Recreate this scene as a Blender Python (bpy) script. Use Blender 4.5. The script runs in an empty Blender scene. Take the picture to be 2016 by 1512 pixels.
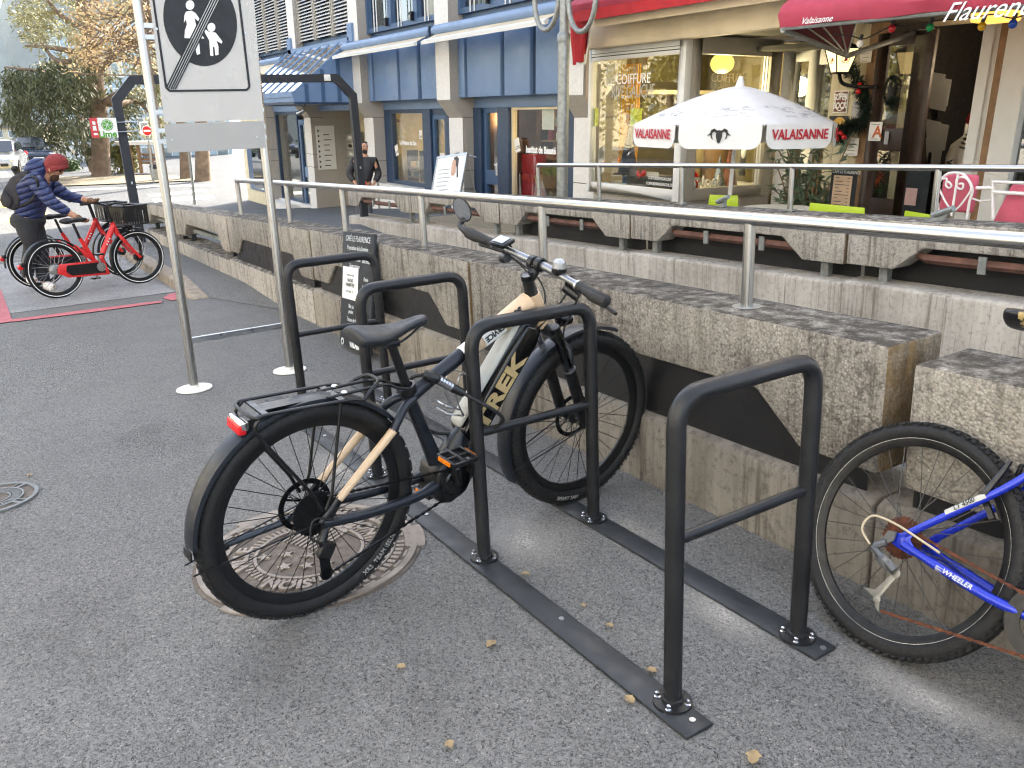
import bpy, bmesh, math, random
from mathutils import Vector as V, Matrix as M
random.seed(7)
R = math.radians; PI = math.pi
D = bpy.data; SC = bpy.context.scene; COL = SC.collection

# ---------------------------------------------------------------- camera, sky, sun, exposure
F = 1620.0                                   # focal length in photo pixels (photo 2016 x 1512)
CW = V((0, 0, 1.47))
MW_ = M(((0.52722, 0.84971, -0.00615), (0.26151, -0.16913, -0.95027), (-0.80849, 0.49939, -0.31137)))   # rows: camera right, down, forward
cam = D.objects.new('camera', D.cameras.new('camera')); COL.objects.link(cam); SC.camera = cam
cam.data.sensor_width = 36; cam.data.lens = F / 2016 * 36; cam.data.clip_end = 2000; cam.data.clip_start = .05
_r, _d, _f = MW_[0], MW_[1], MW_[2]
cam.matrix_world = M(((_r[0], -_d[0], -_f[0], CW[0]), (_r[1], -_d[1], -_f[1], CW[1]), (_r[2], -_d[2], -_f[2], CW[2]), (0, 0, 0, 1)))

SUN_EL = R(33); SUN_DIR = V((-.56, .83, 0)).normalized()     # horizontal direction towards the sun
SUN_DIR = V((SUN_DIR.x * math.cos(SUN_EL), SUN_DIR.y * math.cos(SUN_EL), math.sin(SUN_EL)))
w = D.worlds.new('World'); SC.world = w; w.use_nodes = True
nt = w.node_tree; sky = nt.nodes.new('ShaderNodeTexSky'); sky.sky_type = 'NISHITA'; sky.sun_disc = False
sky.sun_elevation = SUN_EL; sky.sun_rotation = math.atan2(SUN_DIR.x, SUN_DIR.y)
sky.air_density = 1.0; sky.dust_density = 4.0; sky.ozone_density = .6; sky.altitude = 500
hs = nt.nodes.new('ShaderNodeHueSaturation'); hs.inputs['Saturation'].default_value = .62; nt.links.new(sky.outputs[0], hs.inputs['Color']); nt.links.new(hs.outputs[0], nt.nodes['Background'].inputs[0]); nt.nodes['Background'].inputs[1].default_value = .15
sun = D.objects.new('sun', D.lights.new('sun', 'SUN')); COL.objects.link(sun)
sun.data.energy = 3.2; sun.data.angle = R(.5); sun.data.color = (1, .92, .78)
sun.rotation_euler = SUN_DIR.to_track_quat('Z', 'Y').to_euler()
SC.view_settings.view_transform = 'Standard'; SC.view_settings.look = 'None'
SC.view_settings.exposure = 2.5; SC.view_settings.gamma = 1
SC.cycles.max_bounces = 8; SC.cycles.transparent_max_bounces = 16
SC.cycles.use_denoising = True; SC.cycles.denoising_input_passes = 'RGB_ALBEDO'; SC.cycles.denoising_prefilter = 'NONE'; SC.cycles.filter_width = 1.2; SC.cycles.sample_clamp_indirect = 4

# ---------------------------------------------------------------- frames: the street slopes 3.6 % up along x and 2.4 % up along y
S3 = M(((0.9992, -0.0171, -0.0356), (0.0162, 0.9996, -0.0244), (0.036, 0.0238, 0.9991)))
SM = M.Translation(CW) @ S3.to_4x4() @ M.Translation(-CW)
SI = SM.inverted(); WM = M.Identity(4)
def ray(u, v):
    c = V(((u - 1008) / F, (v - 756) / F, 1)); return V((_r[i] * c[0] + _d[i] * c[1] + _f[i] * c[2] for i in range(3)))
def Wp(u, v, ax, val):                       # photo pixel -> point on a world plane
    d = ray(u, v); return CW + d * ((val - CW[ax]) / d[ax])
def Sp(u, v, ax, val):                       # photo pixel -> point on a street plane (street coordinates)
    d = SI.to_3x3() @ ray(u, v); c = SI @ CW; return c + d * ((val - c[ax]) / d[ax])
def gz(x, y):                                # height of the ground (street coordinates)
    return (-.05 * min(max(0, -13.9 - x), 16) + (.030 * max(0, -30 - x))) * min(1, max(.2, (y + 7) / 6))

# ---------------------------------------------------------------- tagging and linking
XF = {}
def tag(o, label=None, cat=None, group=None, kind=None):
    for k, v in (('label', label), ('category', cat), ('group', group), ('kind', kind)):
        if v: o[k] = v
    return o
def thing(name, label, cat, mat=WM, group=None):
    o = D.objects.new(name, None); COL.objects.link(o); o.matrix_world = mat; o.empty_display_size = .1
    XF[o.name] = mat.copy(); return tag(o, label, cat, group)
def put(o, parent=None, mat=WM):
    COL.objects.link(o)
    if parent is not None: o.parent = parent; XF[o.name] = XF[parent.name]
    else: o.matrix_world = mat; XF[o.name] = mat.copy()
    return o
def dup(o, mat=None, label=None, parent=None):
    c = o.copy(); COL.objects.link(c)
    if parent is not None: c.parent = parent; XF[c.name] = XF[parent.name]
    else: c.matrix_world = mat; XF[c.name] = mat.copy()
    if label: c['label'] = label
    for k in list(o.children): dup(k, parent=c)
    return c
def T(x, y, z, rz=0, base=SM): return base @ M.Translation((x, y, z)) @ M.Rotation(rz, 4, 'Z')

class MB:
    """collects shapes, then build() links them as one mesh object"""
    def __init__(s, space=None): s.v = []; s.f = []; s.mi = []; s.cur = 0; s.space = space; s.x = None
    def add(s, vs, fs):
        n = len(s.v); s.v += [V(p) if s.x is None else s.x @ V(p) for p in vs]
        s.f += [tuple(i + n for i in f) for f in fs]; s.mi += [s.cur] * len(fs); return s
    def box(s, x0, x1, y0, y1, z0, z1):
        x0, x1 = sorted((x0, x1)); y0, y1 = sorted((y0, y1)); z0, z1 = sorted((z0, z1))
        return s.add([(x0, y0, z0), (x1, y0, z0), (x1, y1, z0), (x0, y1, z0), (x0, y0, z1), (x1, y0, z1), (x1, y1, z1), (x0, y1, z1)],
                     [(0, 3, 2, 1), (4, 5, 6, 7), (0, 1, 5, 4), (1, 2, 6, 5), (2, 3, 7, 6), (3, 0, 4, 7)])
    def cbox(s, c, sx, sy, sz, m=None):
        old = s.x; mm = M.Translation(c) @ (m.to_4x4() if m is not None else M.Identity(4)); s.x = mm if old is None else old @ mm
        s.box(-sx / 2, sx / 2, -sy / 2, sy / 2, -sz / 2, sz / 2); s.x = old; return s
    def quad(s, a, b, c, d): return s.add([a, b, c, d], [(0, 1, 2, 3)])
    def prism(s, pts, vec):                  # planar polygon swept along vec
        vec = V(vec); n = len(pts); P = [V(p) for p in pts]
        nrm = V((0, 0, 0))
        for i in range(n): a, b = P[i], P[(i + 1) % n]; nrm += a.cross(b)
        if nrm.dot(vec) > 0: P = P[::-1]
        Q = [p + vec for p in P]
        return s.add(P + Q, [tuple(range(n)), tuple(range(2 * n - 1, n - 1, -1))] + [(i, i + n, (i + 1) % n + n, (i + 1) % n) for i in range(n)])
    def tube(s, pts, r, n=10, closed=False, caps=True, flat=None):
        P = [V(p) for p in pts]; m = len(P); rs = r if isinstance(r, (list, tuple)) else [r] * m
        tans = []
        for i in range(m):
            a = P[(i - 1) % m] if (closed or i > 0) else P[i]; b = P[(i + 1) % m] if (closed or i < m - 1) else P[i]
            t = (b - a); tans.append(t.normalized() if t.length > 1e-9 else V((0, 0, 1)))
        up = V((0, 0, 1)) if abs(tans[0].z) < .9 else V((0, 1, 0))
        nv = (up - tans[0] * up.dot(tans[0])).normalized(); vs = []
        for i in range(m):
            nv = (nv - tans[i] * nv.dot(tans[i])).normalized(); bn = tans[i].cross(nv)
            for k in range(n):
                a = 2 * PI * k / n; fx = flat if flat else 1
                vs.append(P[i] + (nv * math.cos(a) + bn * math.sin(a) * fx) * rs[i])
        fs = []; mm = m if closed else m - 1
        for i in range(mm):
            j = (i + 1) % m
            for k in range(n): fs.append((i * n + k, i * n + (k + 1) % n, j * n + (k + 1) % n, j * n + k))
        if caps and not closed: fs += [tuple(range(n - 1, -1, -1)), tuple((m - 1) * n + k for k in range(n))]
        return s.add(vs, fs)
    def bar(s, a, b, r, n=10): return s.tube([a, b], r, n)
    def lathe(s, prof, c=(0, 0, 0), axis=(0, 0, 1), n=24, ang=2 * PI, start=0, u0=None):   # prof: (radius, height)
        ax = V(axis).normalized()
        u = V(u0) if u0 is not None else (V((1, 0, 0)) if abs(ax.x) < .9 else V((0, 1, 0)))
        u = (u - ax * u.dot(ax)).normalized(); w_ = ax.cross(u); c = V(c); full = abs(ang - 2 * PI) < 1e-6
        m = n if full else n + 1; vs = []; fs = []
        for r, h in prof:
            for k in range(m):
                a = start + ang * k / n; vs.append(c + ax * h + (u * math.cos(a) + w_ * math.sin(a)) * r)
        for i in range(len(prof) - 1):
            for k in range(n):
                k2 = (k + 1) % m; fs.append((i * m + k, i * m + k2, (i + 1) * m + k2, (i + 1) * m + k))
        return s.add(vs, fs)
    def disc(s, c, axis, r, h, n=20): return s.lathe([(0.0001, 0), (r, 0), (r, h), (0.0001, h)], c, axis, n)
    def ball(s, c, rx, ry=None, rz=None, n=14, m=9, rot=None):
        ry = rx if ry is None else ry; rz = rx if rz is None else rz; vs = []; c = V(c)
        for i in range(m + 1):
            t = PI * i / m
            for k in range(n):
                a = 2 * PI * k / n; p = V((rx * math.sin(t) * math.cos(a), ry * math.sin(t) * math.sin(a), rz * math.cos(t)))
                vs.append(c + (rot @ p if rot is not None else p))
        return s.add(vs, [(i * n + k, (i + 1) * n + k, (i + 1) * n + (k + 1) % n, i * n + (k + 1) % n) for i in range(m) for k in range(n)])
    def build(s, name, mats, parent=None, mat=None, smooth=40, bevel=0, space=None, seg=2):
        space = space if space is not None else (s.space if s.space is not None else None)
        me = D.meshes.new(name); inv = None
        if parent is not None: inv = XF[parent.name].inverted() @ (space if space is not None else WM)
        elif mat is not None and space is not None: inv = mat.inverted() @ space
        vs = [inv @ p for p in s.v] if inv is not None else s.v
        me.from_pydata([tuple(p) for p in vs], [], s.f)
        if bevel or True:
            bm = bmesh.new(); bm.from_mesh(me)
            if bevel:
                bmesh.ops.remove_doubles(bm, verts=bm.verts, dist=1e-5)
                es = [e for e in bm.edges if len(e.link_faces) == 2 and e.calc_face_angle(0) > .5]
                bmesh.ops.bevel(bm, geom=es, offset=bevel, segments=seg, profile=.5, affect='EDGES', clamp_overlap=True)
            bmesh.ops.recalc_face_normals(bm, faces=bm.faces) if s.closed_hint else None
            bm.to_mesh(me); bm.free()
        ms = mats if isinstance(mats, (list, tuple)) else [mats]
        for m_ in ms: me.materials.append(m_)
        if len(ms) > 1 and not bevel: me.polygons.foreach_set('material_index', s.mi)
        if smooth: me.shade_smooth(); me.set_sharp_from_angle(angle=R(smooth))
        o = D.objects.new(name, me)
        return put(o, parent, mat if mat is not None else WM)
    closed_hint = True
def arc(c, r, a0, a1, n, ux, uy):
    c, ux, uy = V(c), V(ux), V(uy); return [c + ux * (r * math.cos(a0 + (a1 - a0) * i / n)) + uy * (r * math.sin(a0 + (a1 - a0) * i / n)) for i in range(n + 1)]
def fillet(pts, r, n=6):                     # round the corners of a polyline
    P = [V(p) for p in pts]; out = [P[0]]
    for i in range(1, len(P) - 1):
        a = (P[i - 1] - P[i]); b = (P[i + 1] - P[i]); rr = r[i] if isinstance(r, (list, tuple)) else r
        k = min(rr, a.length * .49, b.length * .49); p, q = P[i] + a.normalized() * k, P[i] + b.normalized() * k
        for j in range(n + 1):
            t = j / n; out.append(p * (1 - t) ** 2 + P[i] * 2 * t * (1 - t) + q * t ** 2)
    return out + [P[-1]]
def spline(pts, n=6):                        # Catmull-Rom
    P = [V(p) for p in pts]; out = []
    for i in range(len(P) - 1):
        p0, p1, p2, p3 = P[max(i - 1, 0)], P[i], P[i + 1], P[min(i + 2, len(P) - 1)]
        for j in range(n):
            t = j / n; out.append(.5 * (2 * p1 + (p2 - p0) * t + (2 * p0 - 5 * p1 + 4 * p2 - p3) * t * t + (3 * p1 - p0 - 3 * p2 + p3) * t ** 3))
    return out + [P[-1]]
def txt(name, body, m, size, mat_, parent, ext=.001, align='CENTER', sx=1, shear=0, space=None, bold=0, curved=None):
    """lettering as real mesh: m maps the text plane (x right, y up, z out) into the author space"""
    cu = D.curves.new(name, 'FONT'); cu.body = body; cu.size = size; cu.align_x = align; cu.align_y = 'CENTER'; cu.extrude = ext; cu.shear = shear
    cu.offset = bold; cu.resolution_u = 3
    ob = D.objects.new('tmp', cu); COL.objects.link(ob); bpy.context.view_layer.update()
    me = D.meshes.new_from_object(ob.evaluated_get(bpy.context.evaluated_depsgraph_get())); D.objects.remove(ob); D.curves.remove(cu)
    me.name = name
    if curved:                               # wrap around a circle in the text plane: (radius, centre angle, outward?)
        for v in me.vertices:
            rr, a0, sg = curved; a = a0 - sg * v.co.x * sx / rr; r2 = rr + sg * v.co.y
            v.co = V((r2 * math.cos(a), r2 * math.sin(a), v.co.z))
    mm = m @ M.Diagonal((sx if not curved else 1, 1, 1, 1))
    sp = space if space is not None else WM
    if parent is not None: mm = XF[parent.name].inverted() @ sp @ mm
    me.transform(mm); me.materials.clear(); me.materials.append(mat_)
    o = D.objects.new(name, me); return put(o, parent, WM)
def frame(o, x, y):                          # matrix with given origin, x axis and (approximate) y axis
    o, x, y = V(o), V(x).normalized(), V(y); z = x.cross(y).normalized(); y = z.cross(x)
    return M(((x[0], y[0], z[0], o[0]), (x[1], y[1], z[1], o[1]), (x[2], y[2], z[2], o[2]), (0, 0, 0, 1)))
# ---------------------------------------------------------------- materials
def hx(h):
    h = h.lstrip('#'); return tuple((lambda c: c / 12.92 if c <= .04045 else ((c + .055) / 1.055) ** 2.4)(int(h[i:i + 2], 16) / 255) for i in (0, 2, 4)) + (1,)
def col(c): return hx(c) if isinstance(c, str) else (tuple(c) + (1,) if len(c) == 3 else c)
class NT:
    def __init__(s, name):
        s.m = D.materials.new(name); s.m.use_nodes = True; s.t = s.m.node_tree; s.b = s.t.nodes['Principled BSDF']; s.out = s.t.nodes['Material Output']
        s.tc = s.t.nodes.new('ShaderNodeTexCoord'); s.co = s.tc.outputs['Object']
    def n(s, typ, **kw):
        x = s.t.nodes.new('ShaderNode' + typ)
        for k, v in kw.items():
            if hasattr(x, k) and k not in x.inputs.keys(): setattr(x, k, v)
            else: s.set(x, k, v)
        return x
    def set(s, x, k, v):
        i = x.inputs[k] if not isinstance(k, int) else x.inputs[k]
        if hasattr(v, 'is_output') and v.is_output: s.t.links.new(v, i)
        else: i.default_value = v
    def map(s, sc, rot=(0, 0, 0), co=None):
        m = s.t.nodes.new('ShaderNodeMapping'); m.inputs['Scale'].default_value = sc if isinstance(sc, (tuple, list)) else (sc, sc, sc); m.inputs['Rotation'].default_value = rot
        s.t.links.new(co or s.co, m.inputs['Vector']); return m.outputs[0]
    def noise(s, scale, det=4, rough=.55, co=None, dist=0):
        x = s.t.nodes.new('ShaderNodeTexNoise'); x.inputs['Scale'].default_value = scale; x.inputs['Detail'].default_value = det; x.inputs['Roughness'].default_value = rough; x.inputs['Distortion'].default_value = dist
        s.t.links.new(co or s.co, x.inputs['Vector']); return x.outputs['Fac']
    def vor(s, scale, feat='F1', co=None, out='Distance', rnd=1):
        x = s.t.nodes.new('ShaderNodeTexVoronoi'); x.feature = feat; x.inputs['Scale'].default_value = scale; x.inputs['Randomness'].default_value = rnd
        s.t.links.new(co or s.co, x.inputs['Vector']); return x.outputs[out]
    def ramp(s, fac, *stops, interp='LINEAR'):
        x = s.t.nodes.new('ShaderNodeValToRGB'); e = x.color_ramp.elements; x.color_ramp.interpolation = interp
        while len(e) < len(stops): e.new(.5)
        for el, (p, c) in zip(e, stops): el.position = p; el.color = (c, c, c, 1) if isinstance(c, (int, float)) else col(c)
        s.t.links.new(fac, x.inputs[0]); return x.outputs[0]
    def mix(s, fac, a, b, mode='MIX'):
        x = s.t.nodes.new('ShaderNodeMix'); x.data_type = 'RGBA'; x.blend_type = mode
        for i, v in ((0, fac), (6, a), (7, b)):
            if hasattr(v, 'is_output'): s.t.links.new(v, x.inputs[i])
            else: x.inputs[i].default_value = v if i == 0 else col(v)
        return x.outputs[2]
    def math(s, op, a, b=0.0, clamp=False):
        x = s.t.nodes.new('ShaderNodeMath'); x.operation = op; x.use_clamp = clamp
        for i, v in ((0, a), (1, b)):
            if hasattr(v, 'is_output'): s.t.links.new(v, x.inputs[i])
            else: x.inputs[i].default_value = v
        return x.outputs[0]
    def bump(s, h, st=.3, dist=.01, prev=None):
        x = s.t.nodes.new('ShaderNodeBump'); x.inputs['Strength'].default_value = st; x.inputs['Distance'].default_value = dist; s.t.links.new(h, x.inputs['Height'])
        if prev is not None: s.t.links.new(prev, x.inputs['Normal'])
        return x.outputs[0]
    def p(s, **kw):
        names = dict(c='Base Color', r='Roughness', m='Metallic', n='Normal', e='Emission Color', es='Emission Strength', a='Alpha', t='Transmission Weight', cc='Coat Weight', sp='Specular IOR Level', ior='IOR')
        for k, v in kw.items():
            i = s.b.inputs[names[k]]
            if hasattr(v, 'is_output'): s.t.links.new(v, i)
            else: i.default_value = col(v) if k in 'ce' and not isinstance(v, float) else v
        return s.m
def pbr(name, c, rough=.5, metal=0, var=.12, scale=6, bump=0, bscale=60, cc=0, sp=.5, rv=.1):
    s = NT(name); c = col(c); nz = s.noise(scale, 5)
    d = tuple(x * (1 - var) for x in c[:3]) + (1,); l = tuple(min(1, x * (1 + var)) for x in c[:3]) + (1,)
    s.p(c=s.ramp(nz, (.3, d), (.7, l)), m=metal, cc=cc, sp=sp)
    s.p(r=s.ramp(s.noise(scale * 3.1, 3), (.3, max(0.02, rough - rv)), (.7, min(1, rough + rv))))
    if bump: s.p(n=s.bump(s.noise(bscale, 4), bump, .004))
    return s.m
def emis(name, c, st):
    s = NT(name); s.p(c='#111111', e=c, es=st, r=.6); return s.m
def glass(name, tint=(.9, .95, .95), refl=.9, rough=.02, ior=1.5, base=.0):
    s = NT(name); t = s.t
    tr = t.nodes.new('ShaderNodeBsdfTransparent'); tr.inputs[0].default_value = tint + (1,)
    gl = t.nodes.new('ShaderNodeBsdfGlossy'); gl.inputs[0].default_value = (refl,) * 3 + (1,); gl.inputs[1].default_value = rough
    fr = t.nodes.new('ShaderNodeLayerWeight'); fr.inputs[0].default_value = .5
    f = s.math('ADD', s.math('MULTIPLY', s.math('POWER', fr.outputs['Facing'], 4.0), .8), base + .06, True)
    mx = t.nodes.new('ShaderNodeMixShader'); t.links.new(f, mx.inputs[0]); t.links.new(tr.outputs[0], mx.inputs[1]); t.links.new(gl.outputs[0], mx.inputs[2])
    t.links.new(mx.outputs[0], s.out.inputs[0]); return s.m

def m_asphalt(name, dark, light, stone, sc=1.0, lightness_patch=.25, worm=.8):
    s = NT(name); big = s.noise(.45, 6, .62); mid = s.noise(3.2, 5, .62); vc = s.vor(210 * sc, out='Color'); v = s.vor(150 * sc); g = s.noise(150 * sc, 3, .7)
    n1 = s.noise(56 * sc, 2, .5, dist=1.7); n2 = s.noise(88 * sc, 2, .55, co=s.map(1.0, (.3, .2, 1)), dist=1.0)
    bw = s.t.nodes.new('ShaderNodeSeparateColor'); s.t.links.new(vc, bw.inputs[0])
    ln1 = s.ramp(s.math('ABSOLUTE', s.math('SUBTRACT', n1, .47)), (.012, 1), (.042, 0)); ln2 = s.ramp(s.math('ABSOLUTE', s.math('SUBTRACT', n2, .52)), (.008, 1), (.034, 0))
    gate = s.ramp(s.noise(70 * sc, 2, .6), (.36, .1), (.50, 1)); ln = s.math('MULTIPLY', s.math('MAXIMUM', ln1, s.math('MULTIPLY', ln2, .7)), gate)
    c = s.mix(bw.outputs[0], dark, light)
    c = s.mix(s.math('MULTIPLY', s.ramp(big, (.35, 0), (.68, 1)), lightness_patch), c, tuple(min(1, x * 1.55) for x in col(light)[:3]))
    c = s.mix(s.math('MULTIPLY', s.ramp(mid, (.48, 0), (.75, 1)), .30), c, tuple(x * .62 for x in col(dark)[:3]))
    c = s.mix(s.math('MULTIPLY', s.ramp(bw.outputs[1], (.975, 0), (.99, 1)), .6), c, stone)
    c = s.mix(s.math('MULTIPLY', ln, worm), c, tuple(x * .16 for x in col(dark)[:3]))
    h = s.math('SUBTRACT', s.math('MULTIPLY', g, .4), s.math('MULTIPLY', ln, 1.0))
    s.p(c=c, r=s.ramp(g, (.3, .66), (.7, .92)), n=s.bump(h, .6, .005), sp=.35); return s.m
MAT = {}
MAT['asphalt'] = m_asphalt('asphalt', '#686866', '#7b7a77', '#aaa49b', 1.0, .16, .9)
MAT['asphalt_pale'] = m_asphalt('asphalt_pale', '#78797a', '#a5a4a2', '#cfc8bc', lightness_patch=.3)
MAT['asphalt_far'] = m_asphalt('asphalt_far', '#4e5052', '#66686a', '#8a867e', .7)
MAT['plaza'] = m_asphalt('plaza_paving', '#7d7462', '#968b75', '#b3a993', .5)
def m_aggregate(name, base, dirt, pebble, psc=75, streak=.6, peb_amt=.8):
    s = NT(name); v = s.vor(psc); vc = s.vor(psc, out='Color'); sep = s.t.nodes.new('ShaderNodeSeparateColor'); s.t.links.new(vc, sep.inputs[0])
    n1 = s.noise(1.7, 6, .65); n2 = s.noise(34, 6, .72); n3 = s.noise(9, 6, .7); run = s.noise(1, 7, .68, co=s.map((26, 6, 2.2))); run2 = s.noise(1, 5, .6, co=s.map((7, 3, .6)))
    geo = s.t.nodes.new('ShaderNodeNewGeometry'); sx_ = s.t.nodes.new('ShaderNodeSeparateXYZ'); s.t.links.new(geo.outputs['Normal'], sx_.inputs[0])
    peb = s.ramp(sep.outputs[0], (0, tuple(x * .62 for x in col(pebble)[:3])), (.35, tuple(x * .86 for x in col(pebble)[:3])), (.7, pebble), (.97, tuple(min(1, x * 1.35) for x in col(pebble)[:3])), (1, '#7d6650'))
    c = s.mix(s.math('MULTIPLY', s.ramp(v, (.30, 1), (.50, 0)), peb_amt), base, peb)
    c = s.mix(s.math('MULTIPLY', s.ramp(n2, (.52, 0), (.60, 1)), .5), c, dirt)
    c = s.mix(s.math('MULTIPLY', s.ramp(n3, (.54, 0), (.66, 1)), .25), c, dirt)
    c = s.mix(s.math('MULTIPLY', s.math('MULTIPLY', s.ramp(run, (.47, 0), (.60, 1)), s.ramp(run2, (.40, 0), (.55, 1))), streak), c, tuple(x * .75 for x in col(dirt)[:3]))
    c = s.mix(s.math('MULTIPLY', s.ramp(n1, (.45, 0), (.7, 1)), .30), c, '#cfc8b8')
    c = s.mix(s.math('MULTIPLY', s.ramp(sx_.outputs[2], (.45, 0), (.9, 1)), s.ramp(s.noise(16, 6, .7), (.36, 0), (.56, .85))), c, '#38342f')
    c = s.mix(s.math('MULTIPLY', s.ramp(v, (.56, 0), (.80, 1)), .4), c, tuple(x * .6 for x in col(dirt)[:3]))
    mo = s.ramp(s.noise(1, 6, .65, co=s.map((18, 18, 2.5))), (.3, '#3d331d'), (.7, '#7d6238')); c = s.mix(s.math('MULTIPLY', s.ramp(sx_.outputs[0], (.55, 0), (.85, .85)), s.ramp(n3, (.3, .5), (.6, 1))), c, mo)
    h = s.math('ADD', s.math('MULTIPLY', v, -.9), s.math('MULTIPLY', n2, 1.0))
    s.p(c=c, r=.93, n=s.bump(h, .8, .006), sp=.2); return s.m
MAT['aggregate'] = m_aggregate('aggregate_concrete', '#928d85', '#4a463f', '#a5a19a', 130, .65, .6)
MAT['aggregate_pale'] = m_aggregate('aggregate_concrete_pale', '#b1aba1', '#68635b', '#bdb7ad', 120, .75, .5)
MAT['cap'] = m_aggregate('weathered_cap', '#6e675d', '#2f2b27', '#a29a8d')
def m_board(name, a, b, stain, lines=.5, runs=.5):              # cast concrete: thin board joints, runs, blow holes
    s = NT(name); st = s.noise(1, 6, .65, co=s.map((8, 8, .35))); run = s.noise(1, 7, .7, co=s.map((34, 34, 1.5))); gate = s.noise(1, 4, .6, co=s.map((3.1, 3.1, .5))); f = s.noise(60, 5, .7); big = s.noise(1.5, 6, .65); sp_ = s.noise(26, 6, .72)
    x = s.t.nodes.new('ShaderNodeSeparateXYZ'); s.t.links.new(s.co, x.inputs[0])
    wob = s.math('MULTIPLY', s.noise(2.0, 3), .035); ph = s.math('FRACT', s.math('MULTIPLY', s.math('ADD', x.outputs[0], wob), 9.3))
    line = s.math('MULTIPLY', s.ramp(ph, (0, 1), (.03, .6), (.05, 0)), s.ramp(s.noise(7, 3), (.4, 0), (.55, 1)))
    c = s.mix(s.ramp(st, (.32, 0), (.68, 1)), a, b)
    c = s.mix(s.math('MULTIPLY', s.math('MULTIPLY', s.ramp(run, (.48, 0), (.62, 1)), s.ramp(gate, (.42, 0), (.60, 1))), runs), c, stain)
    c = s.mix(s.math('MULTIPLY', s.ramp(big, (.44, 0), (.7, 1)), .45), c, stain)
    c = s.mix(s.math('MULTIPLY', s.ramp(sp_, (.52, 0), (.62, 1)), .35), c, tuple(q * .8 for q in col(stain)[:3]))
    c = s.mix(s.math('MULTIPLY', line, lines), c, tuple(q * .45 for q in col(stain)[:3]))
    c = s.mix(s.ramp(s.vor(24), (.045, .8), (.07, 0)), c, '#3b352d')
    s.p(c=c, r=.9, n=s.bump(s.math('SUBTRACT', s.math('MULTIPLY', f, .8), s.math('MULTIPLY', line, .7)), .4, .003), sp=.2); return s.m
MAT['aggregate_dirty'] = m_aggregate('aggregate_concrete_dirty', '#86817a', '#403b35', '#9d988f', 112, .7, .75)
MAT['plinth_dirty'] = m_board('dark_plinth_concrete', '#6a655c', '#878178', '#2e2922', .1, .6)
MAT['board'] = m_board('board_marked_concrete', '#c4beb3', '#aea69a', '#6b6256', .6, .8)
MAT['plinth'] = m_board('stained_plinth_concrete', '#827b70', '#979084', '#433c32', .15, .8)
MAT['granite'] = pbr('granite_cladding', '#a39c92', .75, var=.28, scale=70, bump=.1, bscale=90)
MAT['white_stone'] = pbr('white_stone_cladding', '#d8d4cc', .7, var=.07, scale=14, bump=.05)
MAT['cream'] = pbr('cream_render', '#d6c9a8', .85, var=.08, scale=3, bump=.1)
MAT['blue_panel'] = pbr('blue_grey_panel', '#6c84a4', .42, var=.05, scale=2)
MAT['blue_dark'] = pbr('dark_blue_frame', '#2a3d55', .4, var=.08, scale=4)
MAT['blue_frame'] = pbr('slate_blue_frame', '#3f5978', .4, var=.08, scale=4)
MAT['white_paint'] = pbr('white_frame_paint', '#d9d8d2', .45, var=.04, scale=5)
MAT['grey_paint'] = pbr('grey_frame_paint', '#a39d90', .5, var=.05, scale=5)
MAT['beige'] = pbr('beige_fascia', '#cfbfa0', .7, var=.12, scale=2.2)
MAT['black_coat'] = pbr('black_powder_coat', '#1d1e20', .42, var=.1, scale=30, bump=.12, bscale=700, rv=.06)
MAT['coat'] = pbr('charcoal_powder_coat', '#131415', .40, var=.3, scale=14, bump=.16, bscale=420, rv=.09, sp=.38)
MAT['rail_coat'] = pbr('grey_base_rail_coat', '#26292c', .42, var=.35, scale=16, bump=.15, bscale=200, rv=.12, sp=.4)
MAT['infill'] = pbr('dark_infill_sheet', '#18181a', .45, var=.22, scale=3)
MAT['gate'] = pbr('anthracite_paint', '#1d2129', .5, var=.08, scale=3)
def m_steel(name, c, r, sc):
    s = NT(name); b = s.noise(1, 3, .6, co=s.map(sc)); s.p(c=s.mix(b, c, tuple(x * .8 for x in col(c)[:3])), m=1.0, r=s.ramp(b, (.3, r - .08), (.7, r + .1)), n=s.bump(b, .08, .002)); return s.m
MAT['steel'] = m_steel('brushed_stainless_steel', '#c8c8c6', .28, (3, 300, 300))
MAT['steel_v'] = m_steel('brushed_post_steel', '#b7b6b3', .30, (200, 200, 3))
MAT['chrome'] = pbr('bright_chrome', '#cfd0d2', .15, 1, var=.04)
MAT['alu'] = pbr('satin_aluminium', '#b4b6b8', .34, 1, var=.06)
MAT['galv'] = pbr('galvanised_steel', '#8f928f', .5, .6, var=.2, scale=18)
MAT['rust'] = pbr('rusty_steel', '#5a3320', .85, .2, var=.5, scale=60, bump=.5, bscale=120)
MAT['rustbar'] = pbr('rust_stained_bar', '#6a4a3d', .75, .1, var=.35, scale=9, bump=.2)
MAT['tyre'] = pbr('tyre_rubber', '#0d0d0d', .7, var=.25, scale=30, bump=.15, bscale=200)
MAT['rubber'] = pbr('black_rubber', '#161616', .65, var=.2, scale=40)
MAT['black'] = pbr('satin_black_metal', '#0e0f11', .38, .0, var=.15, scale=20)
MAT['black_gloss'] = pbr('gloss_black_plastic', '#0a0b0c', .2, var=.1)
MAT['matt_blue'] = pbr('matt_blue_black_paint', '#151a22', .38, var=.1, scale=6)
MAT['spoke'] = pbr('black_spoke', '#222325', .35, .7, var=.05)
MAT['spoke_b'] = pbr('bright_spoke', '#a9abad', .3, 1, var=.05)
MAT['dim_spoke'] = pbr('dulled_spoke', '#5b5a57', .45, .8, var=.2)
MAT['beige_paint'] = pbr('sand_frame_paint', '#c3aa8a', .33, var=.04)
MAT['silver_paint'] = pbr('silver_cover_paint', '#b4b4ac', .5, 0, var=.06)
MAT['red_gloss'] = pbr('red_bike_paint', '#cf2a2a', .32, var=.05)
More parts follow.
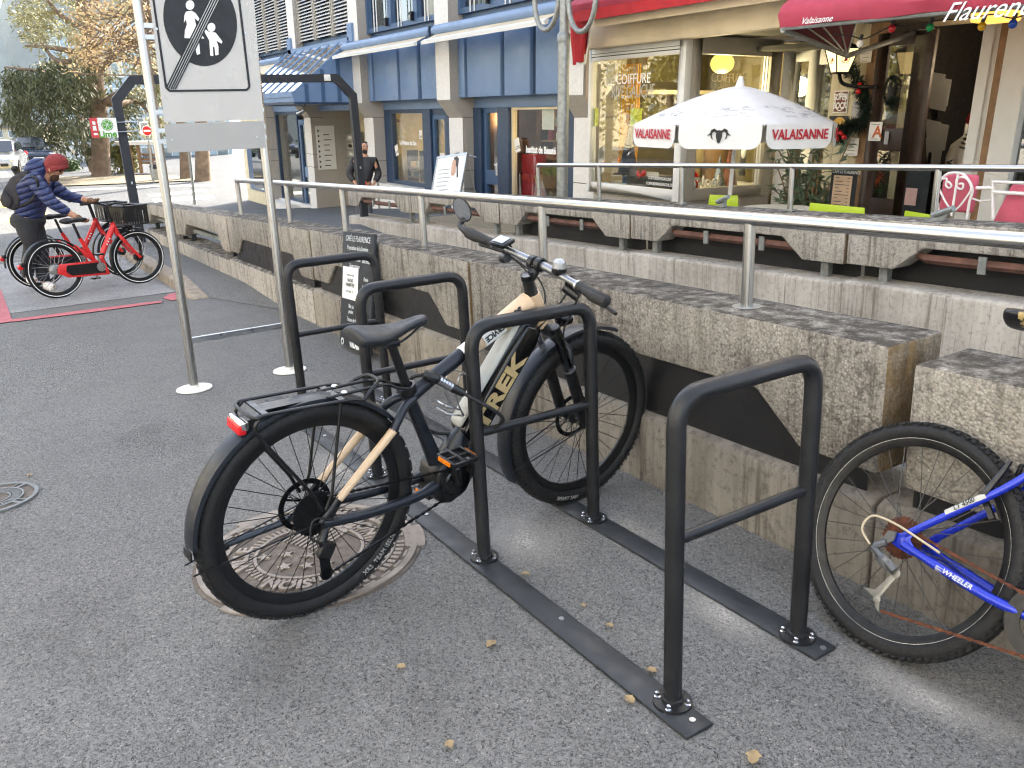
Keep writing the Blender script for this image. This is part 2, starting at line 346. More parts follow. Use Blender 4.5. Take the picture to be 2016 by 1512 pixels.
MAT['blue_bike'] = pbr('cobalt_bike_paint', '#1a2fae', .25, .25, var=.1, scale=14, cc=.5)
MAT['red_lens'] = pbr('red_lens', '#c01c20', .15, var=.1)
MAT['amber'] = pbr('amber_reflector', '#e07a14', .2, var=.1)
MAT['white'] = pbr('white_print', '#e8e8e4', .6, var=.02)
MAT['print_black'] = pbr('black_print', '#17191c', .55, var=.03)
MAT['red_print'] = pbr('red_print', '#b3202e', .6, var=.03)
MAT['sign_grey'] = pbr('sign_sheet', '#9d9c99', .42, var=.03, scale=2)
MAT['sign_white'] = pbr('sign_face', '#b5b3ae', .35, var=.03, scale=3)
MAT['cast_iron'] = pbr('worn_cast_iron', '#7f766c', .6, .1, var=.3, scale=12, bump=.2)
MAT['cast_dark'] = pbr('dirty_cast_recess', '#5c544c', .9, var=.35, scale=24, bump=.3)
MAT['red_mark'] = pbr('faded_red_marking', '#a85d62', .85, var=.2, scale=18, bump=.2)
MAT['yellow_mark'] = pbr('yellow_marking', '#c9b15f', .85, var=.2, scale=10)
MAT['white_mark'] = pbr('white_marking', '#c9c7c0', .85, var=.15, scale=10)
MAT['kerb'] = pbr('worn_kerb_stone', '#8e8272', .9, var=.3, scale=14, bump=.3)
MAT['leaf'] = pbr('dry_leaf', '#94805f', .8, var=.25, scale=40)
MAT['glass'] = glass('shop_window_glass', (.92, .94, .92), .9, .015, 1.45, .02)
MAT['glass_dark'] = glass('upper_window_glass', (.5, .58, .62), .9, .02, 1.5, .12)
MAT['glass_roof'] = glass('canopy_glass', (.62, .72, .78), .9, .03, 1.5, .42)
MAT['mirror'] = pbr('mirror_glass', '#d5d8da', .03, 1, var=.01)
MAT['red_fabric'] = pbr('crimson_awning_fabric', '#a5384c', .75, var=.1, scale=3, bump=.1, bscale=20)
MAT['red_fabric_dark'] = pbr('deep_red_fabric', '#a3161c', .75, var=.12, scale=5)
MAT['parasol'] = pbr('white_parasol_canvas', '#dcdad6', .8, var=.04, scale=6, bump=.08, bscale=8)
MAT['lime_plastic'] = pbr('lime_green_plastic', '#a9bf16', .4, var=.04)
MAT['cushion'] = pbr('rose_cushion_fabric', '#c25a6c', .85, var=.08, scale=10, bump=.1)
MAT['white_metal'] = pbr('white_painted_iron', '#dcd8d2', .45, var=.04)
MAT['wood_dark'] = pbr('dark_brown_wood', '#35251c', .5, var=.25, scale=7)
MAT['wood_mid'] = pbr('brown_timber', '#8a6a4a', .65, var=.25, scale=9)
MAT['chalk_bg'] = pbr('chalkboard_slate', '#1f2327', .7, var=.3, scale=6)
MAT['chalk'] = pbr('chalk_lettering', '#cfd3d3', .9, var=.1)
MAT['paper'] = pbr('paper_sheet', '#e2ddd2', .8, var=.03)
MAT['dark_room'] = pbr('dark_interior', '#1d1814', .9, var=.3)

def m_worn(name, c, chip, r, amt):
    s = NT(name); n = s.noise(9, 5, .7); sc = s.noise(1, 5, .75, co=s.map((60, 60, 9))); d = s.noise(3, 5, .7)
    cc_ = s.mix(s.ramp(d, (.35, 0), (.7, .5)), c, tuple(x * 1.9 + .012 for x in col(c)[:3]))
    cc_ = s.mix(s.math('MULTIPLY', s.ramp(sc, (.66, 0), (.70, 1)), amt), cc_, chip)
    cc_ = s.mix(s.math('MULTIPLY', s.ramp(n, (.70, 0), (.74, 1)), amt * .6), cc_, '#7d7466')
    s.p(c=cc_, r=s.ramp(s.noise(14, 4), (.3, r - .1), (.7, r + .14)), sp=.4, n=s.bump(s.noise(420, 3), .14, .002)); return s.m
MAT['coat'] = m_worn('worn_charcoal_coat', '#141517', '#54565a', .40, .35)
MAT['rail_coat'] = m_worn('scuffed_rail_coat', '#24272a', '#6a6c6e', .44, .55)
# ---------------------------------------------------------------- the setting: ground
def patch(name, m_, xs, ys, dz=0.0, kind='structure', hf=gz, skip=None):
    b = MB(); n = len(ys)
    b.v = [V((x, y, hf(x, y) + dz)) for x in xs for y in ys]
    for i in range(len(xs) - 1):
        for j in range(n - 1):
            if skip and skip((xs[i] + xs[i + 1]) / 2, (ys[j] + ys[j + 1]) / 2): continue
            b.f.append((i * n + j, (i + 1) * n + j, (i + 1) * n + j + 1, i * n + j + 1))
    b.mi = [0] * len(b.f); b.closed_hint = False
    return tag(b.build(name, m_, None, SM), kind=kind)
def lin(a, b, n): return [a + (b - a) * i / n for i in range(n + 1)]
XS = lin(-160, -46, 12) + lin(-44, -14, 30) + [-13.9] + lin(-13, 14, 9) + [30, 60]
patch('street', MAT['asphalt'], XS, lin(-60, -10, 5) + [-6, -3, 0, 1.5, 2.3])
patch('far_road', MAT['asphalt_far'], [x for x in XS if x <= -13.9], [2.3, 3, 4, 5.8, 8, 12, 20, 40, 80, 140])
patch('terrace', MAT['plaza'], [x for x in XS if x >= -13.9], [5.8, 7, 9, 12, 20])
def rz_(x, y): return -.085 * max(0, x + 13.9)
patch('ramp', MAT['asphalt_far'], lin(-13.9, 6, 20), [2.3, 3, 4, 5, 5.8], hf=rz_)
def flat(name, pts, m_, dz, kind='structure'):
    b = MB(); P = [V((x, y, gz(x, y) + dz)) for x, y in pts]; b.add(P, [tuple(range(len(P)))]); b.closed_hint = False
    return tag(b.build(name, m_, None, SM), kind=kind)
def gp(u, v):                                # photo pixel -> street ground (flat part)
    p = Sp(u, v, 2, 0); return (p.x, p.y)
flat('parking_paving', [gp(-60, 628), gp(25, 617), gp(353, 574), (-9.2, 1.62), (-13.6, 1.62), (-13.6, -3), (-10, -3)], MAT['asphalt_pale'], .004)
flat('red_line_marking', [gp(25, 635), gp(25, 630), gp(180, 610), gp(319, 593), gp(319, 597), gp(180, 616)], MAT['red_mark'], .008)
flat('red_block_marking', [gp(320, 588), gp(333, 580), gp(356, 576), gp(357, 589), gp(338, 593)], MAT['red_mark'], .008)
flat('red_band_marking', [gp(-4, 572), gp(2, 570), gp(25, 634), gp(-60, 648), gp(-60, 600)], MAT['red_mark'], .008)
# road markings and sunlit pavement further down the street
def far(u, v):
    p = None
    for k in range(3, 160):
        t = k * .5; d = ray(u, v); q = SI @ (CW + d * t)
        if q.z < gz(q.x, q.y): p = q; break
    if p is None: p = SI @ (CW + ray(u, v) * 80)
    return (p.x, p.y)
flat('yellow_crossing_marking', [far(-30, 410), far(30, 412), far(88, 398), far(70, 386), far(-30, 392)], MAT['yellow_mark'], .006)
flat('yellow_crossing_marking', [far(-30, 446), far(40, 440), far(95, 428), far(95, 420), far(30, 428), far(-30, 432)], MAT['yellow_mark'], .006)
for L in ([(140, 374), (300, 366), (420, 364), (420, 367), (300, 370), (140, 378)], [(290, 384), (400, 374), (412, 378), (300, 390)], [(300, 394), (420, 386), (425, 391), (305, 400)]):
    flat('white_road_marking', [far(*a) for a in L], MAT['white_mark'], .006)
flat('pavement', [far(*a) for a in [(95, 352), (200, 346), (330, 348), (412, 352), (412, 357), (300, 361), (90, 369)]] , MAT['plaza'], .05)
# kerb with granite edge beside the parapet
k = MB(SM); k.prism([(-13.6, 1.62, -.03), (-13.6, 1.62, .11), (-9.5, 1.62, .11), (-8.55, 1.62, .012), (-8.55, 1.62, -.03)], (0, .18, 0)); kb = k.build('kerb', MAT['kerb'], None, SM, bevel=.02, space=SM); tag(kb, kind='structure')
b = MB(); b.closed_hint = False; b.add([(-13.6, 1.79, .10), (-9.5, 1.79, .10), (-8.55, 1.79, .004), (-7.2, 2.22, .004), (-8.6, 2.22, .09), (-13.6, 2.22, .10)], [(0, 1, 4, 5), (1, 2, 3, 4)]); tag(b.build('kerb_strip', MAT['asphalt'], None, SM), kind='structure')
# mountain side and sky-lit slope far behind
b = MB(); xs = lin(-260, 260, 40); hts = []
b.closed_hint = False
for i, x in enumerate(xs):
    h = 70 + 26 * math.sin(i * .55) + 14 * math.sin(i * 1.7 + 1)
    b.v += [V((-330 + abs(x) * .25, x, -20)), V((-345 + abs(x) * .25, x, h * .45)), V((-380 + abs(x) * .25, x, h))]
for i in range(len(xs) - 1):
    for j in range(2): b.f.append((i * 3 + j, i * 3 + 3 + j, i * 3 + 4 + j, i * 3 + 1 + j))
b.mi = [0] * len(b.f)
hm = pbr('hazy_hillside', '#9c9d94', .95, var=.25, scale=.02)
tag(b.build('hillside', hm, None, WM), kind='structure')
# ---------------------------------------------------------------- manhole covers
def ring(b, r0, r1, z0, z1, n=64): b.lathe([(r0, z0), (r0, z1), (r1, z1), (r1, z0)], (0, 0, 0), (0, 0, 1), n)
def ringpart(b, r0, r1, a0, a1, z0, z1, n=8):
    a = [a0 + (a1 - a0) * i / n for i in range(n + 1)]
    b.prism([(r1 * math.cos(t), r1 * math.sin(t), z0) for t in a] + [(r0 * math.cos(t), r0 * math.sin(t), z0) for t in a[::-1]], (0, 0, z1 - z0))
c = Sp(610, 1088, 2, 0); RC = .40
mh = thing('manhole_cover', 'round brown cast iron manhole cover with lettering and stars under the rear wheel', 'manhole cover', T(c.x, c.y, 0, R(-62)))
b = MB(); ring(b, .375, .40, 0.001, .009); ring(b, .30, .318, .001, .011); ring(b, .19, .202, .001, .011)
for i in range(72):
    if i % 9 == 8: continue
    a = 2 * PI * i / 72; ringpart(b, .322, .352, a, a + .05, .002, .010, 2)
for i in range(30):
    a = 2 * PI * i / 30; ringpart(b, .362, .372, a, a + .13, .002, .009, 3)
for i in range(64):
    a = 2 * PI * i / 64; ringpart(b, .205, .238, a, a + .045, .002, .009, 1)
for i in range(9):
    y = -.15 + i * .021; ww = math.sqrt(max(0, .188 ** 2 - y * y)); b.box(-ww, -.012, y, y + .011, .002, .010)
for i, (sx_, sy_) in enumerate([(.09, .07), (.13, .0), (.06, -.06), (.11, -.12), (.05, .13), (.03, .02)]):
    pts = [(sx_ + (.03 if k % 2 == 0 else .012) * math.cos(k * PI / 5 + .3), sy_ + (.03 if k % 2 == 0 else .012) * math.sin(k * PI / 5 + .3), .003) for k in range(10)]
    b.prism(pts, (0, 0, .008))
b.box(-.33, -.16, -.012, .03, .002, .011)
for s_ in (0, 2.1, 4.2): ringpart(b, .355, .43, s_, s_ + .42, .001, .008)
b.build('raised_pattern', MAT['cast_iron'], mh, space=SM @ M.Identity(4) if False else XF[mh.name])
b = MB(); b.disc((0, 0, -.01), (0, 0, 1), .415, .0135, 48); b.build('base_plate', MAT['cast_dark'], mh, space=XF[mh.name])
for w_t, u, v in (('VILLE', 493, 1105), ('SION', 560, 1166), ('DE SION', 690, 1040)):
    q = XF[mh.name].inverted() @ (SM @ Sp(u, v, 2, 0)); txt('lettering', w_t, M.Translation((0, 0, .009)), .074, MAT['white_stone'] if False else MAT['cast_iron'], mh, .005, space=XF[mh.name], bold=.003, curved=(.245, math.atan2(q.y, q.x), 1))
c = Sp(-12, 985, 2, 0)
mg = thing('manhole_cover', 'round grey manhole cover with slots cut off at the left edge', 'manhole cover', T(c.x, c.y, 0, .3))
b = MB()
rr = abs(Sp(64, 975, 2, 0).y - c.y) + .03; k_ = rr / .40
for r0, r1 in ((.36, .40), (.25, .27), (.14, .155)): ring(b, r0 * k_, r1 * k_, .001, .011)
for i in range(44): a = 2 * PI * i / 44; ringpart(b, .165 * k_, .24 * k_, a, a + .07, .002, .010, 2)
for i in range(4): a = PI / 2 * i + .3; ringpart(b, .27 * k_, .36 * k_, a, a + .1, .002, .011, 3); ringpart(b, .27 * k_, .36 * k_, a + .25, a + .3, .002, .011, 3)
b.build('raised_pattern', pbr('grey_cast_cover', '#6c6e6d', .6, .2, var=.2, scale=12), mg, space=XF[mg.name])
b = MB(); b.disc((0, 0, -.01), (0, 0, 1), .39 * k_, .0135, 40); b.build('base_plate', MAT['cast_dark'], mg, space=XF[mg.name])
# ---------------------------------------------------------------- dry leaves lying on the asphalt
LV = [(968, 1273, .035, 'beside the front base rail'), (1035, 1135, .03, 'between the two base rails'), (790, 1318, .026, 'on the bare asphalt left of the front rail'), (1283, 1325, .03, 'just left of the nearest hoop foot'), (1240, 1383, .03, 'near the end of the front base rail'), (1483, 1497, .04, 'at the bottom edge of the picture'),
      (1200, 1237, .026, 'between the rails near the nearest hoop'), (885, 1472, .028, 'alone low in the middle of the picture'), (1148, 1197, .02, 'in the middle of the rack'), (60, 938, .03, 'above the cut off manhole cover'), ]
for i, (u, v, sz, where) in enumerate(LV):
    p = Sp(u, v, 2, 0); b = MB(); a0 = random.random() * 6
    pts = []
    for kk in range(9):
        t = kk / 8; wd = math.sin(PI * t) ** .8 * .42 * (1 + .25 * math.sin(kk * 2.1 + i)); pts.append((t - .5, wd, .12 * math.sin(PI * t) + .05 * math.sin(3 * t + i)))
    n = len(pts); vs = [(x * sz * 1.15, y * sz, z * sz + .006) for x, y, z in pts] + [(x * sz * 1.15, 0, (z - .14 * (1 if 0 < j < n - 1 else 0)) * sz + .006) for j, (x, y, z) in enumerate(pts)] + [(x * sz * 1.15, -y * sz, z * sz + .008) for x, y, z in pts]
    b.closed_hint = False
    b.add(vs, [(j, j + 1, n + j + 1, n + j) for j in range(n - 1)] + [(n + j, n + j + 1, 2 * n + j + 1, 2 * n + j) for j in range(n - 1)])
    o = b.build('dry_leaf', MAT['leaf'], None, T(p.x, p.y, .004, a0)); tag(o, 'small dry brown leaf lying %s' % where, 'leaf', 'dry leaves on the asphalt')

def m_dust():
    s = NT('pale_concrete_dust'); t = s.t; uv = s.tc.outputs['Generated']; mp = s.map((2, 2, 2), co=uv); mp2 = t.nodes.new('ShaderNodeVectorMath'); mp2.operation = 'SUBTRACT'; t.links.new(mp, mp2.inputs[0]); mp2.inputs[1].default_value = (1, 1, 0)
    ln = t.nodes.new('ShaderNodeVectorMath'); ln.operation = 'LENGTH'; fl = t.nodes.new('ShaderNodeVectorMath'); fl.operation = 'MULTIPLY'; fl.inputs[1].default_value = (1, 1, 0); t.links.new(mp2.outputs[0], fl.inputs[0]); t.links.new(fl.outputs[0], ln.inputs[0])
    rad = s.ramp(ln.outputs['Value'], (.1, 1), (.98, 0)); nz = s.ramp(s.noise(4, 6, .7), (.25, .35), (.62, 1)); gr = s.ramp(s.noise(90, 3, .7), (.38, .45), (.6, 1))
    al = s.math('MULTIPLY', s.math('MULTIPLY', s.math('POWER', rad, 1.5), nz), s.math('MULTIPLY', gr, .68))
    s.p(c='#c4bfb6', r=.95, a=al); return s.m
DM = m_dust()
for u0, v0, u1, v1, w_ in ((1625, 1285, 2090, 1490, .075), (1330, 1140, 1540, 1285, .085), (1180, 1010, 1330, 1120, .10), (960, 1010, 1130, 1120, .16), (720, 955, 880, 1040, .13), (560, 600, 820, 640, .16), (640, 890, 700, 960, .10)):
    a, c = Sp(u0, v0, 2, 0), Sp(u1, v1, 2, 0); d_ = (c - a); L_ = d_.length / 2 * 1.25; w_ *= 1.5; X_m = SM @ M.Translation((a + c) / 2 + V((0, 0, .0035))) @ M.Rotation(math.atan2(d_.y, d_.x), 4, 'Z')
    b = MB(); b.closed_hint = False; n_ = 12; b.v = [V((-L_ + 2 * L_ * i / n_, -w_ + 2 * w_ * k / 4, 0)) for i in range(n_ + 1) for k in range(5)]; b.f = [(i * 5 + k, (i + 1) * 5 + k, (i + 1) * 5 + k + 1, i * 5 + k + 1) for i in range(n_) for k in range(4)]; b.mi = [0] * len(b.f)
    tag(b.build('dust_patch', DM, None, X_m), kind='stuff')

def m_stain():
    s = NT('dark_asphalt_stain'); t = s.t; mp = s.map((2, 2, 2), co=s.tc.outputs['Generated']); sb = t.nodes.new('ShaderNodeVectorMath'); sb.operation = 'SUBTRACT'; t.links.new(mp, sb.inputs[0]); sb.inputs[1].default_value = (1, 1, 0); fl = t.nodes.new('ShaderNodeVectorMath'); fl.operation = 'MULTIPLY'; fl.inputs[1].default_value = (1, 1, 0); t.links.new(sb.outputs[0], fl.inputs[0]); ln = t.nodes.new('ShaderNodeVectorMath'); ln.operation = 'LENGTH'; t.links.new(fl.outputs[0], ln.inputs[0])
    s.p(c='#1d1b19', r=.9, a=s.math('MULTIPLY', s.math('MULTIPLY', s.ramp(ln.outputs['Value'], (.1, 1), (.95, 0)), s.ramp(s.noise(6, 6, .7), (.36, .1), (.62, 1))), .15)); return s.m
SMT = m_stain(); rnd = random.Random(17)
for u, v, a_, c_ in ((1000, 1232, .10, .05), (560, 1330, .35, .22), (300, 860, .5, .3), (860, 1380, .3, .2), (150, 1250, .4, .25), (1330, 960, .6, .10), (1620, 1150, .5, .10), (900, 840, .5, .09)):
    p = Sp(u, v, 2, 0); b = MB(); b.closed_hint = False; b.v = [V((-a_ + 2 * a_ * i / 4, -c_ + 2 * c_ * k / 4, 0)) for i in range(5) for k in range(5)]; b.f = [(i * 5 + k, (i + 1) * 5 + k, (i + 1) * 5 + k + 1, i * 5 + k + 1) for i in range(4) for k in range(4)]; b.mi = [0] * 16
    tag(b.build('asphalt_stain', SMT, None, SM @ M.Translation(p + V((0, 0, .0022))) @ M.Rotation(rnd.uniform(-.2, .2), 4, 'Z')), kind='stuff')
# ---------------------------------------------------------------- concrete parapets with their handrails
def beam(b, x0, x1, y0, y1, z0, z1, zt0, zt1, notch=(.42, .56), half=False):
    """precast unit: deep ends, shallow middle; top runs zt0 -> zt1"""
    L = x1 - x0; a = notch[0]; c = notch[1]
    pr = [(x0, z0), (x0, zt0), (x1, zt1), (x1, z0), (x1 - a, z0), (x1 - c, z1), (x0 + c, z1), (x0 + a, z0)]
    b.prism([(x, y0, z) for x, z in pr], (0, y1 - y0, 0))
PJ = [-14.25, -11.75, -9.15, -6.54, -3.95, -1.40]; ZT = [.63, .68, .735, .775, .79, .80]
pw = thing('concrete_parapet', 'weathered aggregate concrete parapet along the bike rack, dark sheets in its gaps', 'parapet wall', SM @ M.Translation((-6, 2.35, 0)))
def rough(o, amp=.006, sub=3):               # worn, slightly uneven edges
    for p_ in o.data.vertices:
        p_.co += V((random.uniform(-amp, amp), random.uniform(-amp, amp), random.uniform(-amp, amp)))
for i in range(5):
    b = MB(); x0, x1 = PJ[i] + .012, PJ[i + 1] - .012; zb = .33 + .055 * (ZT[i] - .63) / .17
    pr_y0, pr_y1 = 2.215, 2.50
    beam(b, x0, x1, pr_y0, pr_y1, zb, zb + .165, ZT[i] + .01, ZT[i + 1], notch=(.30, .50))
    b.build('beam', MAT['aggregate_dirty'] if i > 3 else MAT['aggregate'] if i > 1 else MAT['aggregate_pale'], pw, space=SM, bevel=.012)
b = MB(); beam(b, -1.33, 1.25, 2.215, 2.50, .37, .54, .765, .77, notch=(.38, .6)); b.build('beam', MAT['aggregate_dirty'], pw, space=SM, bevel=.014)
for i in range(5):
    b = MB(); x0, x1 = PJ[i] + .006, PJ[i + 1] - .006; z = .255 + (.02 * i if i < 3 else .05)
    b.prism([(x0, 2.19, -1.2), (x0, 2.19, z - .015), (x0, 2.225, z), (x0, 2.50, z + .005), (x0, 2.50, -1.2)], (x1 - x0, 0, 0)); b.build('plinth', MAT['plinth_dirty'] if i > 3 else MAT['plinth'] if i > 2 else MAT['aggregate_pale'], pw, space=SM, bevel=.006)
b = MB(); b.prism([(-1.39, 2.19, -1.2), (-1.39, 2.19, .29), (-1.39, 2.225, .31), (-1.39, 2.5, .31), (-1.39, 2.5, -1.2)], (2.64, 0, 0)); b.build('plinth', MAT['plinth_dirty'], pw, space=SM, bevel=.006)
for i in (2, 3, 4, 5):
    x0 = (PJ + [1.25])[i]; x1 = (PJ + [1.25])[i + 1]; b = MB(); b.box(x0 + (.17 if i == 2 else .1), x1 - .06, 2.236, 2.242, .27, .62); b.build('infill_sheet', MAT['infill'], pw, space=SM)
for i in range(2):                           # the two far units are open, with a bar and short posts
    b = MB(); b.box(PJ[i] + .45, PJ[i + 1] - .4, 2.30, 2.36, .40, .445); b.build('crossbar', MAT['galv'], pw, space=SM)
    for x in (PJ[i] + .30, PJ[i + 1] - .25):
        b = MB(); b.box(x - .03, x + .03, 2.3, 2.36, .2, .5); b.build('post', MAT['black'], pw, space=SM)
hr = thing('handrail', 'long brushed steel handrail on posts along the near parapet top', 'handrail', SM @ M.Translation((-5, 2.36, .8)))
b = MB(); P = [(-9.05, 2.36, .72), (-9.05, 2.36, 1.10), (-8.0, 2.36, 1.106), (-5, 2.36, 1.122), (-2, 2.36, 1.122), (1.3, 2.36, 1.12)]
b.tube(fillet(P, .03, 4), .0235, 16); b.build('rail', MAT['steel'], hr, space=SM, smooth=60)
for k in range(7):
    x = -8.76 + 1.333 * k
    if k == 0: x = -9.05
    zt = .735 + .01 * k
    if k:
        b = MB(); b.bar((x, 2.36, zt - .01), (x, 2.36, 1.105), .0215, 14); b.build('post', MAT['steel_v'], hr, space=SM, smooth=60)
    b = MB(); b.disc((x, 2.36, ZT[0] + .0 + (.107 + .011 * k if k < 6 else .12)), (0, 0, 1), .055, .008, 18); b.build('flange', MAT['galv'], hr, space=SM)
# far parapet across the ramp
YB = 5.7; BJ = [-14.45, -11.86, -9.26, -6.67, -4.08, -1.49, 1.1]; BT = [.585, .63, .66, .685, .70, .715, .72]
bw = thing('concrete_parapet', 'pale board-marked concrete parapet across the ramp, in front of the terrace', 'parapet wall', SM @ M.Translation((-6, 5.9, 0)))
for i in range(6):
    x0, x1 = BJ[i] + .012, BJ[i + 1] - .012
    b = MB(); beam(b, x0, x1, YB, YB + .30, .30 + .01 * i, .475 + .01 * i, BT[i], BT[i + 1], notch=(.40, .62))
    b.build('beam', MAT['aggregate_pale'], bw, space=SM, bevel=.012)
    b = MB(); b.box(x0 + .004, x1 - .004, YB - .006, YB + .306, BT[i] - .065, BT[i] - .0) if False else None
    z = .125 + .022 * i
    b = MB(); b.prism([(x0, YB - .03, -2.2), (x0, YB - .03, z - .02), (x0, YB - .01, z), (x0, YB + .34, z + .01), (x0, YB + .34, -2.2)], (x1 - x0 + .018, 0, 0)); b.build('plinth', MAT['board'], bw, space=SM, bevel=.008)
    for x in (x0 + .27, x1 - .24):
        b = MB(); b.box(x - .035, x + .035, YB + .09, YB + .15, z, .36); b.build('post', MAT['galv'], bw, space=SM)
    b = MB(); b.tube([(x0 + .44, YB + .13, .445 + .01 * i), (x0 + .62, YB + .06, .395 + .01 * i), (x1 - .45, YB + .06, .385 + .012 * i)], .034, 4); b.build('crossbar', MAT['rustbar'], bw, space=SM, smooth=0)
    for x in (x0 + 1.05, x1 - .85):
        b = MB(); b.box(x - .028, x + .028, YB + .018, YB + .03, .33 + .011 * i, .45 + .011 * i); b.build('bracket', MAT['galv'], bw, space=SM)
    if i >= 2:
        b = MB(); b.box(x0 + .02, x1 + .01, YB + .22, YB + .225, .12, .47 + .01 * i); b.build('infill_sheet', MAT['infill'], bw, space=SM)
h2 = thing('handrail', 'thin steel handrail on short posts in front of the terrace', 'handrail', SM @ M.Translation((-5, 5.85, .7)))
b = MB(); b.tube(fillet([(-8.55, 5.85, .68), (-8.55, 5.85, 1.052), (-5.5, 5.85, 1.068), (1.2, 5.85, 1.088)], .03, 4), .024, 14); b.build('rail', MAT['steel'], h2, space=SM, smooth=60)
for u in (1180, 1342, 1557, 1843, 2200):
    p = Sp(u, 380, 1, 5.85); b = MB(); b.bar((p.x, 5.85, .66), (p.x, 5.85, 1.06), .024, 14); b.build('post', MAT['steel_v'], h2, space=SM, smooth=60)
    b = MB(); b.disc((p.x, 5.85, .705), (0, 0, 1), .06, .01, 16); b.build('flange', MAT['galv'], h2, space=SM)
# ---------------------------------------------------------------- bicycle rack: two base rails and four hoops
rk = thing('bicycle_rack', 'charcoal steel bicycle rack with four hoops on two flat rails', 'bicycle rack', SM @ M.Translation((-2.8, 1.53, 0)))
Y0, Y1, ZH = 1.2886, 1.7846, .8574
for y, xa, xb in ((Y0 - .018, -4.75, -1.225), (Y1 + .0, -4.75, -1.245)):
    b = MB(); b.box(xa, xb, y - .046, y + .046, .001, .011); r_ = b.build('base_rail', MAT['rail_coat'], rk, space=SM, bevel=.002)
    for x in (-3.9, -2.75, -1.83, -1.262):
        sb = MB(); sb.disc((x, y + .01, .011), (0, 0, 1), .009, .003, 10); sb.build('screw', MAT['alu'], r_, space=SM)
HX = [-4.222, -3.2514, -2.310, -1.3435]
for i, x in enumerate(HX):
    b = MB(); rt = .0243
    b.tube(fillet([(x, Y0, .012), (x, Y0, ZH), (x, Y1, ZH), (x, Y1, .012)], .085, 9), rt, 20)
    h_ = b.build('hoop', MAT['coat'], rk, space=SM, smooth=60)
    b = MB(); b.bar((x, Y0, .484), (x, Y1, .484), .0155, 14); b.build('crossbar', MAT['coat'], h_, space=SM, smooth=60)
    for y in (Y0, Y1):
        b = MB(); b.lathe([(.0001, .011), (.052, .011), (.052, .018), (.030, .019), (.029, .028), (rt, .03)], (x, y, 0), (0, 0, 1), 24); fl = b.build('flange', MAT['coat'], h_, space=SM)
        for a in (.5, 2.1, 3.7, 5.3):
            b = MB(); q = (x + .041 * math.cos(a), y + .041 * math.sin(a), 0); b.lathe([(.010, .017), (.010, .020), (.0065, .021), (.0065, .031), (.0001, .034)], q, (0, 0, 1), 8); b.build('anchor_bolt', MAT['chrome'], fl, space=SM)
# ---------------------------------------------------------------- end of pedestrian zone sign
sg = thing('traffic_sign', 'big end of pedestrian zone sign on two leaning steel posts', 'traffic sign', SM @ M.Translation((-5.29, 1.26, 0)))
XP = -5.29
def lerp(a, b, t): return a + (b - a) * t
for y0, y1 in ((.937, .985), (1.553, 1.598)):
    b = MB(); b.tube([(XP, y0, 0), (XP, y1, 2.9)], .0275, 18); b.build('post', MAT['steel_v'], sg, space=SM, smooth=60)
    b = MB(); b.lathe([(.0001, .004), (.11, .004), (.108, .010), (.03, .013), (.0275, .03)], (XP, y0, 0), (0, 0, 1), 24); b.build('foot_plate', MAT['white_stone'], sg, space=SM)
b = MB(); b.box(XP - .012, XP + .012, .955, 1.545, .295, .33); b.build('crossbar', MAT['alu'], sg, space=SM)
sf = XP + .03                                # plates face the camera (+x)
def plate(z0, z1, name, m_):
    b = MB(); ya0, ya1 = lerp(1.0, 1.035, (z0 - 1.42) / .8), lerp(1.575, 1.615, (z0 - 1.42) / .8)
    yb0, yb1 = lerp(1.0, 1.035, (z1 - 1.42) / .8), lerp(1.575, 1.615, (z1 - 1.42) / .8)
    b.prism([(sf, ya0, z0), (sf, ya1, z0), (sf, yb1, z1), (sf, yb0, z1)], (-.004, 0, 0)); o = b.build(name, m_, sg, space=SM)
    return o
p_up = plate(1.603, 2.42, 'sign_plate', MAT['sign_white']); p_lo = plate(1.435, 1.595, 'blank_plate', MAT['sign_grey'])
def sy(u, v, d=.002): p = Sp(u, v, 0, sf + d); return p
def flatpoly(name, pix, m_, parent, d=.0015, th=.0015):
    b = MB(); b.prism([sy(u, v, d) for u, v in pix], SM.to_3x3().inverted() @ V((0, 0, 0)) + V((th, 0, 0))); return b.build(name, m_, parent, space=SM, smooth=0)
def strip(b, pts, w_, d=.002, th=.002):      # line of constant width on the sign face (pixels)
    for (a, c) in zip(pts[:-1], pts[1:]):
        a, c = V(a), V(c); t = (c - a); n = V((-t.y, t.x)).normalized() * w_ / 2
        b.prism([sy(*(a + n), d), sy(*(c + n), d), sy(*(c - n), d), sy(*(a - n), d)], (th, 0, 0))
b = MB(); strip(b, [(297, -34), (327, 172), (334, 179), (486, 177), (491, 171), (466, -40)], 4.2); b.build('border_line', MAT['print_black'], p_up, space=SM, smooth=0)
disc = [(394 + 72 * math.cos(t) - .10 * 0, 40 + 90 * math.sin(t)) for t in [2 * PI * i / 48 for i in range(48)]]
disc = [(u + .11 * (v - 40) * .9, v) for u, v in disc]
flatpoly('symbol_disc', disc, MAT['print_black'], p_up, .0015, .0015)
def figure(b, pix): b.prism([sy(u, v, .0036) for u, v in pix], (.0015, 0, 0))
b = MB()
figure(b, [(374 + 8.5 * math.cos(t), 10 + 9.5 * math.sin(t)) for t in [2 * PI * i / 16 for i in range(16)]])
figure(b, [(366, 23), (377, 21), (385, 26), (394, 39), (391, 43), (383, 35), (386, 50), (402, 76), (363, 75), (364, 60), (368, 48), (366, 38), (362, 45), (363, 30)])
figure(b, [(378, 75), (391, 75), (394, 106), (388, 108)])
figure(b, [(416 + 8 * math.cos(t), 54 + 9 * math.sin(t)) for t in [2 * PI * i / 16 for i in range(16)]])
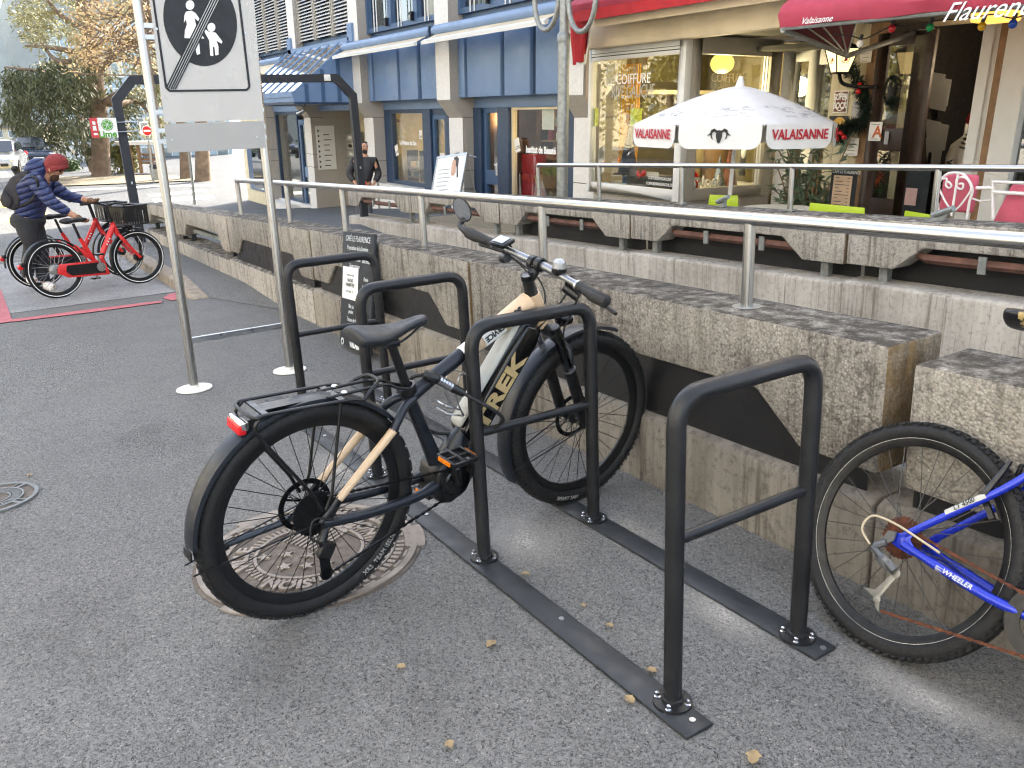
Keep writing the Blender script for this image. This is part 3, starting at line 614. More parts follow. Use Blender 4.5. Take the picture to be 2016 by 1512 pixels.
figure(b, [(404, 57), (411, 63), (424, 64), (438, 82), (436, 86), (426, 80), (430, 92), (430, 108), (424, 109), (422, 92), (419, 92), (420, 110), (414, 110), (412, 80), (402, 62)])
b.build('pedestrian_symbol', MAT['white'], p_up, space=SM, smooth=0)
b = MB()
for k in range(5): strip(b, [(328.5 + k * 4.1, 171 + min(k, 2) * 2.2), (416 + k * 5.0, -8)], 2.8, .0056 if True else 0)
b.build('cancel_stripe', MAT['print_black'], p_up, space=SM, smooth=0)
b = MB()
for k in range(4): strip(b, [(330.5 + k * 4.1, 170 + min(k, 2) * 2.2), (418.5 + k * 5.0, -8)], 1.6, .0052)
b.build('cancel_gap', MAT['sign_white'], p_up, space=SM, smooth=0)
for (u, v) in ((308, 57), (483, 66), (333, 236), (501, 234), (338, 275), (506, 270)): b = MB(); b.disc(sy(u, v, .0), (1, 0, 0), .007, .006, 10); b.build('bolt', MAT['alu'], p_up if v < 250 else p_lo, space=SM)
for z in (1.5, 1.56, 1.66, 2.06, 2.12):
    for y in (.968 + (z - 1.4) * .04, 1.575 + (z - 1.4) * .03):
        b = MB(); b.box(XP - .03, XP + .028, y - .012, y + .04 if y < 1.2 else y + .012, z - .012, z + .012); b.build('clamp', MAT['alu'], sg, space=SM)
# ---------------------------------------------------------------- dark portal at the foot of the ramp
XG = -13.9; gt = thing('portal_frame', 'dark anthracite steel portal with chamfered corners at the end of the ramp', 'portal frame', SM @ M.Translation((XG, 3.9, 0)))
yl, yr, zt, t_ = 1.99, 5.835, 2.50, .125
out = [(yl, -.3), (yl, zt - .32), (yl + .30, zt), (yr - .30, zt), (yr, zt - .32), (yr, -.3)]
inn = [(yr - t_, -.3), (yr - t_, zt - .38), (yr - .36, zt - t_), (yl + .36, zt - t_), (yl + t_, zt - .38), (yl + t_, -.3)]
b = MB(); 
for i in range(5):
    a, c = out[i], out[i + 1]; e, f_ = inn[4 - i], inn[5 - i]
    b.prism([(XG, *a), (XG, *c), (XG, *e), (XG, *f_)], (-.09, 0, 0))
b.build('frame', MAT['gate'], gt, space=SM)
b = MB(); b.box(XG + .002, XG + .05, yr - .56, yr - .46, zt - .11, zt - .01); b.build('sensor_box', MAT['white_paint'], gt, space=SM, bevel=.006)
for y in (yr - .07, yl + .07): b = MB(); b.box(XG + .001, XG + .02, y - .012, y + .012, .95, .99); b.build('lug', MAT['alu'], gt, space=SM)
# share bike sign clamped to the portal
ls = thing('bike_share_sign', 'small red and white sign with a green citrus wheel on the dark portal', 'sign', SM @ M.Translation((XG + .1, 1.8, 1.6)))
xs_ = XG + .09
def lsq(b, pix, d): b.prism([Sp(u, v, 0, xs_ + d) for u, v in pix], (.006, 0, 0))
b = MB(); lsq(b, [(175, 232), (228, 232), (233.5, 270.5), (181, 271)], 0); brd = b.build('panel', MAT['white'], ls, space=SM)
b = MB(); lsq(b, [(175, 232), (190, 232), (196.5, 271), (181, 271)], .006); b.build('red_field', pbr('red_sign_field', '#c23a3f', .5, var=.03), brd, space=SM)
LG = pbr('lime_green_print', '#4f9a2e', .6, var=.03); b = MB()
cc = Sp(211, 246, 0, xs_ + .007); rr = abs(Sp(222.5, 246, 0, xs_ + .007).y - cc.y)
b.lathe([(rr * .9, 0), (rr * .9, .003), (rr, .003), (rr, 0)], cc, (1, 0, 0), 32)
for k in range(6):
    a0 = k * PI / 3 + .09; a1 = (k + 1) * PI / 3 - .09
    pts = [(cc.x, cc.y + rr * .10 * math.cos((a0 + a1) / 2), cc.z + rr * .10 * math.sin((a0 + a1) / 2))] + [(cc.x, cc.y + rr * .8 * math.cos(lerp(a0, a1, j / 6)), cc.z + rr * .8 * math.sin(lerp(a0, a1, j / 6))) for j in range(7)]
    b.prism(pts, (.003, 0, 0))
b.build('citrus_emblem', LG, brd, space=SM, smooth=0)
txt('lettering', 'Lime', frame(Sp(212, 264.5, 0, xs_ + .008), (0, 1, 0), (0, 0, 1)), .125, LG, brd, .001, space=SM, bold=.004)
b = MB()
for (u0, v0, u1, v1) in ((181, 239, 187, 246), (182, 248, 189, 257), (184, 262, 192, 266)):
    lsq(b, [(u0, v0), (u1, v0), (u1 + 1.5, v1), (u0 + 1.5, v1)], .010)
b.build('white_emblem', MAT['white'], brd, space=SM, smooth=0)
b = MB()
for v in (241, 260): p = Sp(228, v, 0, xs_); b.bar(p, (p.x, p.y + .32, p.z), .008, 8)
b.build('clamp', MAT['alu'], ls, space=SM)
# ---------------------------------------------------------------- blue commercial building (world coordinates, front faces -y)
def X_(u, v, Y): return Wp(u, v, 1, Y).x
def Z_(u, v, Y): return Wp(u, v, 1, Y).z
bl = thing('commercial_building', 'commercial building with blue panels between pale stone pillars, shops below', 'building', M.Translation((-20, 8.5, -.8)))
B = lambda name, m_, b, par=None, **kw: b.build(name, m_, par or bl, **kw)
PC = [-30.1, -25.43, -20.63, -15.93, -11.43]                       # pillar centres
for i, x in enumerate(PC):
    hw = .30
    b = MB(); b.cur = 0
    # upper shaft, corbel, lower shaft: one silhouette in y-z swept in x
    prof = [(8.23, 8.2), (8.23, 1.76), (8.50, 1.42), (8.50, -3), (9.1, -3), (9.1, 8.2)]
    b.prism([(x - hw, y, z) for y, z in prof], (2 * hw, 0, 0))
    o = B('pillar', [MAT['white_stone'], MAT['granite']], b, bevel=0, smooth=0)
    for f in o.data.polygons:                                       # smooth white fronts, speckled returns
        f.material_index = 0 if f.normal.y < -.9 else 1
    g_ = MB()
    for z in (.36, -.02, 1.42): g_.box(x - hw - .003, x + hw + .003, 8.497, 8.9, z - .006, z + .006)
    B('joint', MAT['cast_dark'], g_, o)
def bay(x0, x1, blind=None, cladding=True):
    if cladding:
        b = MB(); b.box(x0, x1, 8.50, 8.75, 1.83, 3.0); B('backing', MAT['blue_dark'], b)
        n = 4; w_ = (x1 - x0) / n
        for k in range(n):
            b = MB(); a, c = x0 + k * w_ + (.02 if k == 0 else .07), x0 + (k + 1) * w_ - (.02 if k == n - 1 else .07)
            if k == 0: a, c = x0 + .01, x0 + .26
            elif k == 1: a = x0 + .38; c = x0 + 2 * w_ - .30
            else: a -= .23 if k == 2 else .15; c -= .2 if k == 2 else .06
            b.box(a, c, 8.42, 8.52, 1.80, 2.98); B('cladding_panel', MAT['blue_panel'], b, bevel=.008)
    b = MB(); b.box(x0, x1, 8.78, 8.9, 1.60, 1.84); B('header', MAT['blue_panel'], b, bevel=.006)
    # windows above the awning
    b = MB(); b.box(x0, x1, 8.56, 8.7, 3.0, 3.35); B('spandrel', MAT['blue_frame'], b)
    n = 3; w_ = (x1 - x0) / n
    for k in range(n):
        a, c = x0 + k * w_, x0 + (k + 1) * w_
        b = MB()
        for q0, q1 in ((a, a + .10), (c - .10, c)): b.box(q0, q1, 8.46, 8.62, 3.352, 6.6)
        b.box(a + .1, c - .1, 8.46, 8.62, 3.352, 3.46); b.box(a + .1, c - .1, 8.46, 8.62, 6.5, 6.6)
        wn = B('window', MAT['blue_frame'], b)
        b = MB(); b.box(a + .1, c - .1, 8.57, 8.575, 3.46, 6.5); B('pane', MAT['glass_dark'], b, wn)
        b = MB()
        xs_ = lin(a + .12, c - .12, 60)
        for q in range(60): b.quad((xs_[q], 8.75 + .03 * math.sin(q * 1.1), 3.36), (xs_[q + 1], 8.75 + .03 * math.sin(q * 1.1 + 1.1), 3.36), (xs_[q + 1], 8.75 + .03 * math.sin(q * 1.1 + 1.1), 6.6), (xs_[q], 8.75 + .03 * math.sin(q * 1.1), 6.6))
        b.closed_hint = False; B('curtain', MAT['cream'], b, wn, smooth=60)
        if not blind:
            b = MB()
            for q in (a + .50, a + .66): b.box(q, q + .03, 8.44, 8.455, 3.352, 6.6)
            B('guide_rail', MAT['white_paint'], b, wn)
            b = MB(); b.box(c - .22, c - .03, 8.40, 8.46, 3.55, 3.60); b.box(c - .1, c - .05, 8.38, 8.46, 3.42, 3.6); B('awning_arm', MAT['black'], b, wn)
    if blind:
        zb = blind
        for k in range(2 if x1 - x0 < 3.4 else 3):
            nn = 2 if x1 - x0 < 3.4 else 3; a, c = x0 + (x1 - x0) * k / nn + .05, x0 + (x1 - x0) * (k + 1) / nn - .05
            b = MB()
            for q in range(34): 
                z = zb + q * .085; b.add([(a, 8.34, z), (c, 8.34, z), (c, 8.40, z + .05), (a, 8.40, z + .05), (a, 8.342, z - .004), (c, 8.342, z - .004), (c, 8.402, z + .046), (a, 8.402, z + .046)], [(0, 1, 2, 3), (7, 6, 5, 4), (0, 4, 5, 1), (2, 6, 7, 3)])
            B('venetian_blind', MAT['white_metal'], b, smooth=0)
            b = MB()
            for q in (a, c): b.box(q - .03, q + .015, 8.33, 8.42, zb - .05, 6.4)
            B('blind_rail', MAT['grey_paint'], b)
bay(-29.8, -25.73, blind=3.45, cladding=False); bay(-25.13, -20.93, blind=3.50, cladding=False); bay(-20.33, -16.23); bay(-15.63, -11.73)
b = MB(); b.box(-33, -10.4, 8.9, 20, 6.6, 13.5); b.box(-33, -10.4, 9.6, 20, 6.0, 6.6); B('upper_wall', MAT['white_stone'], b)
b = MB(); b.box(-33, -20.5, 15, 20, -3, 6.0); b.box(-34, -33, 9.2, 20, -3, 6.6); B('back_wall', MAT['cream'], b)
# roller awnings: casing tube, short strip of fabric and white front bar
for x0, x1 in ((-20.75, -15.93), (-15.78, -11.28)):
    b = MB(); b.lathe([(.0001, 0), (.105, 0), (.105, x1 - x0), (.0001, x1 - x0)], (x0, 8.02, 3.05), (1, 0, 0), 20); aw = B('awning', MAT['blue_panel'], b, smooth=50)
    b = MB(); b.prism([(x0 + .1, 7.98, 2.98), (x0 + .1, 7.72, 2.86), (x0 + .1, 7.72, 2.852), (x0 + .1, 7.98, 2.972)], (x1 - x0 - .25, 0, 0)); B('fabric', MAT['beige'], b, aw)
    b = MB(); b.prism([(x0 + .06, 7.74, 2.88), (x0 + .06, 7.66, 2.84), (x0 + .06, 7.67, 2.78), (x0 + .06, 7.73, 2.79)], (x1 - x0 - .17, 0, 0)); B('front_bar', MAT['white_paint'], b, aw)
    b = MB()
    for x in (x0 - .02, x1 + .0): b.box(x, x + .04, 7.93, 8.5, 2.92, 3.14)
    B('bracket', MAT['blue_dark'], b, aw)
for x in (-20.75, -25.6):
    b = MB(); b.box(x - .16, x + .16, 8.17, 8.232, 3.2, 3.62); B('end_cap', MAT['blue_panel'], b)
b = MB(); b.lathe([(.0001, 0), (.1, 0), (.1, 4.1), (.0001, 4.1)], (-29.9, 8.02, 3.05), (1, 0, 0), 16); aw = B('awning', MAT['blue_panel'], b, smooth=50)
b = MB(); b.prism([(-29.9, 7.98, 2.98), (-29.9, 7.6, 2.7), (-29.9, 7.6, 2.62), (-29.9, 7.98, 2.9)], (4.0, 0, 0)); B('fabric', MAT['beige'], b, aw)
# ---- glazed entrance canopy
cx0, cx1 = -25.75, -20.82; yt, zt_, yf, zf = 8.2, 3.24, 6.67, 2.0
b = MB(); b.box(cx0, cx1, yf, 8.5, 1.74, 1.79); cn = B('canopy', MAT['blue_dark'], b)
b = MB(); b.prism([(cx0 + .04, yt, zt_), (cx0 + .04, yf, zf), (cx0 + .04, yf, zf - .012), (cx0 + .04, yt, zt_ - .012)], (cx1 - cx0 - .08, 0, 0)); B('glass_roof', MAT['glass_roof'], b, cn)
b = MB(); b.prism([(cx1 - .05, yt, zt_), (cx1 - .05, yf, zf), (cx1 - .05, yf, 1.79), (cx1 - .05, yt + .25, 1.79), (cx1 - .05, yt + .25, zt_)], (.04, 0, 0)); B('side_cheek', MAT['blue_panel'], b, cn)
b = MB()
for y in (7.0, 7.42, 7.84): zz = zf + (y - yf) / (yt - yf) * (zt_ - zf); b.box(cx1 - .012, cx1 + .012, y - .045, y + .045, 1.8, zz - .05)
B('rib', MAT['blue_frame'], b, cn)
b = MB()
for k in range(8):
    x = cx0 + .03 + (cx1 - cx0 - .06) * k / 7; rr_ = .03
    b.prism([(x - .025, yt, zt_ + .03), (x - .025, yf, zf + .03), (x - .025, yf, zf - .03), (x - .025, yt, zt_ - .03)], (.05, 0, 0))
b.box(cx0, cx1, yf - .04, yf + .02, zf - .09, zf + .04); b.box(cx0, cx1, yt - .03, yt + .06, zt_ - .03, zt_ + .07)
B('glazing_bar', MAT['blue_panel'], b, cn)
b = MB(); b.box(cx0, cx1, yf - .01, yf + .01, 1.80, zf - .09); B('front_panel', MAT['blue_panel'], b, cn)
b = MB(); b.tube([(-21.3, 7.1, 1.78), (-21.25, 7.05, 1.6)], .03, 8); b.tube([(-21.25, 7.05, 1.6), (-21.45, 6.95, 1.52)], [.03, .07], 10); B('spot_lamp', MAT['alu'], b, cn)
# ---- entrance recess with mailboxes
b = MB(); b.box(-25.13, -20.93, 9.85, 9.95, -3, 1.74); B('recess_wall', MAT['cream'], b)
b = MB(); b.box(-25.4, -25.12, 9.1, 9.9, -3, 1.74); B('recess_side_wall', MAT['granite'], b)
mx0 = X_(664, 290, 9.56); b = MB(); b.box(mx0, mx0 + 1.55, 9.56, 9.84, -.05, 1.0); mb_ = B('mailbox_bank', MAT['galv'], b, bevel=.01)
for i in range(4):
    for j in range(2):
        x = mx0 + .1 + j * .72; z = .0 + i * .24
        b = MB(); b.box(x, x + .66, 9.548, 9.562, z, z + .2); mbx = B('mailbox', MAT['grey_paint'], b, mb_, bevel=.008)
        b = MB(); b.ball((x + .33, 9.548, z + .11), .17, .01, .05, 14, 8); B('slot', MAT['white_paint'] if i % 2 else MAT['print_black'], b, mbx)
b = MB(); x = -25.127; xr = X_(661, 280, 9.2)
b.box(-25.115, -25.085, 8.62, 9.20, -.10, 1.18); pl_ = thing('name_plate', 'pale company name plate with black arrowheads by the entrance pillar', 'sign', M.Translation((-25.1, 8.9, .5)))
b.build('panel', MAT['white_paint'], pl_)
b = MB()
for k in range(8): z = 1.08 - k * .15; b.prism([(-25.083, 8.67, z), (-25.083, 8.73, z - .045), (-25.083, 8.67, z - .09)], (.003, 0, 0))
for k in range(7): z = .92 - k * .15; b.box(-25.084, -25.080, 8.84 + .02 * (k % 2), 9.03 + .06 * (k % 3 == 1), z - .012, z + .012)
b.build('printed_lines', MAT['print_black'], pl_, smooth=0)
# ---- left bays: glazed shop and glass door at street level
def shopwin(x0, x1, z0, z1, y=8.82, fw=.09, m_='blue_dark', depth=.10, name='shop_window'):
    b = MB(); b.box(x0, x0 + fw, y, y + depth, z0, z1); b.box(x1 - fw, x1, y, y + depth, z0, z1); b.box(x0 + fw, x1 - fw, y, y + depth, z1 - fw, z1); b.box(x0 + fw, x1 - fw, y, y + depth, z0, z0 + fw)
    o = B(name, MAT[m_], b); b = MB(); b.box(x0 + fw, x1 - fw, y + depth * .5, y + depth * .5 + .006, z0 + fw, z1 - fw); B('pane', MAT['glass'], b, o); return o
shopwin(-29.8, -27.4, -1.3, 1.6); d_ = shopwin(-27.3, -25.75, -1.6, 1.35, fw=.16, m_='blue_frame', name='door')
b = MB(); b.tube([(-26.0, 8.75, .1), (-25.9, 8.70, -.1), (-26.0, 8.72, -.3), (-26.05, 8.78, -.45)], .02, 8); b.box(-26.9, -26.0, 8.79, 8.83, -.42, -.1); B('handle', MAT['blue_panel'], b, d_)
b = MB(); b.box(-29.8, -25.75, 8.7, 9.0, -3, -1.3); b.box(-30.0, -27.5, 8.3, 8.75, -3, -1.35); B('base_wall', MAT['white_stone'], b)
b = MB(); b.box(-33.6, -30.4, 8.6, 9.2, -3, 1.7); B('end_wall', MAT['cream'], b)
b = MB(); b.box(-33.0, -31.0, 8.57, 8.62, -1.2, 1.1); e_ = B('shop_window', MAT['blue_frame'], b); b = MB(); b.box(-32.3, -31.1, 8.555, 8.565, -1.1, 1.0); B('pane', MAT['glass_dark'], b, e_)
# free corner pillar in the light
# ---- shop between the second and third pillar
shopwin(-20.0, -18.05, -.18, 1.60); b = MB(); b.prism([(-20.33, 8.80, -.6), (-20.33, 8.80, 1.6), (-20.0, 8.86, 1.6), (-20.0, 8.86, -.6)], (.02, .12, 0)); B('jamb', MAT['blue_dark'], b)
b = MB(); b.box(-18.05, -17.66, 8.76, 8.96, -.8, 1.6); B('mullion', MAT['blue_dark'], b)
w2 = shopwin(-17.66, -16.98, .05, 1.46, m_='blue_frame'); b = MB(); b.box(-17.66, -16.98, 8.82, 8.92, 1.46, 1.6); b.box(-16.98, -16.23, 8.80, 8.95, -.8, 1.6); b.box(-17.66, -16.98, 8.82, 8.92, -.8, .05); B('surround', MAT['blue_dark'], b)
b = MB(); b.box(-20.3, -18.05, 8.55, 8.95, -1.2, -.19); B('sill_wall', MAT['white_stone'], b)
# ---- shop between the third and fourth pillar
for x0, x1 in ((-15.63, -15.32), (-14.66, -14.24), (-12.3, -11.73)): b = MB(); b.box(x0, x1, 8.75, 8.97, -.9, 1.6); B('mullion', MAT['blue_dark'], b)
dr = shopwin(-15.32, -14.66, -.72, 1.60, fw=.10, m_='blue_frame', name='door')
b = MB(); b.box(-15.22, -14.76, 8.815, 8.93, .10, .38); B('mid_rail', MAT['blue_frame'], b, dr); b = MB(); b.box(-14.74, -14.70, 8.75, 8.82, .3, .55); B('handle', MAT['white_paint'], b, dr)
sw = shopwin(-14.24, -12.3, -.75, 1.60, fw=.045, m_='cream')
# shop interiors
for nm, x0, x1, yb, z0 in (('left', -20.3, -16.3, 10.6, -.3), ('right', -15.6, -11.75, 10.3, -.8)):
    b = MB(); b.box(x0, x1, yb, yb + .05, -1.2, 1.75); b.box(x0 - .03, x0, 8.95, yb, -1.2, 1.75); b.box(x1, x1 + .03, 8.95, yb, -1.2, 1.75); B('interior_wall', pbr('interior_wall_' + nm, '#cbbd92' if nm == 'left' else '#5a3d2e', .9), b)
    b = MB(); b.box(x0, x1, 8.95, yb, z0 - .06, z0); B('display_floor', MAT['wood_mid'], b)
b = MB(); b.box(-30, -25.6, 10.8, 10.85, -2.5, 1.75); B('interior_wall', MAT['cream'], b)
b = MB(); b.box(-33, -10.4, 8.96, 15, 1.76, 1.82); B('ceiling', MAT['cream'], b)
b = MB(); xs_ = lin(-19.15, -18.15, 40)
for q in range(40): b.quad((xs_[q], 9.3 + .035 * math.sin(q * .9), -.15), (xs_[q + 1], 9.3 + .035 * math.sin(q * .9 + .9), -.15), (xs_[q + 1], 9.3 + .035 * math.sin(q * .9 + .9), 1.7), (xs_[q], 9.3 + .035 * math.sin(q * .9), 1.7))
b.closed_hint = False; B('curtain', pbr('pale_yellow_curtain', '#cfc38c', .8), b, smooth=60)
# goods in the windows
GC = [pbr('goods_%d' % i, c, .5) for i, c in enumerate(['#c9b48a', '#d8cdb4', '#6d4a3a', '#b98a6a', '#e0dccf', '#8b2f3c', '#4a5a66', '#7f8f54'])]
def shelving(name, label, x0, x1, y, zs, back, n, seed, hmax=.2):
    rnd = random.Random(seed); t = thing(name, label, 'shelving', M.Translation(((x0 + x1) / 2, y + .15, zs[0])))
    for z in zs:
        b = MB(); b.box(x0, x1, y, y + .3, z - .03, z); b.build('shelf', MAT['wood_mid'], t)
        x = x0 + .05
        while x < x1 - .12:
            ww = rnd.uniform(.05, .16); h = rnd.uniform(.07, hmax)
            b = MB()
            if rnd.random() < .5: b.box(x, x + ww, y + .05, y + .22, z, z + h)
            else: b.lathe([(.0001, 0), (ww * .45, 0), (ww * .45, h * .7), (ww * .18, h * .8), (ww * .18, h), (.0001, h)], (x + ww / 2, y + .14, z), (0, 0, 1), 10)
            b.build('product', rnd.choice(GC), t); x += ww + rnd.uniform(.0, .06)
    b = MB(); b.box(x0 - .03, x0, y, y + .3, zs[0] - .3, zs[-1] + .4); b.box(x1, x1 + .03, y, y + .3, zs[0] - .3, zs[-1] + .4); b.build('upright', MAT['wood_dark'], t); return t
shelving('display_shelving', 'shop shelves of boxes and bottles behind the beauty shop window', -14.0, -12.35, 9.35, [-.1, .3, .66, .99, 1.28], 1, 9, 4)
shelving('display_shelving', 'low shelf with small goods in the lampshade shop window', -19.9, -19.2, 9.2, [-.02, .22], 1, 9, 8, .16)
for i, (u, v, s_, lb) in enumerate([(777, 235, .30, 'dark cone lampshade at the top of the left shop window'), (787, 254, .34, 'pale pyramid lampshade hanging left in the shop window'), (779, 265, .26, 'small pale lampshade, leftmost of the two in the row'), (790, 268, .26, 'small pale lampshade beside the curtain'), (863, 240, .34, 'pale cone lampshade at the top of the narrow window'), (862, 256, .36, 'cream lampshade in the middle of the narrow window'), (860, 276, .32, 'beige lampshade tilted low in the narrow window')]):
    p = Wp(u, v, 1, 9.12); b = MB(); b.lathe([(s_ * .12, .5 * s_), (s_ * .5, -.25 * s_), (s_ * .48, -.25 * s_), (s_ * .1, .49 * s_)], p, (.1 * (i % 3 - 1), 0, 1), 4 if i in (1, 2, 3, 5) else 14)
    tag(b.build('lampshade', GC[2] if i == 0 else GC[1], None, M.Translation((0, 0, 0)), smooth=0), lb, 'lampshade', 'lampshades in the shop window')
b = MB(); b.box(-14.18, -13.75, 9.02, 9.3, -.75, .72); tag(b.build('display_column', MAT['red_fabric_dark'], None), 'dark red display panel at the left of the beauty shop window', 'display panel')
bk = thing('basket', 'brown basket with green plants low in the beauty shop window', 'basket', M.Translation((-12.9, 9.15, -.2)))
p = Wp(1084, 352, 1, 9.15); b = MB(); b.lathe([(.0001, -.16), (.26, -.16), (.33, .06), (.30, .06), (.24, -.12), (.0001, -.12)], p, (0, 0, 1), 14); b.build('body', MAT['wood_mid'], bk)
b = MB(); rnd = random.Random(3)
for k in range(120):
    a = rnd.uniform(0, 6.28); r_ = rnd.uniform(0, .28); c_ = V((p.x + r_ * math.cos(a), p.y + r_ * math.sin(a) * .6, p.z + .06)); t_ = V((rnd.uniform(-.5, .5), rnd.uniform(-.5, .5), 1)).normalized() * rnd.uniform(.1, .25); s_ = V((rnd.uniform(-1, 1), rnd.uniform(-1, 1), 0)).normalized() * .025
    b.add([c_ - s_ * .3, c_ + t_ * .5 - s_, c_ + t_, c_ + t_ * .5 + s_], [(0, 1, 2, 3)])
b.closed_hint = False; b.build('foliage', pbr('yellow_green_leaves', '#7f8a3a', .7, var=.4, scale=8), bk, smooth=0)
# vinyl lettering and sale cards
def fr(u, v, Y): return frame(Wp(u, v, 1, Y), (1, 0, 0), (0, 0, 1))
txt('lettering', 'La Maison du Son', fr(803, 281.5, 8.855), .135, MAT['white'], bl, .001, bold=.006)
txt('lettering', 'Institut de Beauté', fr(1064, 296, 8.85), .17, MAT['white'], bl, .001, sx=.82, bold=.008)
txt('lettering', 'INSTITUT', fr(978, 325, 8.855), .05, MAT['white'], bl, .001)
for i, (u, v, rz_a, s_, lb) in enumerate([(1018, 286, .28, .26, 'tilted white -50% card in the beauty shop window'), (781, 296, .3, .26, 'tilted white -50% card left in the lampshade shop window'), (871, 315, 0, .30, 'white -50% card low in the narrow window'), (828, 265, 0, .2, 'small pale card at the right edge of the lampshade window')]):
    m_ = fr(u, v, 8.848) @ M.Rotation(rz_a, 4, 'Z'); t = thing('sale_card', lb, 'card', m_, 'sale cards in the shop windows')
    b = MB(); b.x = m_; b.box(-s_ * .36, s_ * .36, -s_ * .5, s_ * .5, -.004, 0); b.build('sheet', MAT['paper'], t)
    txt('print', '-50%', m_ @ M.Translation((0, -.05, .001)), s_ * .36, MAT['print_black'], t, .0008)
p = Wp(1078, 226, 1, 8.9); b = MB(); b.box(p.x - .18, p.x + .2, 8.9, 8.91, p.z - .26, p.z + .14); tag(b.build('poster', MAT['paper'], None), 'cream poster hanging at the top of the beauty shop window', 'poster')

p = Wp(981, 231, 1, 9.3); t = thing('strip_light', 'short lit strip lamp behind the glass of the beauty shop door', 'lamp', M.Translation(p)); b = MB(); b.box(p.x - .05, p.x + .05, 9.3, 9.36, p.z - .16, p.z + .16); b.build('tube', emis('lit_tube', '#ffe2a8', 12), t, bevel=.01)
for i, (x, y_, lb) in enumerate(((-13.2, 9.6, 'unseen ceiling panel added to brighten the beauty shop'), (-18.5, 9.6, 'unseen ceiling panel added to brighten the lampshade shop'))):
    t = thing('added_ceiling_light', lb, 'lamp', M.Translation((x, y_, 1.7))); b = MB(); b.box(x - .5, x + .5, y_ - .25, y_ + .25, 1.70, 1.74); b.build('panel', emis('lit_panel_%d' % i, '#ffdca0', 4.5), t)  # unseen glowing panels added to brighten the shop interiors
# ---------------------------------------------------------------- hairdresser with corner display bay
sl = thing('hair_salon', 'hairdresser with a white framed corner display window under a beige fascia', 'shop', M.Translation((-10, 8.3, 0)))
sx0, sx1, sy0, sy1 = -11.02, -8.86, 8.25, 10.15; zb, zt = .275, 2.47
def bs(name, m_, b, par=None, **kw): return b.build(name, MAT[m_] if isinstance(m_, str) else m_, par or sl, **kw)
b = MB(); f = .10
b.box(sx0, sx0 + .07, sy0, sy0 + .1, zb, zt); b.box(sx1 - .13, sx1, sy0, sy0 + .12, zb, zt); b.box(sx0 + .07, sx1 - .13, sy0, sy0 + .1, 2.24, zt); b.box(sx0 + .07, sx1 - .13, sy0, sy0 + .1, zb, .43)
fr1 = bs('window_frame', 'white_paint', b, bevel=.006)
b = MB(); b.box(sx0 + .07, sx1 - .13, sy0 - .006, sy0 + .02, 2.29, 2.302); b.box(sx0 + .07, sx1 - .13, sy0 - .006, sy0 + .02, 2.335, 2.342); bs('shadow_gap', 'print_black', b, fr1)
b = MB(); b.box(sx0 + .07, sx1 - .13, sy0 + .05, sy0 + .056, .43, 2.24); p1 = bs('pane', 'glass', b, fr1)
b = MB(); b.box(sx1 - .12, sx1 - .003, sy0 + .12, sy0 + .30, zb, zt - .004); b.box(sx1 - .12, sx1 - .003, sy1 - .22, sy1, zb, zt - .004); b.box(sx1 - .12, sx1 - .003, sy0 + .30, sy1 - .22, 2.24, zt - .004); b.box(sx1 - .12, sx1 - .003, sy0 + .30, sy1 - .22, zb, .44)
fr2 = bs('window_frame', 'grey_paint', b, bevel=.006)
b = MB(); b.box(sx1 - .06, sx1 - .054, sy0 + .30, sy1 - .22, .44, 2.24); p2 = bs('pane', 'glass', b, fr2)
b = MB()
for y in (sy1 - .34, sy1 - .28): b.box(sx1 - .045, sx1 - .02, y, y + .02, .44, 2.24)
bs('glazing_bead', 'white_paint', b, fr2)
b = MB(); b.box(sx0 + .12, sx1 - .03, sy0 + .06, sy1, -.6, zb); bs('base_wall', 'granite', b)
b = MB(); b.box(sx0 + .05, sx1 - .13, sy0 + .11, sy1 + .2, .36, .42); bs('display_floor', 'white_paint', b)
b = MB(); b.box(-11.45, -7.5, 8.22, 9.6, 2.48, 2.52); b.box(sx1, -7.5, 9.6, 10.4, 2.30, 2.36); bs('soffit', pbr('dark_soffit', '#5b5850', .8), b)
iw = pbr('salon_yellow_wall', '#b39a4a', .9, var=.05)
b = MB(); b.box(sx0 - .4, -7.2, 12.6, 12.65, -.3, 2.6); bs('interior_wall', iw, b)
b = MB(); b.box(sx0 - .45, sx0 - .4, 8.9, 12.6, -.3, 2.6); bs('interior_wall', pbr('salon_olive_wall', '#7a6f4c', .9), b)
b = MB(); b.box(-7.25, -7.2, 10.3, 12.6, -.3, 2.6); bs('interior_wall', iw, b)
b = MB(); b.box(sx0 - .4, sx1 - .13, sy0 + .11, 12.6, 2.44, 2.475); bs('ceiling', 'white_stone', b); b = MB(); b.box(sx0 - .4, -7.2, 10.2, 12.6, 2.44, 2.47); bs('ceiling', 'white_stone', b)
# salon door wall behind the bay
y = sy1
b = MB(); b.box(-8.85, -8.62, y, y + .1, -.4, 2.30); b.box(-8.36, -8.18, y - .03, y + .1, -.4, 2.30); b.box(-7.62, -7.5, y - .03, y + .1, -.4, 2.30); b.box(-8.18, -7.62, y - .03, y + .08, 2.10, 2.30); b.box(-8.62, -8.36, y, y + .1, 2.16, 2.30); b.box(-8.18, -7.62, y - .03, y + .08, -.4, -.1)
dfr = bs('door_frame', 'white_paint', b, bevel=.006)
b = MB(); b.box(-8.62, -8.36, y + .05, y + .056, -.4, 2.16); b.box(-8.18, -7.62, y + .03, y + .036, -.1, 2.1); bs('pane', 'glass', b, dfr)
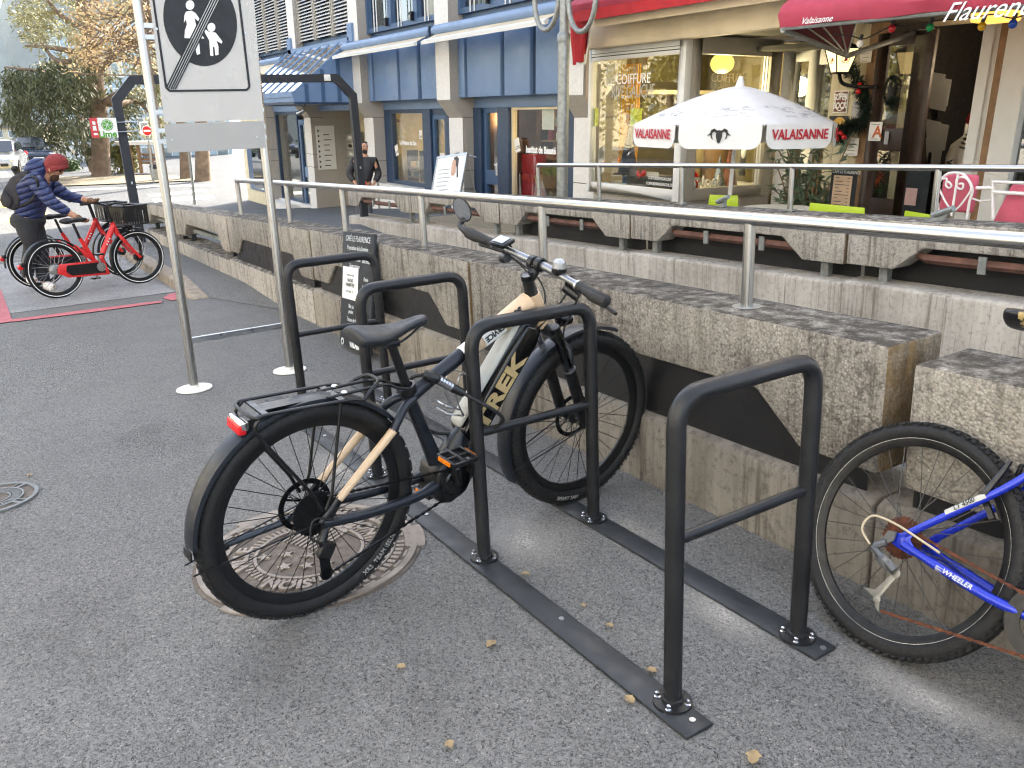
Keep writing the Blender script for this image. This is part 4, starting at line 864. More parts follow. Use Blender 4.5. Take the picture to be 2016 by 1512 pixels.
# fascia slab and inner beam
b = MB(); b.prism([(-10.05, 7.6, 2.62), (-10.05, 7.6, 3.6), (-10.05, 8.3, 3.6), (-10.05, 8.3, 2.80)], (9.5, 0, 0)); bs('fascia', 'beige', b, bevel=.01)
b = MB(); b.box(-10.9, -.6, 8.02, 8.2, 2.40, 2.80); b.box(-10.9, -.6, 8.2, 8.22, 2.46, 2.8); bs('beam', 'beige', b, bevel=.008)
b = MB(); b.box(-11.4, .5, 8.35, 14, 3.6, 9); bs('upper_wall', 'beige', b)
b = MB(); b.box(-11.2, 1.5, 10.4, 10.6, 2.5, 3.7); bs('upper_back', 'beige', b)
# folded crimson awning with hanging end strips
b = MB(); b.prism([(-10.5, 7.45, 2.80), (-10.5, 7.38, 2.92), (-10.5, 7.75, 3.12), (-10.5, 8.0, 3.08), (-10.5, 7.75, 2.83)], (4.2, 0, 0)); ra = bs('folded_awning', 'red_fabric', b, bevel=.02)
b = MB(); b.box(-10.35, -6.3, 7.43, 7.445, 2.70, 2.84); bs('valance', 'red_fabric_dark', b, ra)
hang = [(-10.80, .10, 'red_fabric_dark', 2.17, 0), (-10.69, .07, 'white_paint', 2.15, -.02), (-10.60, .03, 'red_fabric_dark', 2.2, -.04), (-10.565, .022, 'white_paint', 2.16, -.03), (-10.535, .022, 'white_paint', 2.15, -.02), (-10.50, .022, 'white_paint', 2.16, -.01), (-10.47, .025, 'red_fabric_dark', 2.3, .0), (-10.44, .015, 'white_paint', 2.16, 0)]
for x, w_, m_, z0, dy in hang:
    b = MB(); n = 8; pts = []
    for k in range(n + 1):
        t = k / n; pts.append((x + .02 * math.sin(t * 2.5), 7.75 + dy + .03 * math.sin(t * 4 + x * 9), 2.88 + (z0 - 2.88) * t))
    for k in range(n):
        a, c = V(pts[k]), V(pts[k + 1]); b.add([a, a + V((w_, 0, 0)), c + V((w_, 0, 0)), c, a + V((0, .02, 0)), a + V((w_, .02, 0)), c + V((w_, .02, 0)), c + V((0, .02, 0))], [(0, 1, 2, 3), (7, 6, 5, 4), (0, 3, 7, 4), (1, 5, 6, 2)])
    bs('hanging_strip', m_, b, ra)
b = MB()
for k in range(6): b.tube(spline([(-10.62 + k * .03, 7.72 - .02 * (k % 2), 2.2), (-10.6 + k * .05, 7.66, 2.6), (-10.45 + k * .06, 7.6, 2.85), (-10.2 + k * .05, 7.5, 2.92)], 4), .035, 7)
bs('bunched_fabric', 'red_fabric_dark', b, ra)
b = MB(); b.bar((-10.93, 8.22, .3), (-10.93, 8.22, 2.2), .028, 10); bs('downpipe', 'white_paint', b)
# lettering on the panes
txt('lettering', 'COIFFURE', fr(1246, 156, 8.295), .20, MAT['white'], p1, .001, sx=.86)
txt('lettering', 'RIVE GAUCHE', fr(1245, 181, 8.295), .26, pbr('faint_silver_lettering', '#a9a79c', .5), p1, .001, sx=.60)
mm_ = frame(Wp(1412, 154, 0, sx1 - .05), (0, 1, 0), (0, 0, 1))
txt('lettering', 'COIFFURE', frame(Wp(1435, 154, 0, sx1 - .05), (0, 1, 0), (0, 0, 1)), .17, pbr('worn_gold_lettering', '#b9ab84', .5), p2, .001, sx=.9)
for u, v, s_ in ((1298, 352, 'COIFFURERIVEGAUCHE'), (1298, 363, 'COIFFURERIVEGAUCHE.CH')): txt('lettering', s_, fr(u, v, 8.295), .06, MAT['white'], p1, .001, sx=.8)
# things inside the bay
GL = emis('lit_globe_shade', '#ffcf60', .42)
p = Wp(1422, 125, 1, 9.35); gb = thing('globe_lamp', 'round yellow lit globe lamp hanging in the hair salon', 'lamp', M.Translation(p))
b = MB(); b.ball(p, .17, .17, .145, 24, 14); b.build('shade', GL, gb); b = MB(); b.bar(p + V((0, 0, .14)), p + V((0, 0, .4)), .006, 6); b.build('cord', MAT['white'], gb)
L_ = D.lights.new('globe_light', 'POINT'); L_.energy = 20; L_.color = (1, .80, .45); L_.shadow_soft_size = .15; lo = D.objects.new('globe_light', L_); COL.objects.link(lo); lo.parent = gb; lo.location = (0, 0, -.3)
def at(u, v, Y): return Wp(u, v, 1, Y)
for i, (u0, v0, u1, v1, lb) in enumerate([(1287, 118, 1310, 176, 'dark framed picture, left one on the salon wall'), (1319, 121, 1337, 178, 'dark framed picture, right one close to the window corner')]):
    Y = 10.6; a, c = at(u0, v1, Y), at(u1, v0, Y); t = thing('framed_picture', lb, 'picture', M.Translation((a.x, Y, a.z)))
    b = MB(); w_ = .06; b.box(a.x, a.x + w_, Y, Y + .03, a.z, c.z); b.box(c.x - w_, c.x, Y, Y + .03, a.z, c.z); b.box(a.x + w_, c.x - w_, Y, Y + .03, a.z, a.z + w_ * 1.6); b.box(a.x + w_, c.x - w_, Y, Y + .03, c.z - w_, c.z); b.build('frame', MAT['wood_dark'], t)
    b = MB(); b.box(a.x + w_, c.x - w_, Y + .015, Y + .02, a.z + w_, c.z - w_); b.build('print', MAT['cream'], t)
b = MB(); b.box(-10.6, -9.0, 10.64, 10.68, .4, 2.44); bs('partition', pbr('salon_partition', '#857a58', .9), b)
b = MB()
rnd = random.Random(5)
for k in range(26): x = -10.83 + .42 * k / 25; b.tube([(x, 8.75 + .03 * (k % 3), 2.2), (x + rnd.uniform(-.01, .01), 8.75 + .03 * (k % 2), 1.0), (x + rnd.uniform(-.02, .02), 8.76, .55)], .011, 5)
tag(b.build('string_curtain', pbr('golden_string_curtain', '#d99a1c', .6, var=.3, scale=5), None), 'golden string curtain hanging in the salon window', 'curtain')
for u, v, w_, h_, lb in ((1173, 230, .13, .27, 'yellow paper square at the left edge of the salon window'), (1252, 231, .26, .25, 'yellow green paper square in the middle of the salon window')):
    q = at(u, v, 8.32); b = MB(); b.box(q.x - w_ / 2, q.x + w_ / 2, 8.318, 8.322, q.z - h_ / 2, q.z + h_ / 2); tag(b.build('paper_square', pbr('yellow_paper_' + str(u), '#d5d43f', .7), None), lb, 'paper')
def lathe_thing(name, label, cat, prof, c, m_, n=16, ax=(0, 0, 1)):
    b = MB(); b.lathe(prof, (0, 0, 0), ax, n); return tag(b.build(name, m_, None, M.Translation(c)), label, cat)
q = at(1236, 345, 8.6); b = MB(); b.tube([(0, 0, 0), (.0, 0, .3), (.02, 0, .55), (.03, 0, .72), (.1, 0, .80)], [.17, .10, .06, .035, .012], 12); b.lathe([(.24, 0), (.24, .012), (.14, .02)], (0, 0, 0), (0, 0, 1), 20); tag(b.build('pointed_hat', pbr('charcoal_felt', '#2b2a2d', .9), None, M.Translation((q.x, 8.6, .56))), 'tall dark pointed hat in the salon window', 'hat')
b = MB(); b.box(-10.2, -9.05, 8.42, 8.85, .42, .56); tag(b.build('display_plinth', MAT['black_coat'], None), 'low black display block in the salon window', 'display block')
rb = thing('ribbon_bow', 'red ribbon bow with scissors cards lying in the salon window', 'ribbon', M.Translation(at(1258, 352, 8.45)))
q = at(1260, 350, 8.45); b = MB()
for dx, dz in ((-.16, -.10), (.12, -.13), (-.1, .09), (.1, .10)): b.tube([q, q + V((dx * .6, 0, dz * .7)), q + V((dx, .02, dz))], [.02, .05, .03], 8, flat=.25)
b.ball(q, .035); b.build('loops', MAT['red_lens'], rb)
for i, (u, v, c_, lb) in enumerate([(1190, 352, '#a58a5f', 'tan display card low at the left of the salon window'), (1283, 352, '#d9d4c6', 'cream leaflet behind the red ribbon'), (1235, 358, '#3c5577', 'small blue bag below the pointed hat')]):
    q = at(u, v, 8.5 + .06 * i); b = MB(); b.box(-.13, .13, 0, .02, -.11, .1); tag(b.build('display_card' if i < 2 else 'gift_bag', pbr('card_%d' % i, c_, .6), None, M.Translation(q)), lb, 'card' if i < 2 else 'bag')
# christmas decorations and forms seen through the side pane
def side(u, v, X): return Wp(u, v, 0, X)
for i, (u, vt, vb, r_, c_, lb) in enumerate([(1414, 306, 368, .11, '#a7aaa6', 'silver sequin cone tree on the salon sill'), (1433, 286, 366, .14, '#8d5b46', 'copper sequin cone tree, taller than the silver one')]):
    q = side(u, vb, -9.12 - .1 * i); t_ = side(u, vt, -9.12 - .1 * i); lathe_thing('cone_tree', lb, 'decoration', [(.0001, 0), (r_, 0), (.004, t_.z - q.z)], (q.x, q.y, .42), pbr('sequins_%d' % i, c_, .25, .8, var=.5, scale=60, bump=.6, bscale=160), 18)
for i, (u, v, lb) in enumerate([(1354, 352, 'larger toy snowman with red cap and scarf on the sill'), (1368, 360, 'smaller toy snowman with red cap beside the letters')]):
    q = side(u, 370, -9.0); s_ = 1.25 if i == 0 else .85; t = thing('toy_snowman', lb, 'toy', M.Translation((q.x, q.y, .42)))
    b = MB(); b.ball((q.x, q.y, .42 + .07 * s_), .085 * s_); b.ball((q.x, q.y, .42 + .18 * s_), .06 * s_); b.build('body', MAT['white'], t)
    b = MB(); b.lathe([(.062 * s_, .205 * s_), (.05 * s_, .24 * s_), (.004, .29 * s_)], (q.x, q.y, .42), (0, 0, 1), 12); b.lathe([(.058 * s_, .13 * s_), (.072 * s_, .14 * s_), (.058 * s_, .155 * s_)], (q.x, q.y, .42), (0, 0, 1), 12); b.cbox((q.x + .07 * s_, q.y - .02, .42 + .08 * s_), .02, .03, .1 * s_); b.build('cap_and_scarf', MAT['red_lens'], t)
txt('letters', 'Noel', frame(side(1393, 358, -8.99), (0, 1, 0), (0, 0, 1)), .24, MAT['paper'], None, .012)
o = D.objects['letters']; tag(o, 'cream Noel letters standing on the salon sill', 'letters')
for i, (u, v, lb, c_) in enumerate([(1404, 320, 'tan dress form torso in the salon side window', '#8a6a48'), (1365, 325, 'narrow beige display form behind the toy snowmen', '#9a8a66')]):
    q = side(u, v, -9.75 - .1 * i); s_ = 1 if i == 0 else .7
    lathe_thing('display_form', lb, 'display form', [(.0001, -.5 * s_), (.12 * s_, -.48 * s_), (.17 * s_, -.1 * s_), (.24 * s_, .12 * s_), (.20 * s_, .38 * s_), (.08 * s_, .44 * s_), (.0001, .45 * s_)], q, pbr('form_%d' % i, c_, .7), 18)
fg = side(1464, 300, -9.4); ft = thing('figurine', 'small dark and white figurine standing in the salon side window', 'figurine', M.Translation((fg.x, fg.y, .42)))
b = MB(); b.lathe([(.05, 0), (.04, .25), (.06, .42), (.045, .55), (.02, .58), (.045, .64), (.03, .70), (.001, .72)], (fg.x, fg.y, fg.z - .35), (0, 0, 1), 12); b.lathe([(.08, .69), (.08, .7), (.04, .71), (.035, .77), (.001, .78)], (fg.x, fg.y, fg.z - .35), (0, 0, 1), 14); b.build('body', MAT['print_black'], ft); b = MB(); b.ball((fg.x + .02, fg.y - .02, fg.z + .02), .05, .04, .12); b.build('shirt', MAT['white'], ft)
ck = Wp(1598, 180, 1, 11.6); t = thing('wall_clock', 'large skeleton wall clock seen through the salon door', 'clock', M.Translation(ck))
b = MB(); b.lathe([(.33, 0), (.33, .03), (.37, .03), (.37, 0), (.33, 0)], ck, (0, -1, 0), 32); b.build('rim', MAT['print_black'], t); b = MB()
for k in range(12): a = k * PI / 6; d_ = V((math.cos(a), 0, math.sin(a))); b.bar(ck + d_ * .26, ck + d_ * .33, .01, 5)
b.bar(ck, ck + V((.05, -.01, .2)), .008, 5); b.bar(ck, ck + V((.14, -.01, -.05)), .008, 5); b.build('hands_and_marks', MAT['print_black'], t)
# ---------------------------------------------------------------- street lamp with two lower loops
lp = thing('street_lamp', 'grey galvanised lamp post with curled tube brackets in front of the shops', 'street lamp', M.Translation((-9.9, 7.0, -.4)))
b = MB(); b.tube([(-9.92, 7, -.6), (-9.93, 7, 2.45), (-9.93, 7, 2.46), (-9.93, 7, 7)], [.082, .080, .062, .055], 18); b.lathe([(.086, 2.40), (.09, 2.42), (.09, 2.5), (.064, 2.53)], (-9.93, 7, 0), (0, 0, 1), 18); b.build('post', MAT['galv'], lp, smooth=60)
for s_, u0 in ((-1, 1076), (1, 1146)):
    c_ = Wp(u0, 2, 1, 7.0); pts = []
    for k in range(15):
        a = PI + PI * k / 14; pts.append((c_.x + .30 * math.cos(a), 7.0, c_.z + .05 + .42 * math.sin(a)))
    b = MB(); b.tube([(pts[0][0], 7, 3.6)] + pts + [(pts[-1][0], 7, 3.6)], .036, 12); b.build('curled_bracket', MAT['galv'], lp, smooth=60)
# ---------------------------------------------------------------- café with crimson awning
cf = thing('cafe', 'café with a dark open interior under a crimson awning', 'café', M.Translation((-5.5, 9.6, -.2)))
def bc(name, m_, b, par=None, **kw): return b.build(name, MAT[m_] if isinstance(m_, str) else m_, par or cf, **kw)
zf_ = -.5
b = MB()
for k in range(4): b.box(-7.50 + k * .135, -7.50 + k * .135 + .126, 9.55, 9.7, zf_, 2.6)
bc('plank_pillar', pbr('cream_planks', '#c3b796', .7, var=.1, scale=4), b, bevel=.004)
b = MB(); b.box(-6.96, -6.80, 9.5, 9.75, zf_, 2.6); bc('timber_post', 'wood_mid', b)
b = MB(); b.box(-5.56, -5.44, 9.52, 9.62, zf_, 2.5); b.box(-5.44, -5.36, 9.56, 9.7, zf_, 2.5); bc('post', 'white_paint', b); b = MB(); b.box(-5.36, -5.28, 9.5, 9.7, zf_, 2.5); bc('post', 'wood_mid', b); b = MB(); b.box(-5.28, -5.02, 9.5, 9.62, zf_, 2.5); bc('post', 'white_paint', b)
b = MB(); b.box(-5.0, -1, 9.55, 9.62, zf_, .75); b.box(-5.0, -1, 9.55, 9.62, 2.0, 2.5); wn = bc('window', 'wood_dark', b); b = MB(); b.box(-5.0, -1, 9.58, 9.586, .75, 2.0); bc('pane', 'glass_dark', b, wn)
b = MB(); b.box(-7.0, -1, 9.3, 9.9, 2.5, 3.6); bc('lintel', pbr('dark_lintel', '#4a443d', .8), b)
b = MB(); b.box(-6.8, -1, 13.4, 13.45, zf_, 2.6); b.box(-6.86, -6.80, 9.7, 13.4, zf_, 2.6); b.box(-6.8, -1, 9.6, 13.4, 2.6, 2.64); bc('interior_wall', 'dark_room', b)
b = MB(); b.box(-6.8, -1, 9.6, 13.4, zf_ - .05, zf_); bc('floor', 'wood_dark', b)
PL = pbr('ochre_stone_panel', '#a8875a', .8, var=.35, scale=3)
for u0, u1, v0, v1 in ((1848, 1880, 100, 330), (1890, 1925, 100, 170), (1878, 1908, 212, 330), (1930, 1955, 102, 330)):
    a, c = Wp(u0, v1, 1, 11.6), Wp(u1, v0, 1, 11.6); b = MB(); b.box(a.x, c.x, 11.58, 11.62, a.z, c.z); bc('wall_panel', PL, b)
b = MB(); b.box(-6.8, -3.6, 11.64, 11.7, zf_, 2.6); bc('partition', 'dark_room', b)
# open door leaf
def lf(u, v): return Wp(u, v, 1, 9.42)
b = MB(); a, c = lf(1712, 250), lf(1808, 62); b.box(-6.76, -6.60, 9.38, 9.44, zf_, 2.36); b.box(-6.27, -6.02, 9.38, 9.44, zf_, 2.36); b.box(-6.60, -6.27, 9.38, 9.44, 2.22, 2.36); b.box(-6.60, -6.27, 9.38, 9.44, 1.02, 1.28)
b.box(-6.60, -6.27, 9.38, 9.44, zf_, .45); dl = bc('door_leaf', 'wood_dark', b, bevel=.006)
b = MB(); b.box(-6.60, -6.27, 9.40, 9.406, 1.28, 2.22); b.box(-6.60, -6.27, 9.40, 9.406, .45, 1.02); bc('pane', 'glass', b, dl)
b = MB(); b.box(-6.62, -6.40, 9.75, 9.77, .4, 2.4); b.box(-6.39, -6.30, 9.75, 9.77, .4, 2.4); bc('white_boarding', 'cream', b)
# awning: cassette above, sloped cloth, front valance, fan-shaped end
ax0, ax1 = -6.02, 0.5
b = MB(); b.closed_hint = False
for m0, m1, dd in ((0, 1, 0),):
    xs_ = lin(ax0, ax1, 26); prof = [(9.3, 3.35), (7.4, 2.72), (6.95, 2.55), (6.82, 2.46), (6.78, 2.36), (6.83, 2.262)]
    for i, x in enumerate(xs_):
        for j, (y_, z_) in enumerate(prof): b.v.append(V((x, y_ + .012 * math.sin(i * 2.3 + j), z_ - .012 * (x - ax0) + .008 * math.sin(i * 1.7 + j * 2))))
    n = len(prof)
    for i in range(len(xs_) - 1):
        for j in range(n - 1): b.f.append((i * n + j, (i + 1) * n + j, (i + 1) * n + j + 1, i * n + j + 1))
    b.mi = [0] * len(b.f)
aw = bc('awning', 'red_fabric', b, smooth=50)
b = MB(); b.tube([(ax0, 6.86, 2.255), (ax1, 6.86, 2.18)], .022, 8); bc('front_tube', 'galv', b, aw)
hub = V((-6.35, 8.3, 2.06)); b = MB(); b.closed_hint = False
fan = [V((ax0, 6.84, 2.25)), V((ax0 - .03, 6.86, 2.42)), V((ax0 - .06, 7.1, 2.56)), V((ax0 - .1, 7.6, 2.72)), V((ax0 - .15, 8.3, 2.95))]
for i in range(4): b.add([hub, fan[i], fan[i + 1]], [(0, 1, 2)])
bc('end_fan', pbr('dark_crimson_lining', '#5a1c2a', .85), b, aw, smooth=0)
b = MB()
for q in fan: b.bar(hub, q, .012, 6)
b.tube([hub + V((0, .02, 0)), (ax0, 6.86, 2.24)], .028, 8); b.bar(hub, hub + V((.05, 1.2, .3)), .03, 8); bc('arm', 'galv', b, aw)
txt('lettering', 'Flaurence', frame(Wp(1955, 14, 1, 6.80), (1, 0, -.012), (0, .25, 1)) @ M.Translation((0, -.02, .012)), .21, MAT['white'], aw, .001, shear=.35, sx=.95)
txt('lettering', 'Valaisanne', frame(Wp(1609, 40, 1, 6.80), (1, 0, -.012), (0, .25, 1)) @ M.Translation((0, 0, .012)), .085, MAT['white'], aw, .001, shear=.3)
# wall lantern
LM = pbr('lit_milk_glass', '#f0dcae', .5); s_ = NT('lantern_glass'); s_.p(c='#f2e0b4', e='#ffd98c', es=.42, r=.4); LM = s_.m
ln = thing('wall_lantern', 'lit glass lantern with red emblems on the café pillar', 'lantern', M.Translation((-6.78, 8.7, 2.05)))
c_ = V((-6.77, 8.75, 1.92))
b = MB(); b.lathe([(.10, 0), (.19, .25)], c_, (0, 0, 1), 4, start=R(20)); b.closed_hint = False; b.build('glass', LM, ln, smooth=0)
b = MB(); b.lathe([(.215, .25), (.22, .26), (.05, .34), (.05, .40), (.001, .42)], c_, (0, 0, 1), 4, start=R(20)); b.lathe([(.11, -.02), (.12, 0), (.001, 0)], c_, (0, 0, 1), 4, start=R(20))
for k in range(4):
    a = R(20) + k * PI / 2; d_ = V((1, 0, 0)) ; u_ = V((0, 1, 0)) ; q = lambda r, h: c_ + V((1, 0, 0)) * r * math.cos(a) + V((0, 1, 0)) * r * math.sin(a) + V((0, 0, h))
    b.bar(q(.105, 0), q(.195, .25), .008, 5)
b.tube(spline([c_ + V((0, 0, -.02)), c_ + V((-.02, .1, -.12)), c_ + V((.05, .3, -.16)), c_ + V((.1, .85, -.16))], 4), .022, 8); b.build('frame', MAT['black'], ln)
for k in (2, 3):
    a = R(20) + k * PI / 2 + PI / 4; n_ = V((math.cos(a), math.sin(a), -.25)).normalized(); m_ = frame(c_ + V((math.cos(a), math.sin(a), 0)) * .108 + V((0, 0, .14)), V((0, 0, 1)).cross(n_), (0, 0, 1))
    b = MB(); b.x = m_; b.lathe([(.042, .001), (.042, .003), (.05, .003), (.05, .001)], (0, 0, 0), (0, 0, 1), 20); b.prism([(.03, -.02, .001), (.005, .035, .001), (-.012, .0, .001), (-.02, -.03, .001)], (0, 0, .002)); b.build('emblem', MAT['red_print'], ln, smooth=0)
# signs and notices on the pillar
def card(name, lb, cat, u0, v0, u1, v1, Y, m_, lines=0, body=None, seed=0, group=None):
    a, c = Wp(u0, v1, 1, Y), Wp(u1, v0, 1, Y); t = thing(name, lb, cat, M.Translation(((a.x + c.x) / 2, Y, a.z)), group)
    b = MB(); b.box(a.x, c.x, Y - .006, Y, a.z, c.z); b.build('sheet', m_, t)
    if lines:
        rnd = random.Random(seed); b = MB(); h = (c.z - a.z)
        for k in range(lines):
            z = c.z - h * (.14 + .76 * k / max(1, lines - 1)); w_ = (c.x - a.x) * rnd.uniform(.3, .7); xc = (a.x + c.x) / 2; b.box(xc - w_ / 2, xc + w_ / 2, Y - .008, Y - .0061, z - h * .012, z + h * .012)
        b.build('print', MAT['print_black'], t, smooth=0)
    return t, a, c
BRN = pbr('brown_beer_sign', '#6e3826', .5)
t, a, c = card('beer_sign', 'brown round-logo beer sign on the café pillar', 'sign', 1640, 178, 1672, 222, 9.53, MAT['white'])
b = MB(); b.box(a.x + .012, c.x - .012, 9.518, 9.523, a.z + .012, c.z - .012); b.build('panel', BRN, t)
mid = (a + c) / 2; b = MB(); r_ = (c.z - a.z) * .42; b.x = M.Translation((mid.x, 9.517, mid.z)) @ M.Diagonal((.72, 1, 1, 1)); b.lathe([(r_ * .9, 0), (r_ * .9, .003), (r_, .003), (r_, 0)], (0, 0, 0), (0, -1, 0), 30); b.build('ring', MAT['white'], t)
for s_, dz in (('SUPER', .055), ('BOCK', -.05)): txt('lettering', s_, frame((mid.x, 9.514, mid.z + dz), (1, 0, 0), (0, 0, 1)), .105, MAT['white'], t, .001, sx=.72, bold=.003)
t, a, c = card('beer_sign', 'dark stout sign with gold arc half hidden by the parasol', 'sign', 1630, 228, 1671, 264, 9.53, MAT['print_black']); mid = (a + c) / 2
b = MB(); b.x = M.Translation((mid.x + .02, 9.52, mid.z)); b.lathe([(.0001, 0), (.0001, .003), (.10, .003), (.10, 0)], (0, 0, 0), (0, -1, 0), 24, ang=PI, u0=(1, 0, 0)); b.build('gold_arc', pbr('gold_print', '#c49a3f', .5), t)
txt('lettering', 'GUINNESS', frame((mid.x - .03, 9.519, a.z + .055), (1, 0, 0), (0, 0, 1)), .085, MAT['white'], t, .001, sx=.8)
card('notice', 'pale octagonal notice high on the brown timber post', 'notice', 1692, 94, 1718, 124, 9.46, MAT['paper'], 4, seed=1)
card('notice', 'grey notice behind the garland on the timber post', 'notice', 1676, 198, 1702, 232, 9.46, MAT['sign_grey'], 4, seed=2)
card('notice', 'pink-grey notice lower on the café post, printed in two bold lines', 'notice', 1662, 272, 1692, 306, 9.46, MAT['paper'], 5, seed=3)
card('notice', 'white notice under the parasol on the salon door', 'notice', 1566, 268, 1587, 288, 9.9, MAT['paper'], 0)
t, a, c = card('notice', 'pinkish notice with a big letter A on the open door', 'notice', 1709, 240, 1738, 277, 9.36, MAT['paper'], 2, seed=6); txt('lettering', 'A', frame((a.x + .12, 9.352, a.z + .1), (1, 0, 0), (0, 0, 1)), .19, pbr('orange_print', '#c0602a', .6), t, .001, bold=.004)
card('notice', 'small grey notice right of the letter A on the door glass', 'notice', 1740, 259, 1751, 284, 9.36, MAT['sign_grey'])
# garland and wreath
FIR = pbr('dark_fir_green', '#16281c', .8, var=.4, scale=20)
def fir(b, c, n, r, rnd, l=.07):
    for k in range(n):
        d_ = V((rnd.gauss(0, 1), rnd.gauss(0, 1), rnd.gauss(0, 1))).normalized(); q = V(c) + d_ * rnd.uniform(0, r); s_ = d_.cross(V((0, .3, 1))).normalized() * .012
        b.add([q - s_, q + s_, q + d_ * l], [(0, 1, 2)])
rnd = random.Random(11); gl_ = thing('garland', 'dark fir garland with red baubles hanging down the café post', 'garland', M.Translation((-6.95, 9.4, 1.6)))
b = MB(); b.closed_hint = False
path = spline([Wp(*q, 1, 9.36) for q in [(1672, 130), (1690, 165), (1700, 195), (1706, 225), (1690, 246), (1668, 252), (1650, 262), (1660, 275)]], 6)
for q in path: fir(b, q, 60, .09, rnd)
b.build('fir_needles', FIR, gl_, smooth=0)
b = MB(); b.closed_hint = True
for u, v in ((1692, 168), (1690, 180), (1655, 262), (1662, 270), (1648, 272)): b.ball(Wp(u, v, 1, 9.3), .035)
b.build('bauble', MAT['red_lens'], gl_)
wr = thing('wreath', 'oval dark wreath with a little figure on the open café door', 'wreath', M.Translation((-6.5, 9.35, 1.6)))
b = MB(); b.closed_hint = False; cw = Wp(1753, 178, 1, 9.36)
for k in range(40): a = k * PI / 20; fir(b, cw + V((.075 * math.cos(a), 0, .15 * math.sin(a))), 14, .015, rnd, .03)
fir(b, cw + V((.05, 0, -.15)), 120, .07, rnd)
b.build('ring', FIR, wr, smooth=0); b = MB(); b.lathe([(.04, -.11), (.025, .0), (.03, .04), (.012, .05), (.02, .075), (.001, .10)], cw, (0, 0, 1), 10); b.tube([cw + V((.10, -.01, -.03)), cw + V((.16, -.01, .06))], .008, 6); b.build('figure', MAT['print_black'], wr)
fl = thing('flower_arrangement', 'orange and red flowers behind the lower door glass', 'flowers', M.Translation((-6.5, 9.5, .8)))
for nm, c_, spots in (('petals', '#b5502a', [(1722, 300), (1716, 290), (1732, 296), (1722, 362), (1730, 350), (1738, 262), (1728, 232), (1714, 305)]), ('leaves', '#35502c', [(1712, 372), (1722, 376), (1735, 370), (1726, 302)])):
    b = MB(); b.closed_hint = False
    for u, v in spots: fir(b, Wp(u, v, 1, 9.52), 40, .07, rnd, .06)
    b.build(nm, pbr('flower_' + nm, c_, .7, var=.3), fl, smooth=0)
# coloured bulbs
bb = thing('festoon_lights', 'string of coloured bulbs under the awning edge', 'string lights', M.Translation((-5, 7.2, 2.2)))
pts = [Wp(u, v, 1, 7.2) for u, v in [(1640, 66), (1680, 72), (1704, 76), (1760, 50), (1800, 60), (1836, 42), (1900, 36), (1930, 32), (1960, 28), (1994, 36), (2030, 24)]]
b = MB(); b.tube(spline(pts, 3), .006, 5); b.build('wire', MAT['black'], bb)
for i, (u, v, c_) in enumerate([(1693, 86, '#e8e4da'), (1756, 56, '#c02a33'), (1831, 54, '#13874a'), (1933, 52, '#c99a18'), (1994, 47, '#244aa8')]):
    q = Wp(u, v, 1, 7.2); b = MB(); b.ball(q, .033, .033, .036); bu = b.build('bulb', pbr('bulb_%d' % i, c_, .15, var=.03), bb); b = MB(); b.bar(q + V((0, 0, .03)), q + V((.015, 0, .08)), .016, 8); b.build('socket', MAT['black'], bu)
OL = NT('lit_amber_glass'); OL.p(c='#d9952a', e=OL.mix(OL.noise(14, 4), '#ff9a1e', '#ffd67a'), es=.33, r=.4)
a, c = Wp(1922, 51, 1, 8.9), Wp(1995, 15, 1, 8.9); wl = thing('ceiling_lamp', 'lit amber glass lamp under the awning at right', 'lamp', M.Translation((a + c) / 2)); b = MB(); b.box(a.x, c.x, 8.75, 9.1, a.z + .02, c.z + .05); b.build('shade', OL.m, wl, bevel=.03); b = MB(); b.box(a.x - .01, c.x + .01, 8.74, 9.11, (a.z + c.z) / 2 + .05, (a.z + c.z) / 2 + .065); b.build('rim', MAT['wood_mid'], wl)
L_ = D.lights.new('cafe_fill_light', 'POINT'); L_.energy = 9; L_.color = (1, .78, .5); L_.shadow_soft_size = .2; lo = D.objects.new('cafe_fill_light', L_); COL.objects.link(lo); lo.parent = wl; lo.location = (-.3, 1.2, -.25)  # added fill light, set back inside the café to brighten its interior
# inside: leaflet rack and big bottle figure
lr = thing('leaflet_rack', 'leaflet rack with magazines in the dark café entrance', 'rack', M.Translation((-5.9, 10.6, 0)))
for i, (u, v) in enumerate([(1838, 170), (1846, 190), (1850, 180), (1830, 262), (1845, 268), (1835, 300)]):
    q = Wp(u, v, 1, 10.6 + .03 * i); b = MB(); b.x = M.Translation(q) @ M.Rotation(.3, 4, 'X') @ M.Rotation(.2, 4, 'Y'); b.box(-.13, .13, 0, .01, -.17, .17); b.build('leaflet', MAT['sign_grey'], lr)
b = MB(); q = Wp(1840, 240, 1, 10.75); b.box(q.x - .02, q.x + .02, q.y, q.y + .02, zf_, 1.9); b.build('stand', MAT['black'], lr)
pt = Wp(1893, 310, 1, 10.9); t = thing('bottle_display', 'pale bottle shaped figure with vertical lettering in the café', 'display', M.Translation((pt.x, pt.y, zf_))); b = MB(); b.lathe([(.0001, -.9), (.17, -.9), (.19, .0), (.15, .16), (.06, .24), (.02, .28), (.02, .42), (.001, .43)], pt, (0, 0, 1), 18); b.build('body', MAT['paper'], t)
txt('lettering', 'VALAI', frame(pt + V((-.04, -.2, -.18)), (0, 0, -1), (1, 0, 0)), .12, MAT['print_black'], t, .001, bold=.002)
pt = Wp(1935, 260, 1, 10.6); t = thing('plush_figure', 'white plush figure with red cap and striped scarf in the café', 'toy', M.Translation((pt.x, pt.y, zf_))); b = MB(); b.ball(pt + V((0, 0, -.32)), .28, .24, .30, 18, 12); b.ball(pt + V((.06, 0, .03)), .19, .17, .17, 16, 10); b.build('body', MAT['paper'], t)
